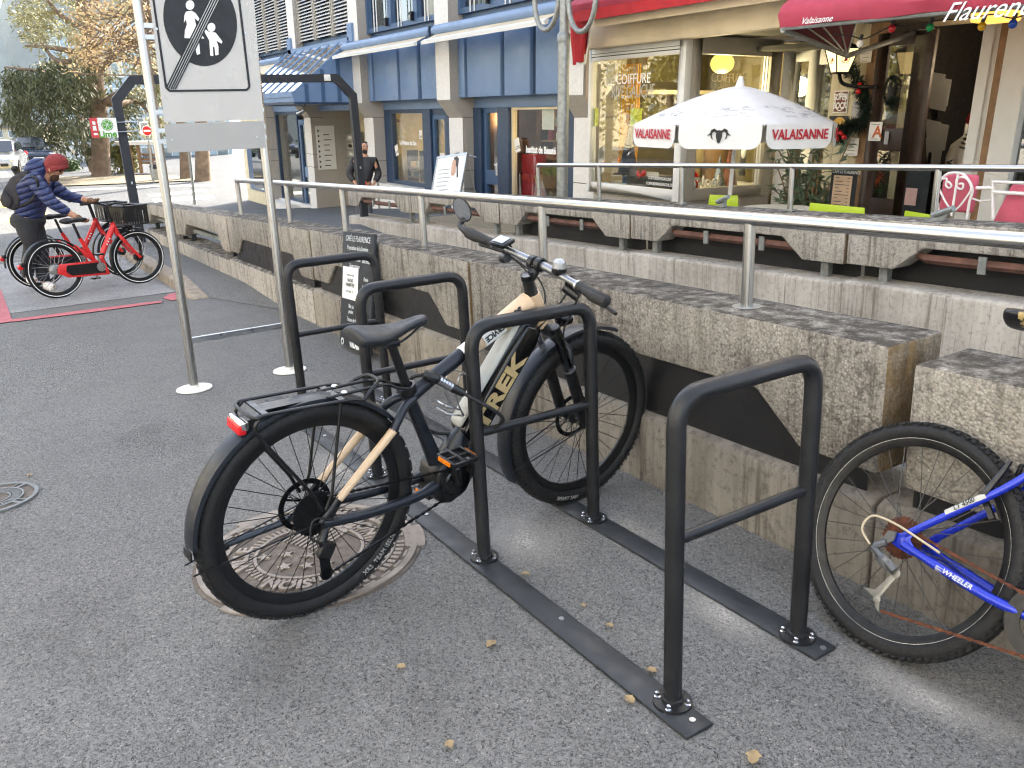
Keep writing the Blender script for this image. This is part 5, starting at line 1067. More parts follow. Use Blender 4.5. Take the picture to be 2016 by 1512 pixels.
b = MB(); b.ball(pt + V((.0, -.05, .22)), .22, .18, .10, 14, 8, M.Rotation(-.6, 3, 'Y')); b.build('cap', MAT['red_fabric_dark'], t); b = MB()
for k in range(4): b.lathe([(.21 + .015 * k, 0), (.225 + .015 * k, .01), (.21 + .015 * k, .02)], pt + V((.03, 0, -.06 - .05 * k)), (.1, 0, 1), 18)
b.build('scarf', MAT['print_black'], t)
# ---------------------------------------------------------------- terrace furniture
TZ = -.16
pa = thing('parasol', 'white café parasol with scalloped valance and red lettering', 'parasol', M.Translation((-6.85, 7.1, TZ)))
ap = Wp(1457, 168, 1, 7.15); rim_c = V((-6.80, 7.12, 1.36)); Rr_ = 1.12
ax_ = (ap - rim_c).normalized(); RM = ax_.to_track_quat('Z', 'Y').to_matrix()
b = MB(); b.bar((rim_c.x - .02, rim_c.y, TZ), rim_c + (ap - rim_c) * .95, .024, 12); b.build('pole', MAT['white_metal'], pa, smooth=60)
ph0 = math.atan2(CW.y - rim_c.y, CW.x - rim_c.x) - R(8)
n8 = 8; H_ = (ap - rim_c).length
def cano(r, a, h): return rim_c + V((r * math.cos(a), r * math.sin(a), 0)) + ax_ * h
b = MB(); b.closed_hint = False; rows = 7; rings = []
for j in range(rows + 1):
    t = j / rows
    for k in range(n8 * 4):
        a = ph0 + PI / 8 + 2 * PI * k / (n8 * 4); q = (k % 4) / 4; off = a; aa = ((k % 4) / 4) * (2 * PI / n8) - PI / n8
        flat_r = math.cos(PI / n8) / math.cos(aa); sag = 1 - .02 * math.sin(PI * q) * math.sin(PI * t)
        r = Rr_ * t * flat_r * sag; h = H_ * (1 - (t ** 1.35)) ; b.v.append(cano(r, a, h))
m = n8 * 4
for j in range(rows):
    for k in range(m): b.f.append((j * m + k, (j + 1) * m + k, (j + 1) * m + (k + 1) % m, j * m + (k + 1) % m))
b.mi = [0] * len(b.f); cnp = b.build('canopy', MAT['parasol'], pa, smooth=25)
b = MB(); b.lathe([(.055, -.03), (.04, .03), (.022, .09), (.001, .095)], ap, ax_, 14); b.build('finial', MAT['parasol'], pa)
b = MB()
for k in range(n8): a = ph0 + PI / 8 + 2 * PI * k / n8; b.bar(cano(.05, a, H_ * .75), cano(Rr_ / 1.0 * .99, a, -.01), .009, 5)
b.build('rib', MAT['white_metal'], pa)
VM = []
for k in range(n8):                          # scalloped valance flaps
    a0 = ph0 + PI / 8 + 2 * PI * k / n8; a1 = a0 + 2 * PI / n8; p0, p1 = cano(Rr_, a0, 0), cano(Rr_, a1, 0); ex = (p1 - p0); L = ex.length; ex.normalize(); nrm = ex.cross(V((0, 0, 1))).normalized()
    b = MB(); g = .02; h = .235; r_ = .11
    o2 = [(g, 0)] + [(g, -h + r_)] + [(g + r_ - r_ * math.cos(t), -h + r_ - r_ * math.sin(t)) for t in lin(.2, PI / 2, 6)] + [(L - g - r_ + r_ * math.sin(t), -h + r_ - r_ * math.cos(t)) for t in lin(0, PI / 2 - .2, 6)] + [(L - g, -h + r_), (L - g, 0)]
    b.prism([p0 + ex * x + V((0, 0, z)) + nrm * (.005 - .03 * z) for x, z in o2], nrm * .004)
    vl = b.build('valance_flap', MAT['parasol'], pa); mid = (p0 + p1) / 2 + V((0, 0, -.11)) + nrm * .016; mt = frame(mid, ex if nrm.dot(CW - mid) > 0 else -ex, (0, 0, 1)); VM.append((k, mt, vl, nrm))
def facing(nv): return nv
for k, mt, vl, nv in VM:
    out_ = V((mt.col[3][0] - rim_c.x, mt.col[3][1] - rim_c.y, 0)).normalized()
    zdir = V((mt[0][2], mt[1][2], mt[2][2]))
    if zdir.dot(out_) < 0: mt = mt @ M.Rotation(PI, 4, 'Y')
    mt = mt @ M.Translation((0, 0, .012))
    toc = (V((CW.x, CW.y, 0)) - V((rim_c.x, rim_c.y, 0))).normalized()
    if out_.dot(toc) > .9:
        b = MB(); b.x = mt
        b.prism([(x, y, 0) for x, y in [(-.028, .05), (0, .06), (.028, .05), (.03, .0), (.016, -.055), (0, -.07), (-.016, -.055), (-.03, .0)]], (0, 0, .002))
        for sgn in (-1, 1):
            b.prism([(sgn * x, y, 0) for x, y in [(.02, .055), (.05, .075), (.08, .06), (.088, .03), (.12, .005), (.085, .012), (.075, -.02), (.055, -.035), (.07, .0), (.068, .03), (.05, .045), (.03, .035)]], (0, 0, .002))
        b.build('ram_emblem', MAT['print_black'], vl, smooth=0)
    else: txt('lettering', 'VALAISANNE', mt @ M.Translation((0, .01, 0)), .135, MAT['red_print'], vl, .001, sx=.88, bold=.003)
b = MB(); rnd = random.Random(2)             # faint line drawing on the cloth
for k in range(8):
    for q in range(26):
        a = ph0 + PI / 8 + 2 * PI * (k + rnd.uniform(.12, .88)) / 8; t = rnd.uniform(.66, .88); aa = ((a - ph0 - PI / 8) % (2 * PI / 8)) - PI / 8
        fl_ = math.cos(PI / 8) / math.cos(aa); pts = []
        for s_ in range(5):
            t2 = t + .012 * math.sin(s_ * 1.7 + q); a2 = a + s_ * .018; aa2 = ((a2 - ph0 - PI / 8) % (2 * PI / 8)) - PI / 8
            pts.append(cano(Rr_ * t2 * math.cos(PI / 8) / math.cos(aa2), a2, H_ * (1 - t2 ** 1.35) + .006))
        b.tube(pts, .0014, 4)
b.build('line_drawing', MAT['galv'], pa)
b = MB(); b.lathe([(.0001, 0), (.25, 0), (.25, .06), (.05, .1), (.05, .3), (.03, .3)], (rim_c.x - .02, rim_c.y, TZ), (0, 0, 1), 20); b.build('base', MAT['galv'], pa)
def chair(lb, u, v, Y, rot, col_='lime_plastic', w_=.44, top=None):
    p = Wp(u, v, 1, Y); t = thing('plastic_chair', lb, 'chair', M.Translation((p.x, Y, TZ)) @ M.Rotation(rot, 4, 'Z'), 'lime green plastic chairs on the terrace'); h = p.z - TZ
    def bl_(b, n, m_=MAT[col_], **k): b.x = None; return b.build(n, m_, t, space=XF[t.name], **k)
    b = MB(); b.prism([(-w_ / 2, 0, h - .2), (-w_ / 2 + .02, .0, h), (w_ / 2 - .02, 0, h), (w_ / 2, 0, h - .2)], (0, .02, 0)); bl_(b, 'backrest', bevel=.008)
    b = MB(); b.box(-.21, .21, -.42, .0, .44, .465); bl_(b, 'seat', bevel=.008)
    for x, y in ((-.19, -.4), (.19, -.4), (-.2, .0), (.2, .0)): b = MB(); b.tube([(x, y, 0), (x, y, .45 if y else h - .18)], .013, 8); bl_(b, 'leg', MAT['alu'])
    return t
chair('lime green chair back in the middle, under the menu board', 1646, 404, 6.7, .05, w_=.62)
chair('lime green chair seen edge on, right of the parasol pole', 1425, 384, 6.75, .7, w_=.34)
chair('lime green chair half hidden by the right railing post', 1815, 420, 6.8, -.35, w_=.5)
tb = thing('cafe_table', 'round white café table behind the parapet', 'table', M.Translation((-6.2, 7.4, TZ))); b = MB(); p = Wp(1540, 411, 1, 7.3); b.lathe([(.0001, 0), (.42, 0), (.42, .025), (.0001, .025)], (p.x, p.y, p.z - .02), (0, 0, 1), 30); b.build('top', MAT['white'], tb); b = MB(); b.bar((p.x, p.y, TZ), (p.x, p.y, p.z - .02), .03, 10); b.build('leg', MAT['alu'], tb)
# white iron chairs with rose cushions
hc = thing('iron_chair', 'white wrought iron chair with a heart scroll back and rose cushion', 'chair', M.Translation((-4.0, 6.55, TZ)))
Yc = 6.5
def pc(u, v, dy=0): return Wp(u, v, 1, Yc + dy)
b = MB(); b.tube(spline([pc(1850, 440), pc(1848, 420), pc(1846, 370), pc(1860, 346), pc(1880, 340), pc(1900, 346), pc(1914, 372), pc(1908, 400), pc(1902, 440)], 6), .011, 8); b.build('back_hoop', MAT['white_metal'], hc)
b = MB(); b.tube(spline([pc(1862, 362, -.02), pc(1868, 358, -.02), pc(1873, 366, -.02), pc(1868, 370, -.02), pc(1862, 364, -.02), pc(1864, 352, -.02), pc(1850, 356, -.02), pc(1850, 374, -.02), pc(1876, 414, -.02), pc(1905, 385, -.02), pc(1912, 366, -.02), pc(1900, 350, -.02), pc(1884, 352, -.02), pc(1884, 368, -.02), pc(1894, 372, -.02), pc(1896, 362, -.02), pc(1888, 362, -.02)], 6), .008, 8); b.build('heart_scroll', MAT['white_metal'], hc)
b = MB(); a, c = pc(1874, 425, -.03), pc(1884, 340, -.03); b.box(a.x, c.x, a.y, a.y + .012, a.z, c.z); b.build('back_bar', MAT['white_metal'], hc)
b = MB(); a, c = pc(1846, 414, .06), pc(1922, 345, .06); b.box(a.x, c.x, a.y, a.y + .07, a.z, c.z); b.build('cushion', MAT['cushion'], hc, bevel=.025, seg=3)
p0 = pc(1880, 430); b = MB(); b.lathe([(.0001, -.02), (.23, -.02), (.24, .0), (.23, .05), (.0001, .07)], (p0.x, p0.y + .25, TZ + .62), (0, 0, 1), 22); b.build('seat', MAT['red_fabric_dark'], hc)
for dx, dy in ((-.18, .05), (.18, .05), (-.18, .42), (.18, .42)): b = MB(); b.bar((p0.x + dx, p0.y + dy, TZ), (p0.x + dx, p0.y + dy, TZ + .62), .012, 8); b.build('leg', MAT['white_metal'], hc)
h3 = thing('iron_chair', 'white framed chair with a big rose cushion at the right edge', 'chair', M.Translation((-3.4, 6.5, TZ)))
b = MB(); b.tube([pc(1955, 432), pc(1955, 358), pc(2060, 362)], .014, 8); b.tube([pc(1956, 378), pc(2060, 384)], .014, 8); b.tube([pc(1922, 370), pc(1958, 370)], .013, 8); b.tube([pc(1915, 391), pc(1930, 396), pc(1956, 393)], .007, 6); b.build('frame', MAT['white_metal'], h3)
b = MB(); a, c = pc(1950, 440, .05), pc(2080, 366, .05); b.prism([(a.x, a.y, a.z), (a.x + .1, a.y, c.z), (c.x, a.y, c.z), (c.x, a.y, a.z)], (0, .09, 0)); b.build('cushion', MAT['cushion'], h3, bevel=.03, seg=3)
for dx in (.1, .5): b = MB(); b.bar((a.x + dx, a.y + .1, TZ), (a.x + dx, a.y + .1, a.z + .05), .014, 8); b.build('leg', MAT['white_metal'], h3)
for u, v, lb in ((1423, 405, 'small clamp light on the parapet beside the parasol pole'), (1852, 433, 'small clamp light on the parapet in front of the iron chair')):
    p = Sp(u, v, 1, 5.86); t = thing('clamp_light', lb, 'light', T(p.x, 5.86, .70)); b = MB(); z0 = .70
    b.cbox((p.x, 5.86, z0 + .03), .05, .05, .07); b.tube([(p.x - .05, 5.84, z0 + .04), (p.x + .12, 5.8, z0 + .10)], .022, 8); b.build('body', MAT['galv'], t, space=SM)
# menu board, oleander, café notices
t, a, c = card('menu_board', 'tall black menu board with a paper list beside the oleander', 'menu board', 1628, 335, 1690, 430, 8.4, MAT['chalk_bg'])
txt('lettering', 'CAFÉ LE FLAURENCE', frame((a.x + .2, 8.392, c.z - .03), (1, 0, 0), (0, 0, 1)), .048, MAT['chalk'], t, .001, sx=.85)
b = MB(); q0, q1 = Wp(1633, 430, 1, 8.39), Wp(1679, 347, 1, 8.39); b.box(q0.x, q1.x, 8.385, 8.391, q0.z, q1.z); pp = b.build('menu_sheet', pbr('tan_menu_paper', '#c7ad92', .8), t)
b = MB()
for k in range(9): z = q1.z - .03 - k * .038; b.box(q0.x + .03, q0.x + .03 + .05 + .1 * ((k * 7) % 3) / 2, 8.383, 8.3849, z, z + .006); b.box(q1.x - .06, q1.x - .03, 8.383, 8.3849, z, z + .006)
b.build('print', MAT['print_black'], pp, smooth=0)
card('menu_board', 'dark chalkboard with a pinkish sheet inside the café entrance', 'menu board', 1772, 335, 1834, 440, 9.2, MAT['chalk_bg']); card('notice', 'pinkish sheet on the dark chalkboard by the café entrance', 'notice', 1780, 371, 1807, 403, 9.185, pbr('pink_sheet', '#b99a94', .8))
ol = thing('oleander', 'bushy oleander with long grey-green leaves beside the salon door', 'plant', M.Translation((-7.0, 8.6, TZ)))
rnd = random.Random(21); bL = MB(); bL.closed_hint = False; bS = MB()
c0 = Wp(1597, 360, 1, 8.6)
for k in range(34):
    base = V((c0.x + rnd.uniform(-.12, .12), 8.6 + rnd.uniform(-.1, .1), TZ + .1)); tip = V((c0.x + rnd.uniform(-.42, .42), 8.6 + rnd.uniform(-.35, .3), rnd.uniform(.35, 1.18))); mid_ = (base + tip) / 2 + V((rnd.uniform(-.05, .05), 0, .1)); st_ = spline([base, mid_, tip], 5)
    bS.tube(st_, .008, 5)
    for q in range(34):
        p_ = st_[rnd.randrange(3, len(st_))]; d_ = V((rnd.gauss(0, 1), rnd.gauss(0, 1), rnd.gauss(.15, .7))).normalized(); l_ = rnd.uniform(.10, .19); s_ = d_.cross(V((rnd.gauss(0, .4), rnd.gauss(0, .4), 1))).normalized() * .021; dr_ = V((0, 0, -.02))
        bL.add([p_, p_ + d_ * l_ * .5 - s_, p_ + d_ * l_ + dr_, p_ + d_ * l_ * .5 + s_], [(0, 1, 2, 3)])
bL.build('foliage', pbr('oleander_leaf', '#66795f', .55, var=.35, scale=7), ol, smooth=0); bS.build('stems', MAT['wood_mid'], ol)
b = MB(); b.lathe([(.0001, 0), (.2, 0), (.26, .35), (.23, .35), (.2, .3), (.0001, .3)], (c0.x, 8.6, TZ), (0, 0, 1), 18); b.build('pot', MAT['black_coat'], ol)
# ---------------------------------------------------------------- bicycles
def bikespace(base, e1, n, up):              # local: x forward, y left, z up
    return SM @ M(((e1[0], -n[0], up[0], base[0]), (e1[1], -n[1], up[1], base[1]), (e1[2], -n[2], up[2], base[2]), (0, 0, 0, 1)))
def wheel(parent, sp, cx, Rw, tw, rim_m, spoke_m, nsp=28, knob=True, name='wheel', rim_w=.022, rim_h=.03, rot=None, tyre_m='tyre', hub_r=.018, line=None, spoke_r=.0014):
    c = V((cx, 0, Rw)); X = M.Translation(c) @ (rot.to_4x4() if rot is not None else M.Identity(4)); rt = Rw - tw * .95
    def mb(): b = MB(); b.x = X; return b
    ri = rt - tw * .78
    b = mb(); b.lathe([(ri, -rim_w / 2), (ri + .006, -rim_w / 2 - .001), (ri + .006, rim_w / 2 + .001), (ri, rim_w / 2), (ri - rim_h * .45, rim_w * .42), (ri - rim_h, .004), (ri - rim_h, -.004), (ri - rim_h * .45, -rim_w * .42), (ri, -rim_w / 2)], (0, 0, 0), (0, 1, 0), 72)
    wh = b.build(name, rim_m, parent, space=sp)
    b = mb(); prof = []
    for i in range(15):
        a = -PI * .80 + 2 * PI * .80 * i / 14; prof.append((rt + tw * .92 * math.cos(a), tw * .95 * math.sin(a)))
    b.lathe(prof + [prof[0]], (0, 0, 0), (0, 1, 0), 96)
    ty = b.build('tyre', MAT[tyre_m], wh, space=sp, smooth=70)
    if knob:
        b = mb(); nk = 86
        for k in range(nk):
            for row, (yy, off, hh) in enumerate(((-.62, .5, .8), (-.24, 0, 1), (.24, 0, 1), (.62, .5, .8))):
                a = 2 * PI * (k + off + .2 * (k % 2)) / nk; rr_ = rt + tw * .92 * math.cos(yy) ; d_ = V((math.cos(a), 0, math.sin(a))); tn = V((-math.sin(a), 0, math.cos(a)))
                p_ = d_ * (rr_ + .0005) + V((0, tw * .95 * math.sin(yy * 1.25), 0)); ax_ = (d_ * math.cos(yy) + V((0, math.sin(yy), 0))); sd = ax_.cross(tn)
                b.cbox(p_, .012, .0115, .007, M((tn, sd, ax_)).transposed())
        b.build('tread_knobs', MAT['rubber'], ty, space=sp, smooth=0)
    if line:
        b = mb(); q = ri + tw * .62
        for s_ in (-1, 1): b.lathe([(q - .004, s_ * tw * .88), (q - .004, s_ * (tw * .88 + .004)), (q + .004, s_ * (tw * .93 + .004)), (q + .004, s_ * tw * .9)], (0, 0, 0), (0, 1, 0), 72)
        b.build('reflective_line', MAT[line], ty, space=sp)
    b = mb()
    for k in range(nsp):
        a = 2 * PI * k / nsp; s_ = 1 if k % 2 else -1; ah = a + (.75 if (k // 2) % 2 else -.75)
        b.tube([(hub_r * 1.5 * math.cos(ah), s_ * .028, hub_r * 1.5 * math.sin(ah)), ((ri - rim_h) * math.cos(a), 0, (ri - rim_h) * math.sin(a))], spoke_r, 5)
    b.build('spokes', spoke_m, wh, space=sp, smooth=60)
    b = mb(); b.lathe([(.006, -.055), (.012, -.052), (.012, -.036), (hub_r * 1.7, -.033), (hub_r * 1.7, -.028), (hub_r * .8, -.02), (hub_r * .8, .02), (hub_r * 1.7, .028), (hub_r * 1.7, .033), (.012, .036), (.012, .052), (.006, .055)], (0, 0, 0), (0, 1, 0), 20); b.build('hub', MAT['black'], wh, space=sp)
    return wh, X
def rotor(wh, sp, X, r, y, n=40):
    b = MB(); b.x = X; b.lathe([(r * .80, y - .001), (r, y - .001), (r, y + .001), (r * .80, y + .001), (r * .80, y - .001)], (0, 0, 0), (0, 1, 0), n)
    for k in range(6): a = k * PI / 3; b.tube([(.02 * math.cos(a), y, .02 * math.sin(a)), (r * .82 * math.cos(a + .5), y, r * .82 * math.sin(a + .5))], .004, 6, flat=.3)
    for k in range(24):
        a = 2 * PI * k / 24; b.disc((r * (.86 + .06 * (k % 2)) * math.cos(a), y - .002, r * (.86 + .06 * (k % 2)) * math.sin(a)), (0, 1, 0), .004, .004, 6)
    b.build('brake_disc', MAT['spoke'], wh, space=sp)
def cassette(wh, sp, X, m_, r0=.078, n=10, y0=-.022):
    b = MB(); b.x = X
    for k in range(n):
        r = r0 - (r0 - .022) * k / (n - 1); y = y0 - k * .0036; teeth = max(11, int(r * 480)); pr = []
        for q in range(teeth * 2):
            a = 2 * PI * q / (teeth * 2); rr_ = r if q % 2 else r - .004; pr.append((rr_ * math.cos(a), y, rr_ * math.sin(a)))
        b.prism(pr, (0, -.0016, 0))
    b.build('cassette', m_, wh, space=sp, smooth=0)
def chain(parent, sp, pts, m_, th=.0045, pitch=.0127):
    P = [V(p) for p in pts]; b = MB(); L = 0; i = 0
    for a, c in zip(P[:-1], P[1:]):
        n = max(1, int((c - a).length / pitch)); t = (c - a).normalized(); up = V((0, 1, 0)).cross(t)
        for k in range(n):
            q = a + (c - a) * (k + .5) / n; w_ = .0034 if k % 2 else .0022
            b.cbox(q, pitch * 1.02, w_ * 2, th * 1.9 if k % 2 else th * 1.3, M((t, V((0, 1, 0)), up)).transposed())
    b.build('chain', m_, parent, space=sp, smooth=0)
def fender(parent, sp, c, r, a0, a1, w_, m_, name='mudguard', drop=.016, n=34, th=.0025, rot=None):
    b = MB(); c = V(c); prof = [(-w_ / 2, -drop), (-w_ / 2 * .93, -drop * .35), (-w_ / 2 * .6, -.003), (0, 0), (w_ / 2 * .6, -.003), (w_ / 2 * .93, -drop * .35), (w_ / 2, -drop)]
    m = len(prof)
    for lay in (0, 1):
        for i in range(n + 1):
            a = a0 + (a1 - a0) * i / n
            for y, d in prof:
                rr_ = r + d - lay * th; q = V((rr_ * math.cos(a), y, rr_ * math.sin(a))); b.v.append(c + (rot @ q if rot is not None else q))
    N = (n + 1) * m
    for i in range(n):
        for j in range(m - 1):
            q = (i * m + j, (i + 1) * m + j, (i + 1) * m + j + 1, i * m + j + 1); b.f.append(q); b.f.append(tuple(x + N for x in q[::-1]))
        for j in (0, m - 1): b.f.append((i * m + j, (i + 1) * m + j, (i + 1) * m + j + N, i * m + j + N))
    for i in (0, n):
        for j in range(m - 1): b.f.append((i * m + j, i * m + j + 1, i * m + j + 1 + N, i * m + j + N))
    b.mi = [0] * len(b.f); return b.build(name, m_, parent, space=sp, smooth=50)
EB = bikespace((-2.3777, .69044, 0), (-.131205, .991355, 0), (.984226, .130261, -.119712), (.118677, .015707, .992809))
eb = thing('electric_bicycle', 'black and sand coloured electric mountain bike leaning on the third hoop', 'bicycle', EB)
def P(name, m_, b, par=None, **kw): return b.build(name, MAT[m_] if isinstance(m_, str) else m_, par or eb, space=EB, **kw)
Rr = .3675
wr_, XR = wheel(eb, EB, 0, Rr, .031, MAT['black'], MAT['spoke'], 32)
rotor(wr_, EB, XR, .09, .045); cassette(wr_, EB, XR, MAT['black'])
steer = M.Rotation(R(-3), 3, 'Z') @ M.Rotation(R(-2), 3, 'X')
wf_, XFm = wheel(eb, EB, 1.1755, .360, .031, MAT['black'], MAT['spoke'], 32, rot=steer)
rotor(wf_, EB, XFm, .09, .042)
trd = pbr('tyre_lettering', '#8d8d8a', .7)
for wh, X, s_, a_, sz in ((wr_, XR, 'XR2  TEAM ISSUE', -R(47), .022), (wf_, XFm, 'SMART SAM', -R(103), .022)):
    tw = .031; mt = X @ M(((1, 0, 0, 0), (0, 0, -1, -tw * .90), (0, 1, 0, 0), (0, 0, 0, 1)))
    txt('tyre_lettering', s_, mt, sz, trd, [c for c in wh.children if c.name.startswith('tyre')][0], .003, space=EB, curved=(Rr - .036, a_, -1))
# frame
def tp(pts, r, n=14, flat=None): b = MB(); b.tube(pts, r, n, flat=flat); return b
fr_ = P('frame', 'matt_blue', tp(spline([(.50, 0, .33), (.585, 0, .47), (.70, 0, .625), (.80, 0, .765), (.90, 0, .865)], 5), [.046] * 5 + [.03] * 10 + [.034, .038, .042, .044, .043, .040], 18), smooth=60)
def dtp(t, n): return (.50 + .62 * t - .785 * n, .335 + .785 * t + .62 * n)     # along / across the down tube
def slab(name, m_, pts, y, par, bv): b = MB(); b.prism([(dtp(t, n)[0], -y, dtp(t, n)[1]) for t, n in pts], (0, 2 * y, 0)); return P(name, m_, b, par, bevel=bv, seg=3)
slab('down_tube_cover', 'silver_paint', [(.165, .047), (.18, .080), (.60, .078), (.63, .048)], .028, fr_, .014)
bat = slab('battery', 'black_gloss', [(.14, -.030), (.16, -.050), (.56, -.050), (.62, -.030), (.60, .046), (.16, .046)], .047, fr_, .014)
ex = V((.62, 0, .785)); q_ = dtp(.345, -.004); bm_ = frame(V((q_[0], -.0478, q_[1])), ex, V((-ex.z, 0, ex.x)))
gold = pbr('sand_lettering', '#a8946a', .5); txt('lettering', 'TREK', bm_, .088, gold, bat, .0006, space=EB, sx=1.42, bold=.004)
P('seat_tube', 'matt_blue', tp([(.488, 0, .35), (.43, 0, .50), (.365, 0, .665), (.362, 0, .69)], [.030, .024, .022, .025], 14), fr_, smooth=60)
P('top_tube', 'matt_blue', tp([(.368, 0, .655), (.45, 0, .700), (.585, 0, .762)], [.022, .024, .027], 14), fr_, smooth=60)
P('top_tube_front', 'beige_paint', tp([(.586, 0, .7625), (.70, 0, .815), (.80, 0, .862), (.872, 0, .892)], [.0275, .031, .035, .040], 16), fr_, smooth=60)
P('white_band', 'white', tp([(.582, 0, .760), (.612, 0, .774)], [.0285, .0290], 16), fr_)
st_ = P('white_sticker', 'white', tp([(.66, -.002, .797), (.745, -.002, .838)], [.0308, .0335], 16), fr_)
tx = V((.085, 0, .041)).normalized(); tz = V((-.25, -.93, .25)).normalized()
txt('lettering', 'SERVICE', frame(V((.703, -.0335, .826)), -tx, tz.cross(-tx)), .026, MAT['print_black'], st_, .001, space=EB, bold=.001)
txt('lettering', '36', frame(V((.800, -.0335, .882)), -tx, tz.cross(-tx)), .034, MAT['matt_blue'], fr_, .0012, space=EB, bold=.002)
P('head_tube', 'beige_paint', tp([(.936, 0, .800), (.905, 0, .87), (.886, 0, .925)], [.033, .038, .031], 18), fr_, smooth=60)
for s_ in (-1, 1):
    P('chain_stay', 'matt_blue', tp(spline([(.47, s_ * .04, .33), (.36, s_ * .052, .315), (.18, s_ * .062, .325), (.0, s_ * .066, .352)], 5), [.020] * 4 + [.017] * 12, 12), fr_, smooth=60)
    P('seat_stay_upper', 'matt_blue', tp(spline([(.375, s_ * .018, .66), (.33, s_ * .034, .648), (.295, s_ * .05, .62), (.268, s_ * .058, .588)], 5), .0145, 12), fr_, smooth=60)
    P('seat_stay', 'beige_paint', tp([(.270, s_ * .0575, .590), (.062, s_ * .065, .415)], [.0145, .0125], 12), fr_, smooth=60)
    P('dropout', 'black', tp([(.066, s_ * .066, .418), (.03, s_ * .067, .38), (.0, s_ * .067, .352)], [.014, .017, .017], 10, .5), fr_, smooth=60)
mo = MB(); mo.prism([(x, -.062, z) for x, z in [(.435, .335), (.445, .385), (.49, .415), (.545, .405), (.60, .37), (.60, .315), (.565, .265), (.50, .238), (.45, .255), (.428, .295)]], (0, .124, 0)); motor = P('motor', 'black', mo, bevel=.018, seg=3)
P('motor_cover', 'black_gloss', MB().lathe([(.0001, 0), (.048, 0), (.055, .006), (.062, .010)], (.515, -.076, .33), (0, 1, 0), 26), motor)
b = MB()
for k in range(40):
    a = 2 * PI * k / 40; b.cbox((.508 + .060 * math.cos(a), -.07, .328 + .060 * math.sin(a)), .004, .003, .006, M.Rotation(-a, 3, 'Y'))
b.lathe([(.050, -.0715), (.060, -.0715), (.060, -.0685), (.050, -.0685)], (.508, 0, .328), (0, 1, 0), 36); P('chainring', 'black', b, motor)
chain(eb, EB, [(.47, -.066, .385), (.03, -.052, .43)], MAT['spoke']); chain(eb, EB, [(.47, -.066, .275), (.03, -.052, .155)], MAT['spoke'])
for s_ in (-1, 1):
    ca = R(112) if s_ < 0 else R(112) - PI; q = V((.508 + .165 * math.cos(ca), s_ * .10, .328 + .165 * math.sin(ca)))
    cr = P('crank', 'black', tp([(.508, s_ * .082, .328), (q.x, s_ * .10, q.z)], [.016, .013], 10, .6), smooth=60)
    b = MB(); pc_ = q + V((0, s_ * .06, 0)); 
    for dx in (-.046, .046): b.cbox(pc_ + V((dx, 0, 0)), .010, .10, .018)
    for dy in (-.046, 0, .046): b.cbox(pc_ + V((0, dy, 0)), .085, .010, .016)
    b.bar(q, pc_ + V((0, s_ * .05, 0)), .009, 8); pd = P('pedal', 'black', b, cr, bevel=.002)
    for dx in (-.0525, .0525): P('reflector', 'amber', MB().cbox(pc_ + V((dx, 0, 0)), .004, .062, .014), pd)
# derailleur
b = MB(); b.tube([(.01, -.068, .335), (-.012, -.08, .305), (.0, -.085, .265)], [.013, .018, .016], 10); b.cbox((-.002, -.085, .27), .045, .026, .05, M.Rotation(.5, 3, 'Y')); de = P('rear_derailleur', 'black', b, bevel=.003)
b = MB(); b.prism([(-.018, -.062, .262), (.016, -.062, .255), (.022, -.062, .17), (.008, -.062, .145), (-.012, -.062, .15)], (0, -.004, 0)); b.disc((.0, -.066, .242), (0, 1, 0), .022, .008, 14); b.disc((.006, -.066, .165), (0, 1, 0), .022, .008, 14); P('cage', 'spoke', b, de)
P('shift_cable', 'rubber', tp(spline([(-.015, -.085, .30), (-.05, -.085, .33), (-.03, -.08, .385), (.06, -.075, .35), (.2, -.07, .335)], 5), .0035, 6), de, smooth=60)
# seat post, saddle
P('seat_post', 'black', tp([(.366, 0, .68), (.306, 0, .855)], .0155, 14), smooth=60)
b = MB(); b.lathe([(.022, -.016), (.030, -.014), (.030, .014), (.022, .016)], (.362, 0, .69), (-.33, 0, .94), 18); b.cbox((.345, 0, .686), .03, .03, .014); P('seat_clamp', 'black', b)
sd = []; SADX = [.165, .175, .20, .235, .275, .315, .355, .395, .425, .443]; SADW = [.055, .068, .073, .071, .058, .042, .030, .024, .021, .012]; SADZ = [.918, .925, .926, .918, .910, .908, .911, .917, .920, .912]
b = MB(); n = 14
for x, w_, z in zip(SADX, SADW, SADZ):
    for k in range(n):
        a = 2 * PI * k / n; yy = math.cos(a) * w_; zz = math.sin(a)
        zz = (zz * .013 if zz > 0 else zz * (.020 + .035 * (w_ / .073) * abs(math.cos(a)) ** .5 * (1 if w_ > .03 else .6)))
        if math.sin(a) > .8 and .19 < x < .42: zz -= .008
        b.v.append(V((x, yy, z + zz - (.020 * (abs(yy) / .075) ** 2))))
for i in range(len(SADX) - 1):
    for k in range(n): b.f.append((i * n + k, i * n + (k + 1) % n, (i + 1) * n + (k + 1) % n, (i + 1) * n + k))
b.f += [tuple(range(n)), tuple((len(SADX) - 1) * n + k for k in range(n))]; b.mi = [0] * len(b.f)
so = P('saddle', pbr('saddle_vinyl', '#1d2024', .5, var=.1, scale=20, bump=.1, bscale=300), b, smooth=80); md = so.modifiers.new('s', 'SUBSURF'); md.levels = 1; md.render_levels = 2
for s_ in (-1, 1): P('saddle_rail', 'spoke', tp(spline([(.19, s_ * .03, .895), (.25, s_ * .022, .868), (.33, s_ * .022, .866), (.41, s_ * .010, .900)], 4), .0038, 8), so, smooth=60)
P('saddle_clamp', 'black', MB().cbox((.300, 0, .862), .05, .05, .022), so, bevel=.004)
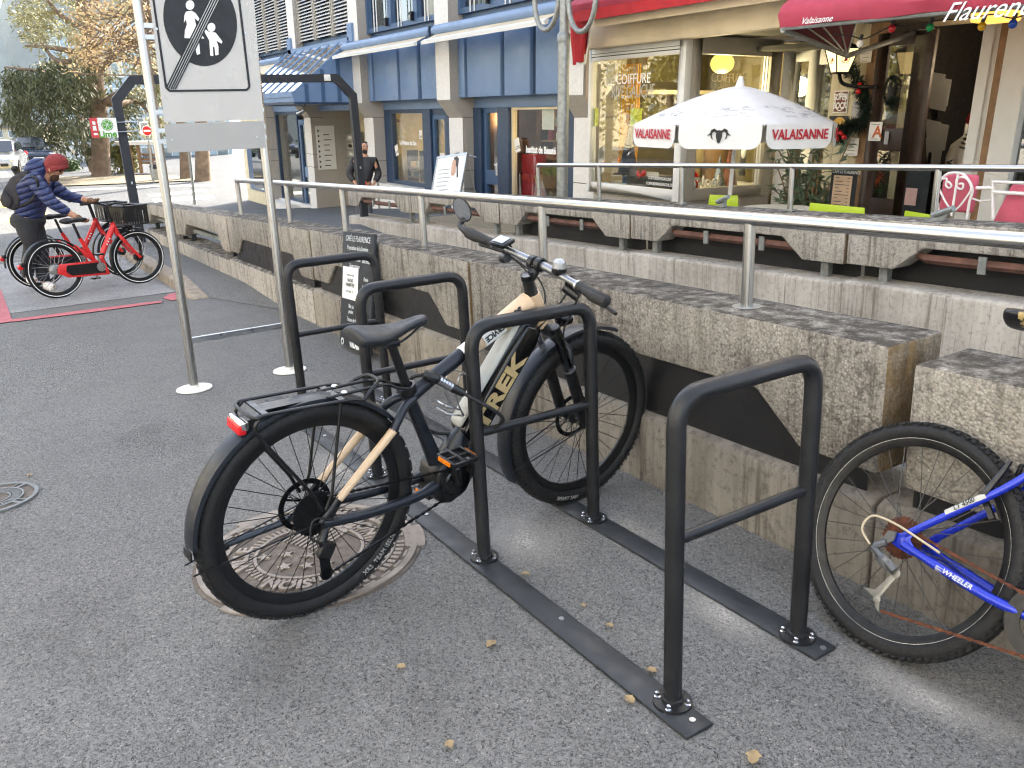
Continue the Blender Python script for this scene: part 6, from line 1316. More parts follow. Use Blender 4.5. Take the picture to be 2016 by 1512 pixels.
# fork, stem, bars
for s_ in (-1, 1):
    P('fork_stanchion', 'chrome' if s_ > 0 else pbr('dark_stanchion', '#4b4c4e', .12, 1), tp([(.952, s_ * .062, .79), (1.048, s_ * .062, .60)], .0165, 16), smooth=60)
    fl_ = P('fork_lower', 'black', tp([(1.040, s_ * .063, .625), (1.046, s_ * .063, .603), (1.13, s_ * .064, .40), (1.165, s_ * .062, .352)], [.0235, .022, .022, .016], 14), smooth=60)
    P('fork_cap', 'black_gloss', tp([(.945, s_ * .062, .806), (.965, s_ * .062, .762)], [.021, .024], 14), smooth=60)
    P('fork_seal', 'alu', tp([(1.036, s_ * .063, .626), (1.039, s_ * .063, .620)], .0245, 14), fl_)
b = MB(); b.tube([(.958, -.07, .775), (.945, -.03, .79), (.945, .03, .79), (.958, .07, .775)], .022, 12); b.tube([(1.05, -.06, .615), (1.035, -.055, .70), (1.03, 0, .735), (1.035, .055, .70), (1.05, .06, .615)], .013, 10); P('fork_crown', 'matt_blue', b, smooth=60)
sm_ = P('stem', 'black', tp([(.886, 0, .925), (.880, 0, .94), (.866, 0, .985)], [.026, .021, .021], 16), smooth=60)
P('stem_cap', 'black_gloss', tp([(.868, 0, .980), (.862, 0, .998)], [.024, .023], 18), sm_); P('stem_arm', 'black', tp([(.868, 0, .967), (.90, 0, 1.005)], .018, 12), sm_, smooth=60)
b = MB(); 
for s_ in (-.018, .018): b.lathe([(.020, -.012), (.025, -.010), (.025, .010), (.020, .012)], (.906, s_, 1.03 - s_ * .0), (0, 1, 0), 16)
P('stem_clamp', 'black', b, sm_)
def bz(y): return 1.03 + (.125 * y if abs(y) > .03 else 0)
P('handlebar', pbr('satin_handlebar', '#8d9094', .3, .9, var=.06), tp(spline([(.885, -.355, bz(-.355)), (.90, -.20, bz(-.2)), (.908, -.05, 1.026), (.908, .05, 1.036), (.90, .2, bz(.2)), (.885, .355, bz(.355))], 5), [.0115] * 4 + [.0125] * 5 + [.0155] * 8 + [.0125] * 4 + [.0115] * 5, 14), smooth=60)
for s_ in (-1, 1):
    g = P('grip', 'rubber', tp([(.886, s_ * .365, bz(s_ * .365)), (.886, s_ * .36, bz(s_ * .36)), (.889, s_ * .29, bz(s_ * .29)), (.893, s_ * .245, bz(s_ * .245)), (.895, s_ * .225, bz(s_ * .225))], [.012, .020, .0185, .0165, .018], 16), smooth=60)
    P('grip_wing', 'rubber', tp([(.875, s_ * .362, bz(s_ * .362) - .002), (.868, s_ * .31, bz(s_ * .31)), (.880, s_ * .25, bz(s_ * .25))], [.018, .017, .010], 10, .6), g, smooth=60)
    P('lock_ring', 'alu', tp([(.895, s_ * .224, bz(s_ * .224)), (.896, s_ * .214, bz(s_ * .214))], .019, 16), g)
    lv = P('brake_lever', 'black', tp(spline([(.915, s_ * .185, bz(s_ * .185) - .015), (.945, s_ * .22, bz(s_ * .22) - .035), (.945, s_ * .30, bz(s_ * .30) - .045), (.935, s_ * .36, bz(s_ * .36) - .05)], 4), [.010] * 4 + [.0075] * 8 + [.006], 8), smooth=60)
    P('lever_body', 'black', tp([(.905, s_ * .16, bz(s_ * .16)), (.925, s_ * .18, bz(s_ * .18) - .02)], [.020, .015], 10), lv)
    P('shifter', 'black', tp([(.90, s_ * .15, bz(s_ * .15) - .03), (.92, s_ * .20, bz(s_ * .2) - .05)], [.016, .018], 10), lv, smooth=60)
b = MB(); b.cbox((.885, .165, bz(.165) + .026), .062, .078, .018, M.Rotation(-.35, 3, 'Y')); dp = P('display', 'black_gloss', b, bevel=.006)
P('screen', pbr('grey_lcd', '#8f9a9f', .2, var=.03), MB().cbox((.881, .165, bz(.165) + .0365), .042, .056, .0015, M.Rotation(-.35, 3, 'Y')), dp)
P('bell', 'alu', MB().lathe([(.0001, .034), (.014, .032), (.022, .022), (.024, .0), (.018, -.004), (.0001, -.004)], (.905, -.115, bz(-.115) + .022), (0, 0, 1), 10), smooth=20); P('bell_base', 'black', MB().lathe([(.019, -.01), (.026, .0), (.026, .012), (.02, .016)], (.905, -.115, bz(-.115) + .010), (0, 0, 1), 14))
P('mirror_arm', 'black', tp(fillet([(.885, .355, bz(.355)), (.885, .405, bz(.405)), (.895, .432, 1.075), (.90, .425, 1.115)], .02, 4), [.014] * 12, 10) if False else tp(spline([(.886, .345, bz(.345)), (.888, .395, bz(.395) + .002), (.895, .425, bz(.42) + .008), (.90, .424, 1.108)], 4), [.017, .017, .017, .016, .015, .014, .014, .014, .013, .012, .012, .011, .011], 10), smooth=60)
mc = V((.903, .425, 1.150)); mr = M.Rotation(R(26), 3, 'Z') @ M.Rotation(R(-12), 3, 'Y') @ M.Rotation(R(-24), 3, 'X')
b = MB(); b.x = M.Translation(mc) @ mr.to_4x4() @ M.Diagonal((1, .72, 1, 1)); b.lathe([(.0001, .016), (.036, .014), (.048, .004), (.050, -.004), (.047, -.005), (.0001, -.0045)], (0, 0, 0), (1, 0, 0), 28); mir = P('mirror', 'black', b, smooth=60)
b = MB(); b.x = M.Translation(mc) @ mr.to_4x4() @ M.Diagonal((1, .72, 1, 1)); b.lathe([(.046, -.0055), (.0001, -.0058)], (0, 0, 0), (1, 0, 0), 28); b.closed_hint = False; P('mirror_glass', 'mirror', b, mir, smooth=60)
for q in ([(.91, .17, 1.03), (.955, .12, .98), (.97, .06, .90), (.945, .045, .83), (.94, .04, .79)], [(.915, -.16, .995), (.98, -.10, .955), (.985, -.05, .89), (.945, -.035, .84), (.90, -.03, .80)], [(.92, .15, 1.02), (.965, .05, .955), (.955, 0, .88), (.93, .03, .83)], [(.925, -.18, .99), (.99, -.13, .93), (1.0, -.09, .85), (.985, -.075, .76), (1.08, -.075, .56), (1.14, -.075, .42)]):
    P('cable', 'rubber', tp(spline(q, 6), .0032, 7), smooth=60)
b = MB(); b.lathe([(.012, -.022), (.022, -.02), (.025, .0), (.025, .03), (.018, .034)], (1.045, -.005, .80), (1, 0, .1), 16); b.tube([(1.03, 0, .80), (1.02, 0, .755), (1.035, 0, .735)], .009, 8); hl = P('headlight', 'black_gloss', b); P('lens', 'mirror', MB().disc((1.0795, -.005, .8035), (1, 0, .1), .018, .002, 14), hl)
fender(eb, EB, (1.1755, 0, .360), .392, R(66), R(206), .066, MAT['matt_blue'], rot=steer)
b = MB()
for s_ in (-1, 1): b.tube(spline([(.80, s_ * .035, .255), (.98, s_ * .055, .31), (1.15, s_ * .066, .36)], 4), .003, 6)
P('mudguard_stay', 'black', b, smooth=60)
fr2_ = fender(eb, EB, (0, 0, Rr), .388, R(36), R(177), .068, MAT['matt_blue']); P('mud_flap', 'black', MB().cbox((-.3865, 0, .366), .006, .056, .03, M.Rotation(.1, 3, 'Y')), fr2_, bevel=.002)
b = MB()
for s_ in (-1, 1): b.bar((-.39, s_ * .034, .31), (-.005, s_ * .07, .36), .003, 6)
P('mudguard_stay', 'black', b, smooth=60)
# carrier
cr_ = []
b = MB()
loop = [(.20, .05, .745), (.17, .062, .728), (.11, .066, .742), (-.13, .066, .758), (-.175, .066, .756), (-.188, .03, .757), (-.188, -.03, .757), (-.175, -.066, .756), (-.13, -.066, .758), (.11, -.066, .738), (.16, -.064, .725), (.195, -.055, .745), (.232, -.035, .757), (.240, 0, .760), (.232, .035, .757)]
b.tube(spline(loop + [loop[0]], 4), .0058, 8)
for s_ in (-1, 1):
    b.tube(fillet([(-.16, s_ * .066, .756), (-.185, s_ * .066, .735), (-.176, s_ * .068, .70), (-.03, s_ * .074, .47), (.0, s_ * .074, .40)], .02, 4), .0058, 8)
    b.tube([(.085, s_ * .066, .74), (.075, s_ * .07, .69), (.035, s_ * .074, .45), (.01, s_ * .074, .40)], .0052, 8)
    b.tube(spline([(.06, s_ * .03, .745), (.20, s_ * .03, .742), (.27, s_ * .022, .735), (.31, s_ * .025, .715), (.352, s_ * .022, .70)], 4), .0055, 8)
ca_ = P('luggage_carrier', 'black', b, smooth=60)
b = MB(); b.prism([(-.15, -.028, .757), (-.15, .028, .757), (-.125, .028, .757), (.06, .022, .748), (.09, .055, .744), (.105, .055, .743), (.105, -.055, .741), (.09, -.055, .742), (.06, -.022, .747), (-.125, -.028, .757)], (0, 0, -.005)); b.cbox((.09, 0, .742), .02, .13, .006); b.cbox((-.145, 0, .7555), .018, .13, .006); P('top_plate', 'black_gloss', b, ca_)
for s_ in (-1, 1): P('screw', 'chrome', MB().lathe([(.011, 0), (.011, .003), (.008, .006), (.0001, .0065)], (.118, s_ * .03, .747), (0, 0, 1), 12), ca_)
b = MB(); b.cbox((-.202, 0, .728), .028, .088, .030, M.Rotation(.12, 3, 'Y')); tl = P('tail_light', 'chrome', b, ca_, bevel=.008); P('lens', 'red_lens', MB().cbox((-.2085, 0, .719), .024, .086, .032, M.Rotation(.12, 3, 'Y')), tl, bevel=.006); P('bracket', 'black', MB().cbox((-.178, 0, .712), .03, .05, .05), tl)
# kickstand, bottle cage
b = MB(); b.tube([(.02, .075, .33), (-.05, .10, .295), (-.235, .135, .262)], [.012, .012, .010], 10); ks = P('kickstand', pbr('grey_kickstand', '#3a4048', .4, .5), b, smooth=60); P('foot', 'rubber', tp([(-.225, .133, .264), (-.262, .14, .256)], .016, 10), ks)
b = MB()
for s_ in (-.024, .024): b.tube(spline([(.575, s_, .545), (.545, s_ * 1.3, .60), (.535, s_ * 1.35, .645), (.555, s_ * 1.1, .70), (.60, s_ * .4, .69)], 4), .003, 6)
b.tube([(.575, -.024, .545), (.50, -.03, .575), (.50, .03, .575), (.575, .024, .545)], .003, 6); b.tube(spline([(.548, -.036, .58), (.505, -.03, .60), (.495, 0, .605), (.505, .03, .60), (.548, .036, .58)], 3), .003, 6); P('bottle_cage', 'alu', b, smooth=60)
# cable lock holding the bike to the hoop
lk = thing('cable_lock', 'black cable lock with a number cylinder, looped round frame and hoop', 'lock', EB @ M.Translation((.48, -.05, .69)))
b = MB(); b.tube(spline([(.425, .0, .725), (.40, .04, .70), (.395, .05, .62), (.42, .045, .54), (.50, .03, .48), (.58, 0, .47), (.64, -.09, .50), (.655, -.14, .55), (.61, -.145, .60), (.555, -.115, .64), (.52, -.08, .668)], 6), .0062, 10); b.build('cable', MAT['rubber'], lk, space=EB, smooth=60)
b = MB(); b.tube([(.415, -.02, .735), (.448, -.042, .718), (.452, -.044, .716)], [.017, .0185, .016], 14); b.tube([(.495, -.062, .684), (.53, -.085, .660)], [.016, .013], 14); b.build('end_piece', MAT['black'], lk, space=EB, smooth=60)
b = MB()
for k in range(5): q = V((.453, -.0445, .7155)).lerp(V((.494, -.062, .685)), (k + .5) / 5); ax2 = V((.041, -.0175, -.0305)); b.lathe([(.0001, -.004), (.0165, -.004), (.0165, .004), (.0001, .004)], q, ax2, 10)
b.build('number_ring', MAT['alu'], lk, space=EB, smooth=0)
# ---------------------------------------------------------------- blue mountain bike leaning on the parapet
ln_ = .41; BB_ = bikespace((-1.205, 1.912, 0), (.9977, -.068, 0), (-.068 * math.cos(ln_), -.9977 * math.cos(ln_), math.sin(ln_)), (.068 * math.sin(ln_), .9977 * math.sin(ln_), math.cos(ln_)))
BB_ = SM @ M.Translation((-1.205, 1.912, 0)) @ M(((.9977, .068, 0, 0), (-.068, .9977, 0, 0), (0, 0, 1, 0), (0, 0, 0, 1))) @ M.Rotation(-ln_, 4, 'X')
mbk = thing('mountain_bicycle', 'old blue mountain bike with rusty chain leaning on the parapet at right', 'bicycle', BB_)
def Q(name, m_, b, par=None, **kw): return b.build(name, MAT[m_] if isinstance(m_, str) else m_, par or mbk, space=BB_, **kw)
rimm = pbr('scuffed_silver_rim', '#343434', .4, .8, var=.25, scale=20)
w1, X1 = wheel(mbk, BB_, 0, .335, .027, rimm, MAT['dim_spoke'], 32, rim_w=.026, rim_h=.022)
w2_, X2 = wheel(mbk, BB_, 1.04, .335, .027, rimm, MAT['dim_spoke'], 32, rim_w=.026, rim_h=.022)
cassette(w1, BB_, X1, MAT['rust'], .062, 8, -.020)
for w_, X in ((w1, X1), (w2_, X2)):
    b = MB(); b.x = X; r0 = .335 - .027 * .95 - .027 * .78 + .006; b.lathe([(r0 - .006, -.0142), (r0, -.0152), (r0 + .002, -.0142), (r0 + .002, .0142), (r0, .0152), (r0 - .006, .0142), (r0 - .006, -.0142)], (0, 0, 0), (0, 1, 0), 72); b.build('rim_edge', MAT['alu'], w_, space=BB_)
dec = pbr('grey_bike_decal', '#a8abb0', .35); fb = Q('frame', 'blue_bike', tp([(.425, 0, .285), (.335, 0, .55), (.285, 0, .70)], [.022, .0165, .0165], 14), smooth=60)
Q('down_tube', 'blue_bike', tp([(.43, 0, .30), (.86, 0, .62)], [.020, .022], 14), fb, smooth=60); Q('top_tube', 'blue_bike', tp([(.295, 0, .66), (.84, 0, .70)], .0165, 14), fb, smooth=60); Q('head_tube', 'blue_bike', tp([(.875, 0, .58), (.835, 0, .72)], .02, 14), fb, smooth=60)
for s_ in (-1, 1):
    Q('chain_stay', 'blue_bike', tp(spline([(.40, s_ * .035, .287), (.28, s_ * .055, .29), (.10, s_ * .064, .315), (.035, s_ * .066, .325)], 4), [.0135] * 8 + [.0115] * 5, 12), fb, smooth=60)
    Q('seat_stay', 'blue_bike', tp(spline([(.032, s_ * .066, .352), (.10, s_ * .062, .425), (.22, s_ * .042, .56), (.285, s_ * .022, .66)], 4), .0105, 12), fb, smooth=60)
    b = MB(); b.prism([(.062, s_ * .064, .375), (.02, s_ * .064, .352), (-.012, s_ * .064, .338), (-.014, s_ * .064, .322), (.02, s_ * .064, .31), (.07, s_ * .064, .305), (.075, s_ * .064, .325), (.05, s_ * .064, .345)], (0, s_ * .006, 0)); Q('dropout', 'blue_bike', b, fb, bevel=.002)
    b = MB(); b.tube([(1.04, s_ * .06, .335), (.985, s_ * .06, .48), (.90, s_ * .06, .60)], .017, 10); b.tube([(.90, s_ * .06, .60), (.885, 0, .60)], .018, 8); Q('fork_leg', 'black', b, smooth=60)
    b = MB(); b.tube([(.185, s_ * .050, .535), (.20, s_ * .038, .60), (.205, s_ * .03, .635)], [.010, .008, .006], 8); b.cbox((.19, s_ * .030, .505), .075, .012, .014, M.Rotation(.85, 3, 'Y')); b.disc((.185, s_ * .058, .535), (0, 1, 0), .009, .006, 10); Q('brake_arm', 'black', b)
for (a_, c_, s_, sz, m_) in (((.145, -.0755, .3075), (.27, -.0665, .2920), 'WHEELER', .019, MAT['white']), ((.115, -.0715, .448), (.19, -.060, .528), 'LT 4500', .017, MAT['white'])):
    a_, c_ = V(a_), V(c_); Q('decal', dec if s_ == 'WHEELER' else MAT['silver_paint'], tp([a_ + V((0, .0115, 0)), c_ + V((0, .0115, 0))], .0122 if s_ == 'WHEELER' else .0112, 10), fb, smooth=60)
    txt('lettering', s_, frame((a_ + c_) / 2 + V((0, -.0035, .001)), c_ - a_, V((0, 0, 1))), sz, m_ if s_ != 'LT 4500' else MAT['print_black'], fb, .001, space=BB_, shear=.2)
b = MB(); b.prism([(-.012, -.074, .345), (.012, -.074, .35), (.014, -.074, .325), (-.002, -.074, .31), (-.02, -.074, .315)], (0, -.006, 0)); b.tube([(-.005, -.078, .312), (-.03, -.085, .29)], .011, 8); b.tube([(-.035, -.085, .285), (.015, -.09, .262), (.055, -.088, .25)], [.010, .016, .013], 10, .7); dr_ = Q('rear_derailleur', pbr('grey_derailleur', '#6a6c6e', .4, .7, var=.2), b)
b = MB(); b.prism([(.052, -.08, .255), (.064, -.08, .245), (.036, -.08, .165), (.048, -.08, .125), (.030, -.08, .135), (.024, -.08, .155), (-.02, -.08, .168), (.015, -.08, .178)], (0, -.003, 0)); b.disc((.055, -.084, .245), (0, 1, 0), .014, .006, 12); b.disc((.03, -.084, .155), (0, 1, 0), .012, .006, 12); Q('cage', pbr('dull_cage', '#8d8c86', .45, .7, var=.2), b, dr_, bevel=.001)
Q('cable_housing', pbr('beige_cable', '#b5a98f', .5), tp(spline([(-.045, -.085, .288), (-.085, -.085, .32), (-.07, -.082, .365), (0, -.08, .37), (.09, -.075, .355), (.14, -.07, .345)], 5), .0035, 7), dr_, smooth=60)
chain(mbk, BB_, [(.42, -.055, .33), (.05, -.052, .365)], MAT['rust']); chain(mbk, BB_, [(.43, -.055, .20), (.05, -.075, .13)], MAT['rust'])
b = MB(); b.lathe([(.055, -.056), (.092, -.056), (.092, -.053), (.055, -.053)], (.425, 0, .285), (0, 1, 0), 40); b.tube([(.425, -.075, .285), (.56, -.085, .18)], .011, 8); b.tube([(.425, .075, .285), (.29, .085, .39)], .011, 8); cs_ = Q('crankset', 'black', b)
for s_, p_ in ((-1, (.56, -.13, .18)), (1, (.29, .13, .39))): Q('pedal', 'black', MB().cbox(p_, .085, .085, .022), cs_, bevel=.004)
Q('seat_post', 'black', tp([(.29, 0, .68), (.222, 0, .965)], .0135, 12), smooth=60)
SADX2 = [.055, .07, .105, .155, .205, .255, .305, .335]; b = MB(); n = 12
for x, w_ in zip(SADX2, [.05, .075, .08, .065, .045, .03, .024, .012]):
    for k in range(n):
        a = 2 * PI * k / n; b.v.append(V((x, math.cos(a) * w_, 1.01 + math.sin(a) * (.018 if math.sin(a) > 0 else .035) - .2 * math.cos(a) ** 2 * w_ ** 2)))
for i in range(len(SADX2) - 1):
    for k in range(n): b.f.append((i * n + k, i * n + (k + 1) % n, (i + 1) * n + (k + 1) % n, (i + 1) * n + k))
b.f += [tuple(range(n)), tuple((len(SADX2) - 1) * n + k for k in range(n))]; b.mi = [0] * len(b.f)
sn = NT('torn_saddle_vinyl'); sn.p(c=sn.mix(sn.ramp(sn.noise(14, 4), (.52, 0), (.54, 1)), '#16161a', '#a38f5e'), r=.3); so = Q('saddle', sn.m, b, smooth=80); md = so.modifiers.new('s', 'SUBSURF'); md.levels = 1; md.render_levels = 2
Q('handlebar', 'black', tp([(.80, -.28, .80), (.82, 0, .79), (.80, .28, .80)], .012, 10), smooth=60); Q('stem', 'black', tp([(.83, 0, .72), (.82, 0, .80)], .016, 10), smooth=60)
# ---------------------------------------------------------------- red share bikes
def share_bike(label, a, c, seed, steer_deg=0):
    a, c = V((a[0], a[1], 0)), V((c[0], c[1], 0)); f_ = (c - a).normalized(); n_ = V((f_.y, -f_.x, 0)); SP = SM @ M(((f_.x, -n_.x, 0, a.x), (f_.y, -n_.y, 0, a.y), (f_.z, 0, 1, 0), (0, 0, 0, 1))) @ M.Scale(.885, 4)
    t = thing('share_bicycle', label, 'bicycle', SP, 'red share bikes by the ramp end'); wb = 1.04
    def q(name, m_, b, par=None, **kw): return b.build(name, MAT[m_] if isinstance(m_, str) else m_, par or t, space=SP, **kw)
    rw = .335
    st = M.Rotation(R(steer_deg), 3, 'Z')
    a1, _ = wheel(t, SP, 0, rw, .024, MAT['black'], MAT['spoke_b'], 28, knob=False, line='white', hub_r=.03, spoke_r=.002); a2, _ = wheel(t, SP, wb, rw, .024, MAT['black'], MAT['spoke_b'], 28, knob=False, line='white', hub_r=.03, rot=st, spoke_r=.002)
    q('hub_motor', 'galv', MB().lathe([(.0001, -.05), (.05, -.045), (.06, -.03), (.06, .03), (.05, .045), (.0001, .05)], (0, 0, rw), (0, 1, 0), 24), a1)
    fr = q('frame', 'red_gloss', tp([(.52, 0, .30), (.60, 0, .46), (.78, 0, .74), (.80, 0, .77)], [.034, .032, .034, .036], 14), smooth=60)
    b = MB()
    for k in range(3): b.cbox((.655 + .02 * k, -.0345, .55 + .031 * k), .016, .002, .018, M.Rotation(-.99, 3, 'Y'))
    q('white_marks', 'white', b, fr)
    q('seat_tube', 'red_gloss', tp([(.50, 0, .30), (.40, 0, .56), (.355, 0, .66)], [.03, .024, .022], 12), fr, smooth=60)
    b = MB(); b.prism([(.28, -.026, .60), (.42, -.026, .46), (.52, -.026, .36), (.50, -.026, .32), (.38, -.026, .44), (.26, -.026, .55)], (0, .052, 0)); q('rear_beam', 'red_gloss', b, fr, bevel=.012)
    for s_ in (-1, 1): q('chain_stay', 'red_gloss', tp([(.46, s_ * .04, .30), (0, s_ * .065, rw)], .016, 10), fr, smooth=60)
    q('head_tube', 'red_gloss', tp([(.83, 0, .64), (.78, 0, .80)], .03, 12), fr, smooth=60)
    b = MB(); o = [(.02, .40), (.56, .375), (.60, .19), (.10, .23), (-.02, .30)]; b.prism([(x, -.075, z) for x, z in o], (0, -.012, 0)); g = q('chain_guard', 'red_gloss', b, bevel=.004)
    b = MB(); b.prism([(x, -.0905, z) for x, z in [(.10, .375), (.50, .355), (.555, .22), (.14, .25), (.08, .30)]], (0, .004, 0)); q('guard_panel', 'black', b, g)
    for s_ in (-1, 1):
        cr = q('crank', 'galv', tp([(.50, s_ * .10, .30), (.50 + .03 * s_, s_ * .11, .30 + .16 * (-s_))], .013, 8), smooth=60); q('pedal', 'black', MB().cbox((.50 + .03 * s_, s_ * .16, .30 - .16 * s_), .09, .08, .022), cr, bevel=.004)
    q('chainring_cover', 'alu', MB().disc((.50, -.092, .30), (0, -1, 0), .055, .008, 20), g)
    for s_ in (-1, 1): q('fork_leg', 'red_gloss', tp(spline([(.835, s_ * .02, .64), (.86, s_ * .055, .58), (.95, s_ * .058, .45), (wb, s_ * .055, rw)], 4), [.024] * 6 + [.019] * 7, 10), smooth=60)
    fender(t, SP, (0, 0, rw), .372, R(20), R(185), .06, MAT['black']); fender(t, SP, (wb, 0, rw), .37, R(75), R(205), .055, MAT['black'])
    q('seat_post', 'black', tp([(.355, 0, .66), (.31, 0, .84)], .016, 10), smooth=60); b = MB(); b.ball((.25, 0, .875), .09, .085, .035); b.ball((.36, 0, .875), .13, .035, .028); q('saddle', 'rubber', b, smooth=80)
    q('stem', 'black', tp([(.78, 0, .80), (.745, 0, 1.0)], .02, 10), smooth=60)
    q('handlebar', 'black', tp(spline([(.63, -.30, 1.03), (.72, -.22, 1.04), (.76, 0, 1.01), (.72, .22, 1.04), (.63, .30, 1.03)], 5), .014, 10), smooth=60)
    for s_ in (-1, 1): q('grip', 'rubber', tp([(.68, s_ * .26, 1.035), (.60, s_ * .33, 1.03)], .019, 10), smooth=60)
    b = MB(); z0, z1 = .76, .985; bx0, bx1, by = .86, 1.16, .20                        # basket with slotted walls
    def wall(p, q_, n):
        p, q_ = V(p), V(q_)
        for k in range(n): 
            u0, u1 = (k + .08) / n, (k + .78) / n; aa, cc = p.lerp(q_, u0), p.lerp(q_, u1); dn = V((1, 1, 0))
            b.add([aa, cc, cc + V((0, 0, z1 - z0 - .06)), aa + V((0, 0, z1 - z0 - .06))], [(0, 1, 2, 3)])
    c4 = [(bx0, -by, z0), (bx1, -by, z0), (bx1, by, z0), (bx0, by, z0)]
    for i in range(4): wall(c4[i], c4[(i + 1) % 4], 9); p, q_ = V(c4[i]), V(c4[(i + 1) % 4]); b.bar(p, q_, .010, 6); b.bar(p + V((0, 0, z1 - z0)), q_ + V((0, 0, z1 - z0)), .013, 6); b.add([p + V((0, 0, z1 - z0 - .06)), q_ + V((0, 0, z1 - z0 - .06)), q_ + V((0, 0, z1 - z0)), p + V((0, 0, z1 - z0))], [(0, 1, 2, 3)])
    b.add(c4, [(0, 1, 2, 3)]); b.closed_hint = False; bk_ = q('basket', 'black', b, smooth=0); q('lamp', 'black_gloss', MB().ball((1.0, 0, .72), .035, .035, .035), bk_); q('basket_bracket', 'black', tp([(.83, 0, .66), (.95, 0, .72), (.98, 0, .76)], .02, 8), bk_)
    b = MB(); b.cbox((-.375, 0, .42), .05, .06, .055); tl = q('tail_light', 'red_lens', b, bevel=.012)
    q('tail_light_case', 'black', MB().cbox((-.352, 0, .445), .05, .07, .05), tl, bevel=.01); return t
share_bike('red share bike in front, its chain guard side to the camera', (-9.80, .57), (-10.12, 1.42), 1, -6); share_bike('second red share bike, half hidden behind the front one', (-10.75, .46), (-10.90, 1.30), 2, 14)
# ---------------------------------------------------------------- chalkboard and A-board
cb = thing('chalkboard', 'tall black chalkboard with a white sheet leaning on the parapet', 'chalkboard', T(-5.5, 2.12, 0))
bl0, br0, tl0, tr0 = Sp(669, 676, 1, 2.06), Sp(728, 700, 1, 2.06), Sp(660, 458, 1, 2.185), Sp(717, 470, 1, 2.185)
exb = (br0 - bl0); eyb = (tl0 - bl0); W_ = exb.length; H_b = eyb.length; FB = frame(bl0, exb, eyb)
b = MB(SM); b.x = FB; b.box(0, W_, 0, H_b, -.022, 0); brd = b.build('board', MAT['chalk_bg'], cb, space=SM, bevel=.003)
def ct(s_, x, y, sz, m_='chalk', sh=.1, **kw): txt('chalk_lettering', s_, FB @ M.Translation((x * W_, y * H_b, .001)), sz, MAT[m_], brd, .0006, space=SM, shear=sh, **kw)
ct('CAFÉ LE FLAURENCE', .5, .945, .056, sx=.85); ct('Proposition de la Semaine', .5, .868, .045, sx=.8)
for s_, y, x in (('Salade mêlée', .775, .45), ('Soupe maison', .715, .42), ('aux herbes', .77, .8), ('Purée', .62, .8), ('Légumes', .55, .8), ('du jour', .48, .8), ('Filet de', .36, .35), ('poulet', .315, .35), ('Tartare de bœuf', .245, .42), ('Crêpes · Miel', .175, .42), ('Dessert', .11, .3), ('Frites', .35, .8)): ct(s_, x, y, .042, sh=.25, sx=.8)
ct('VALAISANNE', .62, .032, .062, sx=.85, sh=0, bold=.003)
b = MB(SM); b.x = FB; b.lathe([(.016, .001), (.016, .003), (.026, .003), (.026, .001)], (.055, .032 * H_b, 0), (0, 0, 1), 16); b.build('emblem', MAT['chalk'], brd, space=SM)
b = MB(SM); b.x = FB; b.box(.05 * W_, .56 * W_, .42 * H_b, .70 * H_b, .001, .003); sh_ = b.build('sheet', MAT['white'], cb, space=SM)
for s_, y, sz in (('Proposition du moment', .632, .018), ('HACHIS', .585, .036), ('PARMENTIER', .545, .036), ('avec salade  19.-', .49, .026)): txt('print', s_, FB @ M.Translation((.305 * W_, y * H_b, .0032)), sz, MAT['print_black' if sz > .03 else 'galv'], sh_, .0005, space=SM, sx=.8, bold=.001)
ab = thing('sidewalk_board', 'white poster A-board with a portrait photo standing before the shops', 'sign board', M.Translation((-15.1, 7.6, -.75)))
pA, pB, pC = Wp(832, 338, 1, 7.62), Wp(884, 332, 1, 7.62), Wp(846, 405, 1, 7.42); eA = (pB - pA); up_ = (pA - pC); FA = frame(pC, eA, up_); WA, HA = eA.length, up_.length
b = MB(); b.x = FA; b.box(0, WA, 0, HA, -.02, 0); pnl = b.build('poster', MAT['white'], ab)
b = MB(); b.x = FA; 
for x in (-.04, WA + .005): b.box(x, x + .035, -.3, HA + .01, -.03, .01)
b.box(-.04, WA + .04, HA, HA + .04, -.03, .01); fA = b.build('frame', MAT['alu'], ab)
b = MB(); b.x = FA; b.bar((WA * .35, HA + .02, -.02), (WA * .30, HA + .16, -.25), .012, 6); b.bar((WA * .30, HA + .16, -.25), (WA * .95, HA + .02, -.25), .012, 6); b.bar((0, HA, -.02), (0, -.25, -.6), .014, 6); b.bar((WA, HA, -.02), (WA, -.25, -.6), .014, 6); b.build('rear_leg', MAT['alu'], ab)
b = MB(); b.x = FA; rnd = random.Random(4)
for k in range(9): y = HA * (.74 - .085 * k); w_ = WA * rnd.uniform(.35, .62); b.box(WA * .12, WA * .12 + w_, y, y + .012, .001, .003)
b.build('print', MAT['galv'], pnl, smooth=0)
b = MB(); b.x = FA @ M.Translation((WA * .68, HA * .78, .002)); b.prism([(x * .8, y, 0) for x, y in [(-.14, .18), (.02, .2), (.14, .15), (.17, -.04), (.26, -.2), (.2, -.22), (.1, -.02), (-.06, .12)]], (0, 0, .002)); b.build('portrait_hair', MAT['wood_dark'], pnl, smooth=0)
b = MB(); b.x = FA @ M.Translation((WA * .66, HA * .78, .003)); b.prism([(x * .8, y, 0) for x, y in [(-.13, .15), (.03, .12), (.09, .0), (.12, -.12), (.02, -.18), (-.09, -.15), (-.14, .0)]], (0, 0, .002)); b.build('portrait_face', pbr('printed_skin', '#c99f86', .6), pnl, smooth=0)
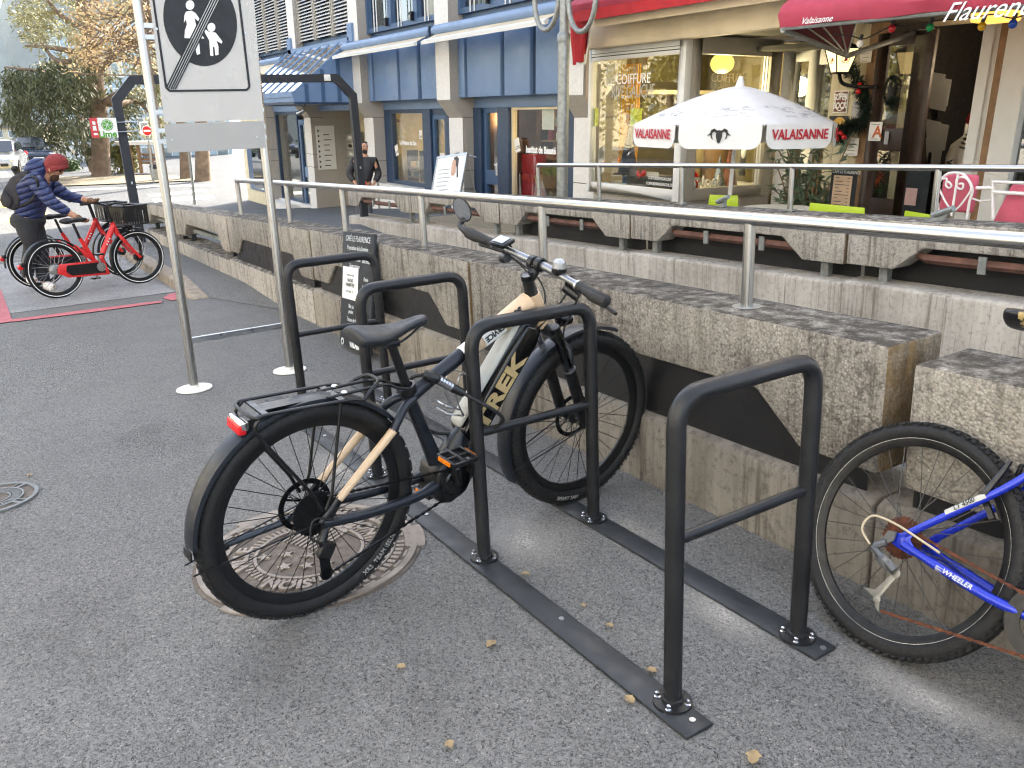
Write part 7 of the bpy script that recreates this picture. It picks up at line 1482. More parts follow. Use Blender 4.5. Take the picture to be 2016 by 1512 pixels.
# ---------------------------------------------------------------- people
def skin(name, m_, parent, joints, edges, sub=2, root=0, flat=None):
    me = D.meshes.new(name); inv = XF[parent.name].inverted(); me.from_pydata([tuple(inv @ V(p)) for p, r in joints], edges, []); me.materials.append(m_)
    o = D.objects.new(name, me); put(o, parent); md = o.modifiers.new('skin', 'SKIN'); md.use_smooth_shade = True
    lay = me.skin_vertices[0] if me.skin_vertices else None
    if lay is None: bm = bmesh.new(); bm.from_mesh(me); bm.verts.layers.skin.verify(); bm.to_mesh(me); bm.free(); lay = me.skin_vertices[0]
    for i, (p, r) in enumerate(joints): lay.data[i].radius = (r, r) if not isinstance(r, tuple) else r; lay.data[i].use_root = (i == root)
    s_ = o.modifiers.new('sub', 'SUBSURF'); s_.levels = sub; s_.render_levels = sub; return o
SKIN_ = pbr('skin', '#b98a6d', .55, var=.06)
FWD = V((-.80849, .49939, 0)).normalized(); RGT = V((.52722, .84971, 0)).normalized()
def plane_pt(o, u, v, d=0):                 # point of the upright plane through o facing the camera, pushed back by d
    r_ = ray(u, v); t = ((o + FWD * d) - CW).dot(FWD) / r_.dot(FWD); return CW + r_ * t
def hand(b_j, b_e, base, d_, side, s_=.09, i0=None):
    """five short chains from the palm; appended to joint and edge lists"""
    k = len(b_j); palm = base + d_ * s_ * .5; b_j.append((palm, .030)); b_e.append((i0, k)); up2 = side.cross(d_).normalized()
    for j, (off, ln) in enumerate(((-.030, .55), (-.010, .68), (.010, .66), (.030, .52))):
        a = palm + side * off + d_ * s_ * .35; c = a + d_ * s_ * ln * .6 + up2 * -.012; e = c + d_ * s_ * ln * .3 + up2 * -.03; n_ = len(b_j); b_j += [(a, .0095), (c, .009), (e, .007)]; b_e += [(k, n_), (n_, n_ + 1), (n_ + 1, n_ + 2)]
    n_ = len(b_j); b_j += [(palm + side * .04 + d_ * .01, .011), (palm + side * .055 + d_ * .05 - up2 * .01, .009)]; b_e += [(k, n_), (n_, n_ + 1)]
# --- cyclist bending over the share bikes
oA = SM @ V((-10.42, .52, 0)); A = lambda u, v, d=0: plane_pt(oA, u, v, d)
pA_ = thing('person', 'man in blue puffer jacket and red beanie bending over the red share bikes', 'person', M.Translation(A(80, 572)))
hip, chest, neck = A(58, 424, .0), A(72, 374, .0), A(90, 348, .0); head = A(108, 336, .02)
j = [(hip, .05), (A(62, 400), .09), (chest, .13), (neck, .052), (A(98, 343, .01), .05), (head, (.088, .098)), (A(110, 322, .02), .085), (A(113, 347, .02), .058), (A(120, 341, .02), .022)]
e = [(0, 1), (1, 2), (2, 3), (3, 4), (4, 5), (5, 6), (5, 7), (5, 8)]
def limb(pts, i0): 
    k = i0
    for p, r in pts: j.append((p, r)); e.append((k, len(j) - 1)); k = len(j) - 1
    return k
shN, elN, haN = A(68, 354, -.20), A(100, 398, -.24), A(146, 425, -.16); shF, elF, haF = A(94, 358, .17), A(132, 386, .22), A(172, 394, .16)
kN = limb([(shN, .05), (elN, .042), (haN, .034)], 2); kF = limb([(shF, .05), (elF, .042), (haF, .034)], 2)
hand(j, e, haN, (haN - elN).normalized(), FWD, .09, kN); hand(j, e, haF, (haF - elF).normalized(), FWD, .09, kF)
knN, anN, toN = A(62, 482, -.08), A(54, 545, -.05), A(72, 553, -.08); knF, anF, toF = A(80, 482, .07), A(86, 556, .08), A(108, 566, .04)
hN, hF = A(52, 436, -.09), A(64, 436, .09)
limb([(hN, .07), (knN, .055), (anN, .034), (toN, .022)], 0); limb([(hF, .07), (knF, .055), (anF, .034), (toF, .022)], 0)
skin('body', SKIN_, pA_, j, e)
jm = NT('blue_puffer'); sxx = jm.t.nodes.new('ShaderNodeSeparateXYZ'); jm.t.links.new(jm.co, sxx.inputs[0]); nn_ = jm.math('MULTIPLY', jm.noise(5, 3), .05)
ph_ = jm.math('FRACT', jm.math('MULTIPLY', jm.math('ADD', jm.math('ADD', sxx.outputs[2], jm.math('MULTIPLY', sxx.outputs[1], -.32)), nn_), 15.5)); q_ = jm.ramp(ph_, (0, 0), (.14, .75), (.5, 1), (.86, .75), (1, 0))
jm.p(c=jm.mix(jm.ramp(ph_, (0, 1), (.10, 0), (.92, 0), (1, 1)), '#25335f', '#10162b'), r=.45, n=jm.bump(q_, .8, .03))
skin('jacket', jm.m, pA_, [(A(56, 434), .150), (A(58, 412), .165), (A(61, 388), .172), (A(70, 366), .165), (A(82, 351), .115), (A(91, 346), .085), (shN, .095), (elN.lerp(shN, .45), .085), (elN, .072), (elN.lerp(haN, .55), .058), (elN.lerp(haN, .84), .046), (shF, .09), (elF.lerp(shF, .45), .08), (elF, .068), (elF.lerp(haF, .6), .056), (elF.lerp(haF, .84), .046)], [(0, 1), (1, 2), (2, 3), (3, 4), (4, 5), (3, 6), (6, 7), (7, 8), (8, 9), (9, 10), (3, 11), (11, 12), (12, 13), (13, 14), (14, 15)])
b = MB(); b.ball(A(76, 333, .0), .10, .14, .115, 18, 12, M.Rotation(.3, 3, 'X')); b.build('hood', jm.m, pA_)
tm_ = pbr('dark_grey_jeans', '#2b2d30', .85, var=.25, scale=9)
def trousers(par, m_, hips, legs):
    b = MB()
    for L in legs: pts = spline([p for p, r in L], 6); rs = []; n_ = len(L) - 1
    for L in legs:
        pts = spline([p for p, r in L], 6); rs = [lerp(L[min(i // 6, len(L) - 2)][1], L[min(i // 6, len(L) - 2) + 1][1], (i % 6) / 6 if i // 6 < len(L) - 1 else 1) for i in range(len(pts))]; b.tube(pts, rs, 14)
    b.ball(*hips); return b.build('trousers', m_, par, smooth=70)
trousers(pA_, tm_, (A(55, 434), .155, .175, .12, 16, 10), [[(A(50, 436, -.09), .115), (A(56, 458, -.09), .105), (knN, .08), (A(57, 512, -.06), .072), (anN + V((0, 0, .03)), .068)], [(A(62, 436, .08), .115), (A(70, 458, .08), .1), (knF, .078), (A(82, 515, .07), .07), (anF + V((0, 0, .03)), .066)]])
KN = pbr('rust_red_knit', '#7d2f2f', .9, var=.12, scale=60, bump=.3, bscale=90); rt_ = M.Rotation(R(-16), 3, FWD)
b = MB(); b.ball(A(110.5, 321, .02), .112, .118, .098, 20, 12, rt_); b.lathe([(.108, -.045), (.114, -.03), (.114, -.005), (.108, .01)], A(111, 328, .02), rt_ @ V((0, 0, 1)), 24); b.build('beanie', KN, pA_)
skin('beard', pbr('brown_beard', '#4a3226', .9, bump=.4, bscale=120), pA_, [(A(102, 343, .02), .056), (A(109, 350, .02), .054), (A(115, 351, .02), .044)], [(0, 1), (1, 2)])
for d_ in (-.035, .03): b = MB(); b.ball(A(119, 338.5, d_), .011); b.build('eye', MAT['print_black'], pA_); b = MB(); b.tube([A(116, 335.5, d_ - .02), A(120.5, 336.5, d_)], .006, 6); b.build('eyebrow', MAT['wood_dark'], pA_)
b = MB(); b.ball(A(98, 334, -.075), .02, .014, .03); b.build('ear', SKIN_, pA_)
GV = pbr('tan_glove', '#6f5238', .8, var=.2)
for kk, (h_, el_) in enumerate(((haN, elN), (haF, elF))):
    dd = (h_ - el_).normalized(); gj = [(h_, .042)]; ge = []; hand(gj, ge, h_, dd, FWD, .095, 0); gj = [(p, r + .006) for p, r in gj]; skin('glove', GV, pA_, gj, ge)
for a_, t_ in ((anN, toN), (anF, toF)): skin('shoe', MAT['white'], pA_, [(a_ + V((0, 0, -.01)), .056), (a_.lerp(t_, .5) + V((0, 0, -.02)), .05), (t_ + V((0, 0, -.0)), .042)], [(0, 1), (1, 2)])
bp = thing('backpack', 'dark grey backpack on the back of the man in the blue jacket', 'backpack', M.Translation(A(28, 410)))
PBM = pbr('charcoal_pack_fabric', '#2a292d', .75, var=.15, scale=10); b = MB(); b.prism([A(u, v, -.17) for u, v in [(54, 337), (40, 336), (18, 350), (3, 374), (-2, 396), (8, 410), (27, 416), (38, 402), (50, 372)]], FWD * .34); b.build('pack', PBM, bp, bevel=.055, seg=4)
b = MB(); b.prism([A(u, v, -.14) for u, v in [(12, 372), (4, 392), (10, 406), (24, 410), (30, 395)]], FWD * -.06); b.build('front_pocket', PBM, bp, bevel=.02, seg=3)
b = MB(); b.tube(spline([A(48, 345, -.16), A(70, 350, -.30), A(74, 372, -.27), A(60, 396, -.23), A(34, 408, -.14)], 5), .014, 6); b.tube(spline([A(34, 345), A(25, 332), A(33, 330)], 4), .02, 6); b.build('strap', MAT['rubber'], bp)
# --- man standing behind the far parapet, hands in his pockets
oB = CW + ray(715, 400) * 17.7; Bq = lambda u, v, d=0: plane_pt(oB, u, v, d)
pB_ = thing('person', 'bearded man in dark quilted jacket standing with hands in pockets', 'person', M.Translation(Bq(716, 436)))
j = [(Bq(717, 366), .13), (Bq(716, 345), .13), (Bq(716, 322), .15), (Bq(717, 307), .06), (Bq(717.5, 299), .058), (Bq(718, 289, -.01), (.085, .10)), (Bq(717.5, 280), .085), (Bq(719, 297, -.06), .05), (Bq(720, 291, -.10), .02)]; e = [(0, 1), (1, 2), (2, 3), (3, 4), (4, 5), (5, 6), (5, 7), (5, 8)]
sh1, el1, ha1 = Bq(697, 316), Bq(687, 344, .03), Bq(701, 362, -.10); sh2, el2, ha2 = Bq(737, 316), Bq(746, 344, .03), Bq(735, 363, -.10)
k1 = limb([(sh1, .045), (el1, .04), (ha1, .034)], 2); k2 = limb([(sh2, .045), (el2, .04), (ha2, .034)], 2); hand(j, e, ha1, (ha1 - el1).normalized(), FWD, .08, k1); hand(j, e, ha2, (ha2 - el2).normalized(), FWD, .08, k2)
for s_ in (-1, 1): limb([(Bq(717 + 8 * s_, 372), .10), (Bq(717 + 9 * s_, 402), .07), (Bq(717 + 10 * s_, 430), .05), (Bq(717 + 11 * s_, 435, -.14), .04)], 0)
skin('body', SKIN_, pB_, j, e)
qm = pbr('dark_quilted_jacket', '#2e2b2e', .6, var=.25, scale=9, bump=.6, bscale=22)
skin('jacket', qm, pB_, [(Bq(716, 364), .19), (Bq(716, 345), .19), (Bq(716, 324), .20), (Bq(717, 309), .10), (sh1, .095), (el1, .085), (el1.lerp(ha1, .75), .062), (sh2, .095), (el2, .085), (el2.lerp(ha2, .75), .062)], [(0, 1), (1, 2), (2, 3), (2, 4), (4, 5), (5, 6), (2, 7), (7, 8), (8, 9)])
trousers(pB_, pbr('grey_jeans', '#55565a', .85, var=.2, scale=9), (Bq(717, 368), .17, .13, .12, 14, 8), [[(Bq(717 + 7 * s_, 370), .115), (Bq(717 + 8 * s_, 385), .10), (Bq(717 + 9 * s_, 404), .08), (Bq(717 + 10 * s_, 431), .07)] for s_ in (-1, 1)])
skin('hair', pbr('black_hair', '#17140f', .7), pB_, [(Bq(716, 283, .03), .098), (Bq(716, 278, .02), .085)], [(0, 1)]); skin('beard', pbr('dark_beard', '#2a211b', .9), pB_, [(Bq(714, 297, -.05), .055), (Bq(719, 300, -.075), .052), (Bq(723, 297, -.05), .045)], [(0, 1), (1, 2)])
for du in (-3.2, 3.6): b = MB(); b.ball(Bq(719.5 + du, 288.5, -.10), .012); b.build('eye', MAT['print_black'], pB_)
for s_ in (-1, 1): skin('shoe', MAT['black'], pB_, [(Bq(717 + 10 * s_, 432), .06), (Bq(717 + 11 * s_, 436, -.16), .05)], [(0, 1)])
sc = thing('scarf', 'orange scarf end hanging from the hand of the man by the parapet', 'scarf', M.Translation(ha1)); b = MB(); b.tube(spline([Bq(722, 358, -.24), Bq(719, 362, -.25), Bq(722, 370, -.25), Bq(724, 384, -.25)], 4), [.02] * 4 + [.04] * 9, 8, flat=.4); b.build('cloth', pbr('orange_cloth', '#d3602a', .8), sc)
# ---------------------------------------------------------------- beyond the portal: trees, cars, signs, buildings
def farp(u, v):
    q = far(u, v); z = gz(q[0], q[1]); return SM @ V((q[0], q[1], z))
def fp(o, u, v, d=0): return plane_pt(o, u, v, d)
def clump(b, c, rx, rz_, n, rnd, l, w_, droop=.4):
    for k in range(n):
        d_ = V((rnd.gauss(0, 1), rnd.gauss(0, 1), rnd.gauss(0, .8))); d_ = d_.normalized() * rnd.random() ** .45; p_ = c + V((d_.x * rx, d_.y * rx, d_.z * rz_))
        t_ = V((rnd.gauss(0, .6), rnd.gauss(0, .6), -droop + rnd.gauss(0, .45))).normalized() * l * rnd.uniform(.6, 1.3); s_ = t_.cross(V((rnd.gauss(0, 1), rnd.gauss(0, 1), rnd.gauss(0, 1)))).normalized() * w_
        b.add([p_ - s_ * .6, p_ + t_ * .5 + s_, p_ + t_, p_ + t_ * .4 - s_], [(0, 1, 2, 3)])
bark = pbr('cedar_bark', '#6d5d4d', .95, var=.35, scale=3, bump=.8, bscale=9)
needle = pbr('cedar_needles', '#4d5236', .7, var=.5, scale=.8); needle2 = pbr('lit_cedar_needles', '#8f8a62', .7, var=.5, scale=.8)  # second, paler copy has sunlight painted into the needle colour
oc = farp(200, 349); rnd = random.Random(8)
ce = thing('cedar_tree', 'big cedar with thick trunk and dark drooping crown at left', 'tree', M.Translation(oc))
C_ = lambda u, v, d=0: fp(oc, u, v, d)
b = MB(); b.tube(spline([C_(199, 352), C_(199, 330), C_(196, 250), C_(188, 160), (C_(172, 60)), C_(156, -40), C_(148, -160)], 5), [.72, .56, .54, .53, .53, .52, .51, .50, .5, .5, .49, .48, .47, .46, .45, .44, .43, .42, .41, .40, .38, .36, .33, .3, .28, .26, .24, .22, .2, .18, .16], 16); tr_ = b.build('trunk', bark, ce, smooth=70)
LB = [[(190, 175), (165, 160), (120, 150), (60, 138), (10, 132)], [(180, 90), (140, 120), (100, 110), (60, 40)], [(192, 200), (230, 205), (270, 200), (300, 230)], [(175, 60), (120, 30), (70, -30)], [(188, 150), (225, 110), (265, 60)], [(192, 210), (215, 195), (250, 170), (285, 150)], [(180, 110), (110, 95), (50, 90)], [(170, 20), (220, -30), (270, -60)]]
for L in LB: b = MB(); pts = spline([C_(u, v, rnd.uniform(-2, 2) if i else 0) for i, (u, v) in enumerate(L)], 5); b.tube(pts, [lerp(.22, .05, k / (len(pts) - 1)) for k in range(len(pts))], 8); b.build('limb', bark, tr_, smooth=70)
b = MB(); b.closed_hint = False; b2 = MB(); b2.closed_hint = False
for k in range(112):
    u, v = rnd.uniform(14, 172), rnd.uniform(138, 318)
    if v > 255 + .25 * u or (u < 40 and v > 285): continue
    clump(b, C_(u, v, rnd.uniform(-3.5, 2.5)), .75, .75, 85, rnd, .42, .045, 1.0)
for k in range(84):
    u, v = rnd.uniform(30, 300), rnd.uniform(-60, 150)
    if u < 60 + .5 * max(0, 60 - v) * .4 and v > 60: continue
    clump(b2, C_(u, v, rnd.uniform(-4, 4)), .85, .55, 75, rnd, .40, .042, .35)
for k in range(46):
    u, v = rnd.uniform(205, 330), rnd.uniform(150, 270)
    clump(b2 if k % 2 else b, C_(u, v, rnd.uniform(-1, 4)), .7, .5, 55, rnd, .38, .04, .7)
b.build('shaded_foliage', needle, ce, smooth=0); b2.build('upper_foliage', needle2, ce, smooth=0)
def small_tree(nm, lb, base, path, r0, spots, n, lf, l, w_, droop, rx):
    o = farp(*base); t = thing(nm, lb, 'tree', M.Translation(o)); b = MB(); pts = spline([fp(o, *p) for p in path], 5); b.tube(pts, [lerp(r0, r0 * .35, k / (len(pts) - 1)) for k in range(len(pts))], 12); tk = b.build('trunk', bark, t, smooth=70)
    b = MB(); b.closed_hint = False; bl_ = MB()
    for u, v in spots:
        c = fp(o, u, v, rnd.uniform(-2, 2)); clump(b, c, rx, rx * .7, n, rnd, l, w_, droop); bl_.tube(spline([pts[min(len(pts) - 1, int(len(pts) * rnd.uniform(.45, .95)))], c + V((0, 0, -.3)), c], 3), .035, 5)
    b.build('foliage', lf, t, smooth=0); bl_.build('branches', bark, t, smooth=0)
orange = pbr('copper_autumn_leaves', '#bfa67c', .75, var=.4, scale=1.5)
small_tree('beech_tree', 'tree with copper autumn leaves right of the cedar trunk', (367, 354), [(367, 354), (362, 280), (340, 150), (300, 40), (280, -40)], .34, [(rnd.uniform(150, 300), rnd.uniform(10, 135)) for _ in range(50)], 46, orange, .17, .05, .0, .8)
small_tree('pine_tree', 'stout bare trunked tree beside the pale corner building', (400, 357), [(400, 357), (398, 290), (394, 180), (392, 60), (390, -60)], .42, [(rnd.uniform(360, 430), rnd.uniform(-60, 40)) for _ in range(10)], 60, needle, .3, .05, .2, .8)
small_tree('young_tree', 'thin leaning dark trunk left of the cedar', (184, 338), [(184, 338), (174, 310), (162, 270), (150, 220)], .24, [(rnd.uniform(140, 175), rnd.uniform(180, 290)) for _ in range(16)], 60, needle, .3, .045, .8, .6)
o = farp(238, 341); sh = thing('shrub', 'tall ivy covered shrub between the cedar trunk and the portal leg', 'shrub', M.Translation(o)); b = MB(); b.closed_hint = False
for k in range(44): clump(b, fp(o, rnd.uniform(222, 262), rnd.uniform(262, 338), rnd.uniform(-.5, .8)), .5, .5, 60, rnd, .24, .05, .6)
b.build('foliage', pbr('ivy_leaves', '#6d6a35', .6, var=.5, scale=1.2), sh, smooth=0); b = MB(); b.bar(fp(o, 240, 342), fp(o, 240, 275), .12, 8); b.build('stem', bark, sh)
# kiosk of posts and beams
ok = farp(283, 341); K = lambda u, v, d=0: fp(ok, u, v, d); kk = thing('wooden_kiosk', 'small open timber kiosk with white roof edge behind the no entry sign', 'kiosk', M.Translation(ok))
for u in (262, 279, 301, 318): b = MB(); b.box(*[c for p in zip(K(u - 1.8, 341), K(u + 1.8, 341)) for c in p][:2], K(u, 341).y - .1, K(u, 341).y + .1, K(u, 341).z, K(u, 284).z); b.build('post', MAT['wood_mid'], kk)
b = MB(); a, c = K(256, 286, -1), K(330, 276, 2); b.box(a.x - .2, c.x, a.y - .6, c.y + .4, a.z, c.z); b.build('roof', MAT['white_stone'], kk)
for v in (304, 313, 320): b = MB(); b.bar(K(279, v), K(318, v + 2), .07, 6); b.build('rail', MAT['wood_mid'], kk)
b = MB(); a, c = K(262, 338, 2), K(320, 287, 2.3); b.box(a.x, c.x, a.y, a.y + .1, a.z, c.z); b.build('back_panel', pbr('dim_kiosk_back', '#57524a', .9), kk)
# signs, bin, poles
on_ = farp(300, 362); N_ = lambda u, v, d=0: fp(on_, u, v, d); ne = thing('no_entry_sign', 'round red no entry sign on a pale pole far down the street', 'traffic sign', M.Translation(on_)); b = MB(); b.tube([N_(303, 364), N_(289, 246)], .05, 8); b.build('pole', MAT['galv'], ne)
b = MB(); b.disc(N_(289.5, 257.5, -.08), -FWD, .255, .02, 28); dd_ = b.build('disc', MAT['white'], ne); b = MB(); b.disc(N_(289.5, 257.5, -.10), -FWD, .225, .012, 28); b.build('red_field', MAT['red_lens'], dd_); b = MB(); c = N_(289.5, 257.5, -.125); b.cbox(c, .02, .34, .085, M((FWD, RGT, V((0, 0, 1)))).transposed()); b.build('white_bar', MAT['white'], dd_)
b = MB(); c = N_(284, 252, .05); b.cbox(c, .02, .44, .62, M((FWD, RGT, V((0, 0, 1)))).transposed()); b.build('rear_plate', MAT['white'], ne); b = MB(); c = N_(284, 249, .035); b.cbox(c, .01, .36, .34, M((FWD, RGT, V((0, 0, 1)))).transposed()); b.build('plate_face', MAT['galv'], ne)
ob = farp(308, 357); bn = thing('litter_bin', 'grey litter bin beside the no entry pole', 'bin', M.Translation(ob)); b = MB(); b.lathe([(.0001, 0), (.22, 0), (.26, .62), (.24, .64), (.0001, .64)], ob, (0, 0, 1), 14); b.build('body', MAT['galv'], bn); b = MB(); b.lathe([(.05, .64), (.28, .70), (.20, .86), (.0001, .90)], ob, (0, 0, 1), 14); b.build('lid', MAT['black'], bn)
og = farp(384, 404); gpole = thing('sign_pole', 'plain grey pole between the big sign and the corner pillar', 'pole', M.Translation(og)); b = MB(); b.tube([fp(og, 384, 405), fp(og, 372, 296), fp(og, 366, 240)], .055, 10); b.build('pole', MAT['galv'], gpole)
# cars
def car(lb, base, head_dir, paint, group='cars parked along the street', L=4.2, Wd=1.78, H=1.5):
    f_ = V(head_dir).normalized(); l_ = V((-f_.y, f_.x, 0)); MX = M(((f_.x, l_.x, 0, base.x), (f_.y, l_.y, 0, base.y), (0, 0, 1, base.z), (0, 0, 0, 1))); t = thing('parked_car', lb, 'car', MX, group)
    def q(name, m_, b, par=None, **kw): return b.build(name, MAT[m_] if isinstance(m_, str) else m_, par or t, space=MX, **kw)
    def loft(secs, name, m_, par=None, sub=1):
        b = MB(); n = len(secs[0])
        for s_ in secs: b.v += [V(p) for p in s_]
        for i in range(len(secs) - 1):
            for k in range(n): b.f.append((i * n + k, i * n + (k + 1) % n, (i + 1) * n + (k + 1) % n, (i + 1) * n + k))
        b.f += [tuple(range(n)), tuple((len(secs) - 1) * n + k for k in range(n))]; b.mi = [0] * len(b.f); o = q(name, m_, b, par, smooth=60); md = o.modifiers.new('s', 'SUBSURF'); md.levels = sub; md.render_levels = 2; return o
    def sec(x, w_, z0, z1, r=.12): h = w_ / 2; return [(x, -h, z0 + r * .5), (x, -h * .99, (z0 + z1) / 2), (x, -h * .93, z1 - r * .3), (x, -h * .6, z1), (x, h * .6, z1), (x, h * .93, z1 - r * .3), (x, h * .99, (z0 + z1) / 2), (x, h, z0 + r * .5), (x, h * .8, z0), (x, -h * .8, z0)]
    hx_ = L / 2
    bd = loft([sec(-hx_, Wd * .84, .40, .80), sec(-hx_ + .12, Wd * .95, .26, .92), sec(-hx_ * .5, Wd, .22, .95), sec(0, Wd, .22, .94), sec(hx_ * .5, Wd, .22, .92), sec(hx_ * .8, Wd * .97, .24, .84), sec(hx_ - .08, Wd * .90, .28, .72), sec(hx_, Wd * .80, .36, .62)], 'body', paint)
    cab = loft([sec(-hx_ * .88, Wd * .80, .86, 1.0, .05), sec(-hx_ * .70, Wd * .76, .86, H - .10, .1), sec(-hx_ * .2, Wd * .74, .86, H, .1), sec(hx_ * .12, Wd * .74, .86, H - .04, .1), sec(hx_ * .50, Wd * .82, .84, .96, .05)], 'roof', paint, bd)
    gm = MAT['car_glass'] if 'car_glass' in MAT else MAT.setdefault('car_glass', pbr('tinted_car_glass', '#1d262b', .06, sp=.9))
    b = MB(); b.add([(hx_ * .50, -Wd * .38, .955), (hx_ * .50, Wd * .38, .955), (hx_ * .16, Wd * .315, H - .09), (hx_ * .16, -Wd * .315, H - .09)], [(0, 1, 2, 3)]); b.x = None; b.v = [p + V((.035, 0, .035)) for p in b.v]; q('windscreen', gm, b, bd)
    b = MB(); b.add([(-hx_ * .90, -Wd * .34, .98), (-hx_ * .90, Wd * .34, .98), (-hx_ * .73, Wd * .31, H - .16), (-hx_ * .73, -Wd * .31, H - .16)], [(3, 2, 1, 0)]); b.v = [p + V((-.05, 0, .02)) for p in b.v]; q('rear_window', gm, b, bd)
    for s_ in (-1, 1):
        b = MB(); y = s_ * (Wd * .425); y2 = s_ * (Wd * .385); b.add([(hx_ * .36, y, .97), (-hx_ * .62, y, .99), (-hx_ * .58, y2, H - .17), (hx_ * .08, y2, H - .13)], [(0, 1, 2, 3)]); q('side_window', gm, b, bd)
        b = MB(); b.ball((hx_ - .14, s_ * Wd * .36, .66), .09, .17, .07); q('headlight', MAT['chrome'], b, bd); b = MB(); b.ball((-hx_ + .08, s_ * Wd * .40, .80), .07, .10, .12); q('tail_light', MAT['red_lens'], b, bd)
        b = MB(); b.ball((hx_ * .38, s_ * (Wd * .52), 1.0), .06, .09, .07); q('wing_mirror', paint, b, bd)
        for x in (-hx_ * .62, hx_ * .62):
            b = MB(); b.lathe([(.20, -.1), (.31, -.1), (.325, -.06), (.325, .06), (.31, .1), (.20, .1)], (x, s_ * (Wd * .5 - .11), .325), (0, 1, 0), 24); wl_ = q('wheel', 'tyre', b); b = MB(); b.lathe([(.0001, -.085 * 1), (.20, -.09), (.21, -.05), (.21, .05), (.20, .09), (.0001, .085)], (x, s_ * (Wd * .5 - .11), .325), (0, 1, 0), 14); q('rim', 'alu', b, wl_)
    b = MB(); b.cbox((hx_ - .02, 0, .46), .06, Wd * .62, .13); q('grille', 'black', b, bd, bevel=.02); b = MB(); b.cbox((hx_ + .015, 0, .45), .02, .48, .10); q('number_plate', 'white', b, bd)
    for y in (-Wd * .33, Wd * .33): b = MB(); b.bar((-hx_ * .6, y, H + .03), (hx_ * .05, y, H + .03), .02, 6); q('roof_bar', 'black', b, bd)
    return t
wp_ = pbr('white_car_paint', '#a5a8aa', .2, var=.03, cc=.6); bp_ = pbr('dark_blue_car_paint', '#1e2a3c', .2, var=.05, cc=.6); gp_ = pbr('grey_car_paint', '#6d747a', .22, var=.05, cc=.6)
oc1 = CW + ray(9, 341) * 38; car('white car driving up from behind the man in the blue jacket', V((oc1.x, oc1.y, oc1.z)), (1, -.18, 0), wp_)
oc2 = CW + ray(66, 326) * 44; car('small dark blue car partly behind the jacket hood', oc2, (1, .1, 0), bp_)
# building blocks behind the trees
def block(name, lb, pts_u, v0, v1, dist, m_, depth=8, wins=None, m2='glass_dark', roof=None):
    o = CW + ray(*pts_u[0]) * dist; t = thing(name, lb, 'building', M.Translation(o)); a, c = fp(o, pts_u[0][0], v0), fp(o, pts_u[1][0], v1); FR = frame(V((a.x, a.y, 0)), RGT, V((0, 0, 1)))
    w_ = (c - a).dot(RGT); z1 = fp(o, pts_u[0][0], v1).z; z0 = fp(o, pts_u[0][0], v0).z
    b = MB(); b.x = FR; b.box(0, w_, z0 - 3, z1, -depth, 0); wl_ = b.build('wall', m_, t)
    if wins:
        nx, nz = wins
        for i in range(nx):
            for k in range(nz):
                b = MB(); b.x = FR; x0 = w_ * (i + .18) / nx; x1 = w_ * (i + .82) / nx; za = z0 + (z1 - z0) * (k + .15) / nz; zb_ = z0 + (z1 - z0) * (k + .8) / nz; b.box(x0, x1, za, zb_, -.02, .05); wn = b.build('window', MAT['white_paint'], t); b = MB(); b.x = FR; b.box(x0 + .08, x1 - .08, za + .08, zb_ - .08, .03, .06); b.build('pane', MAT[m2], wn)
    if roof: b = MB(); b.x = FR; b.box(-.4, w_ + .4, z1, z1 + .35, -depth - .4, .5); b.build('roof', roof, t)
    return t
block('office_building', 'pale blue-grey office block behind the cedar and the kiosk', ((130, 300), (430, 300)), 335, 40, 72, pbr('pale_blue_cladding', '#9db0b8', .5, var=.1, scale=.4), 10, (9, 5))
block('apartment_building', 'cream apartment block far behind at the left edge', ((-80, 300), (62, 300)), 322, 252, 85, pbr('cream_apartment_render', '#cfc3a6', .8), 10, (6, 3), roof=pbr('grey_tin_roof', '#6f6a66', .6))
block('long_building', 'low white building far left between the cars and the cedar', ((40, 300), (150, 300)), 330, 284, 66, pbr('white_render', '#c9ccca', .8), 8, (7, 1))
o = farp(146, 336); hd = thing('hedge', 'clipped dark hedge behind the red beanie', 'hedge', M.Translation(o)); b = MB(); b.closed_hint = False
for k in range(40): clump(b, fp(o, rnd.uniform(126, 152), rnd.uniform(316, 336), rnd.uniform(-1, 1)), .35, .3, 45, rnd, .14, .05, 0)
b.build('foliage', pbr('hedge_leaves', '#3c5226', .7, var=.4, scale=2), hd, smooth=0)
o = farp(84, 330); um = thing('market_umbrella', 'lime yellow umbrella top behind the man in the blue jacket', 'umbrella', M.Translation(o)); b = MB(); c = fp(o, 84, 306); b.lathe([(.0001, .35), (.7, .2), (1.35, -.15), (1.33, -.17), (.0001, .3)], c, (0, 0, 1), 10); b.build('canopy', pbr('lime_canvas', '#b9bf3a', .7), um, smooth=0); b = MB(); b.bar(V((c.x, c.y, o.z)), c, .04, 6); b.build('pole', MAT['galv'], um)
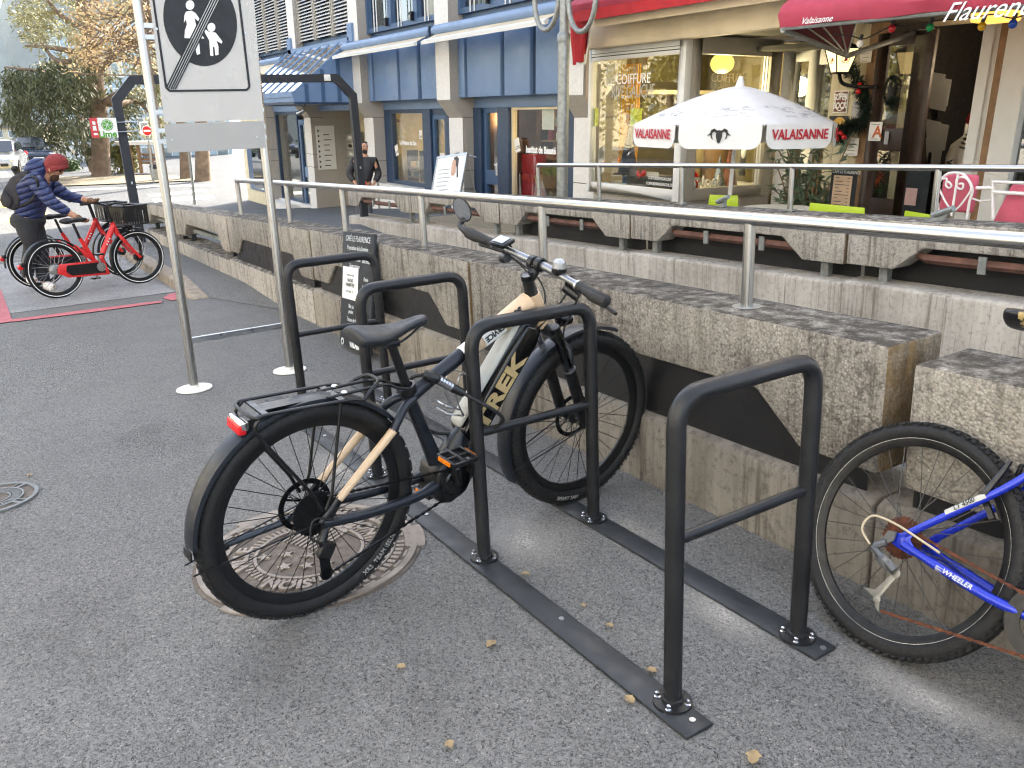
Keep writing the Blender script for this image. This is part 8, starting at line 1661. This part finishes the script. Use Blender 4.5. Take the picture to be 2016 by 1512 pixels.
# ---------------------------------------------------------------- the sunlit opposite side of the street (seen only in the panes and as bounced light)
car('white car parked on the far side, mirrored in the salon window', V((-32.6, -9.4, -1.5)), (-.9, -.5, 0), wp_); car('dark car parked on the far side, mirrored in the salon window', V((-29.0, -9.6, -1.35)), (.8, -.6, 0), bp_)
def bldg(lb, x0, x1, y0, y1, h, m_):
    t = thing('street_building', lb, 'building', M.Translation(((x0 + x1) / 2, y1, -1)), 'buildings on the opposite side of the street'); b = MB(); b.box(x0, x1, y0, y1, -3, h); b.build('wall', m_, t)
    for i in range(int((x1 - x0) / 2.6)):
        for k in range(int(h / 3)):
            x = x0 + .8 + i * 2.6; z = .6 + k * 3; b = MB(); b.box(x, x + 1.2, y1 - .05, y1 + .04, z, z + 1.6); wn = b.build('window', MAT['white_paint'], t); b = MB(); b.box(x + .07, x + 1.13, y1 + .02, y1 + .05, z + .07, z + 1.53); b.build('pane', MAT['glass_dark'], wn)
bldg('grey house across the street, behind the camera', -18, -4, -24, -13, 11, pbr('grey_render', '#b9b4aa', .85)); bldg('unseen white house set close behind the camera to shade the right side', -2.6, 14, -20, -6.5, 14, pbr('off_white_render', '#cfccc6', .85)); bldg('long pale house across the square, behind the camera', -58, -24, -34, -26, 12, pbr('pale_render', '#cbbf9f', .85))  # white house set near and tall, out of view, to block skylight at right
for i, (x, y) in enumerate(((-35, -15), (-29, -17), (-41, -18), (-24, -16.5))):
    t = thing('plane_tree', 'yellowing tree across the street, number %s from the square corner' % ['one', 'two', 'three', 'four'][i], 'tree', M.Translation((x, y, -2)), 'trees across the street'); b = MB(); b.tube([(x, y, -2.4), (x + .2, y, 1), (x, y + .2, 5)], [.28, .22, .12], 10); b.build('trunk', bark, t); b = MB(); b.closed_hint = False
    for k in range(46): clump(b, V((x + rnd.gauss(0, 1.5), y + rnd.gauss(0, 1.5), 4.2 + rnd.gauss(0, 1.7))), .8, .7, 40, rnd, .35, .09, .3)
    b.build('foliage', pbr('yellow_green_foliage_%d' % i, '#8a8238', .7, var=.5, scale=.9), t, smooth=0)
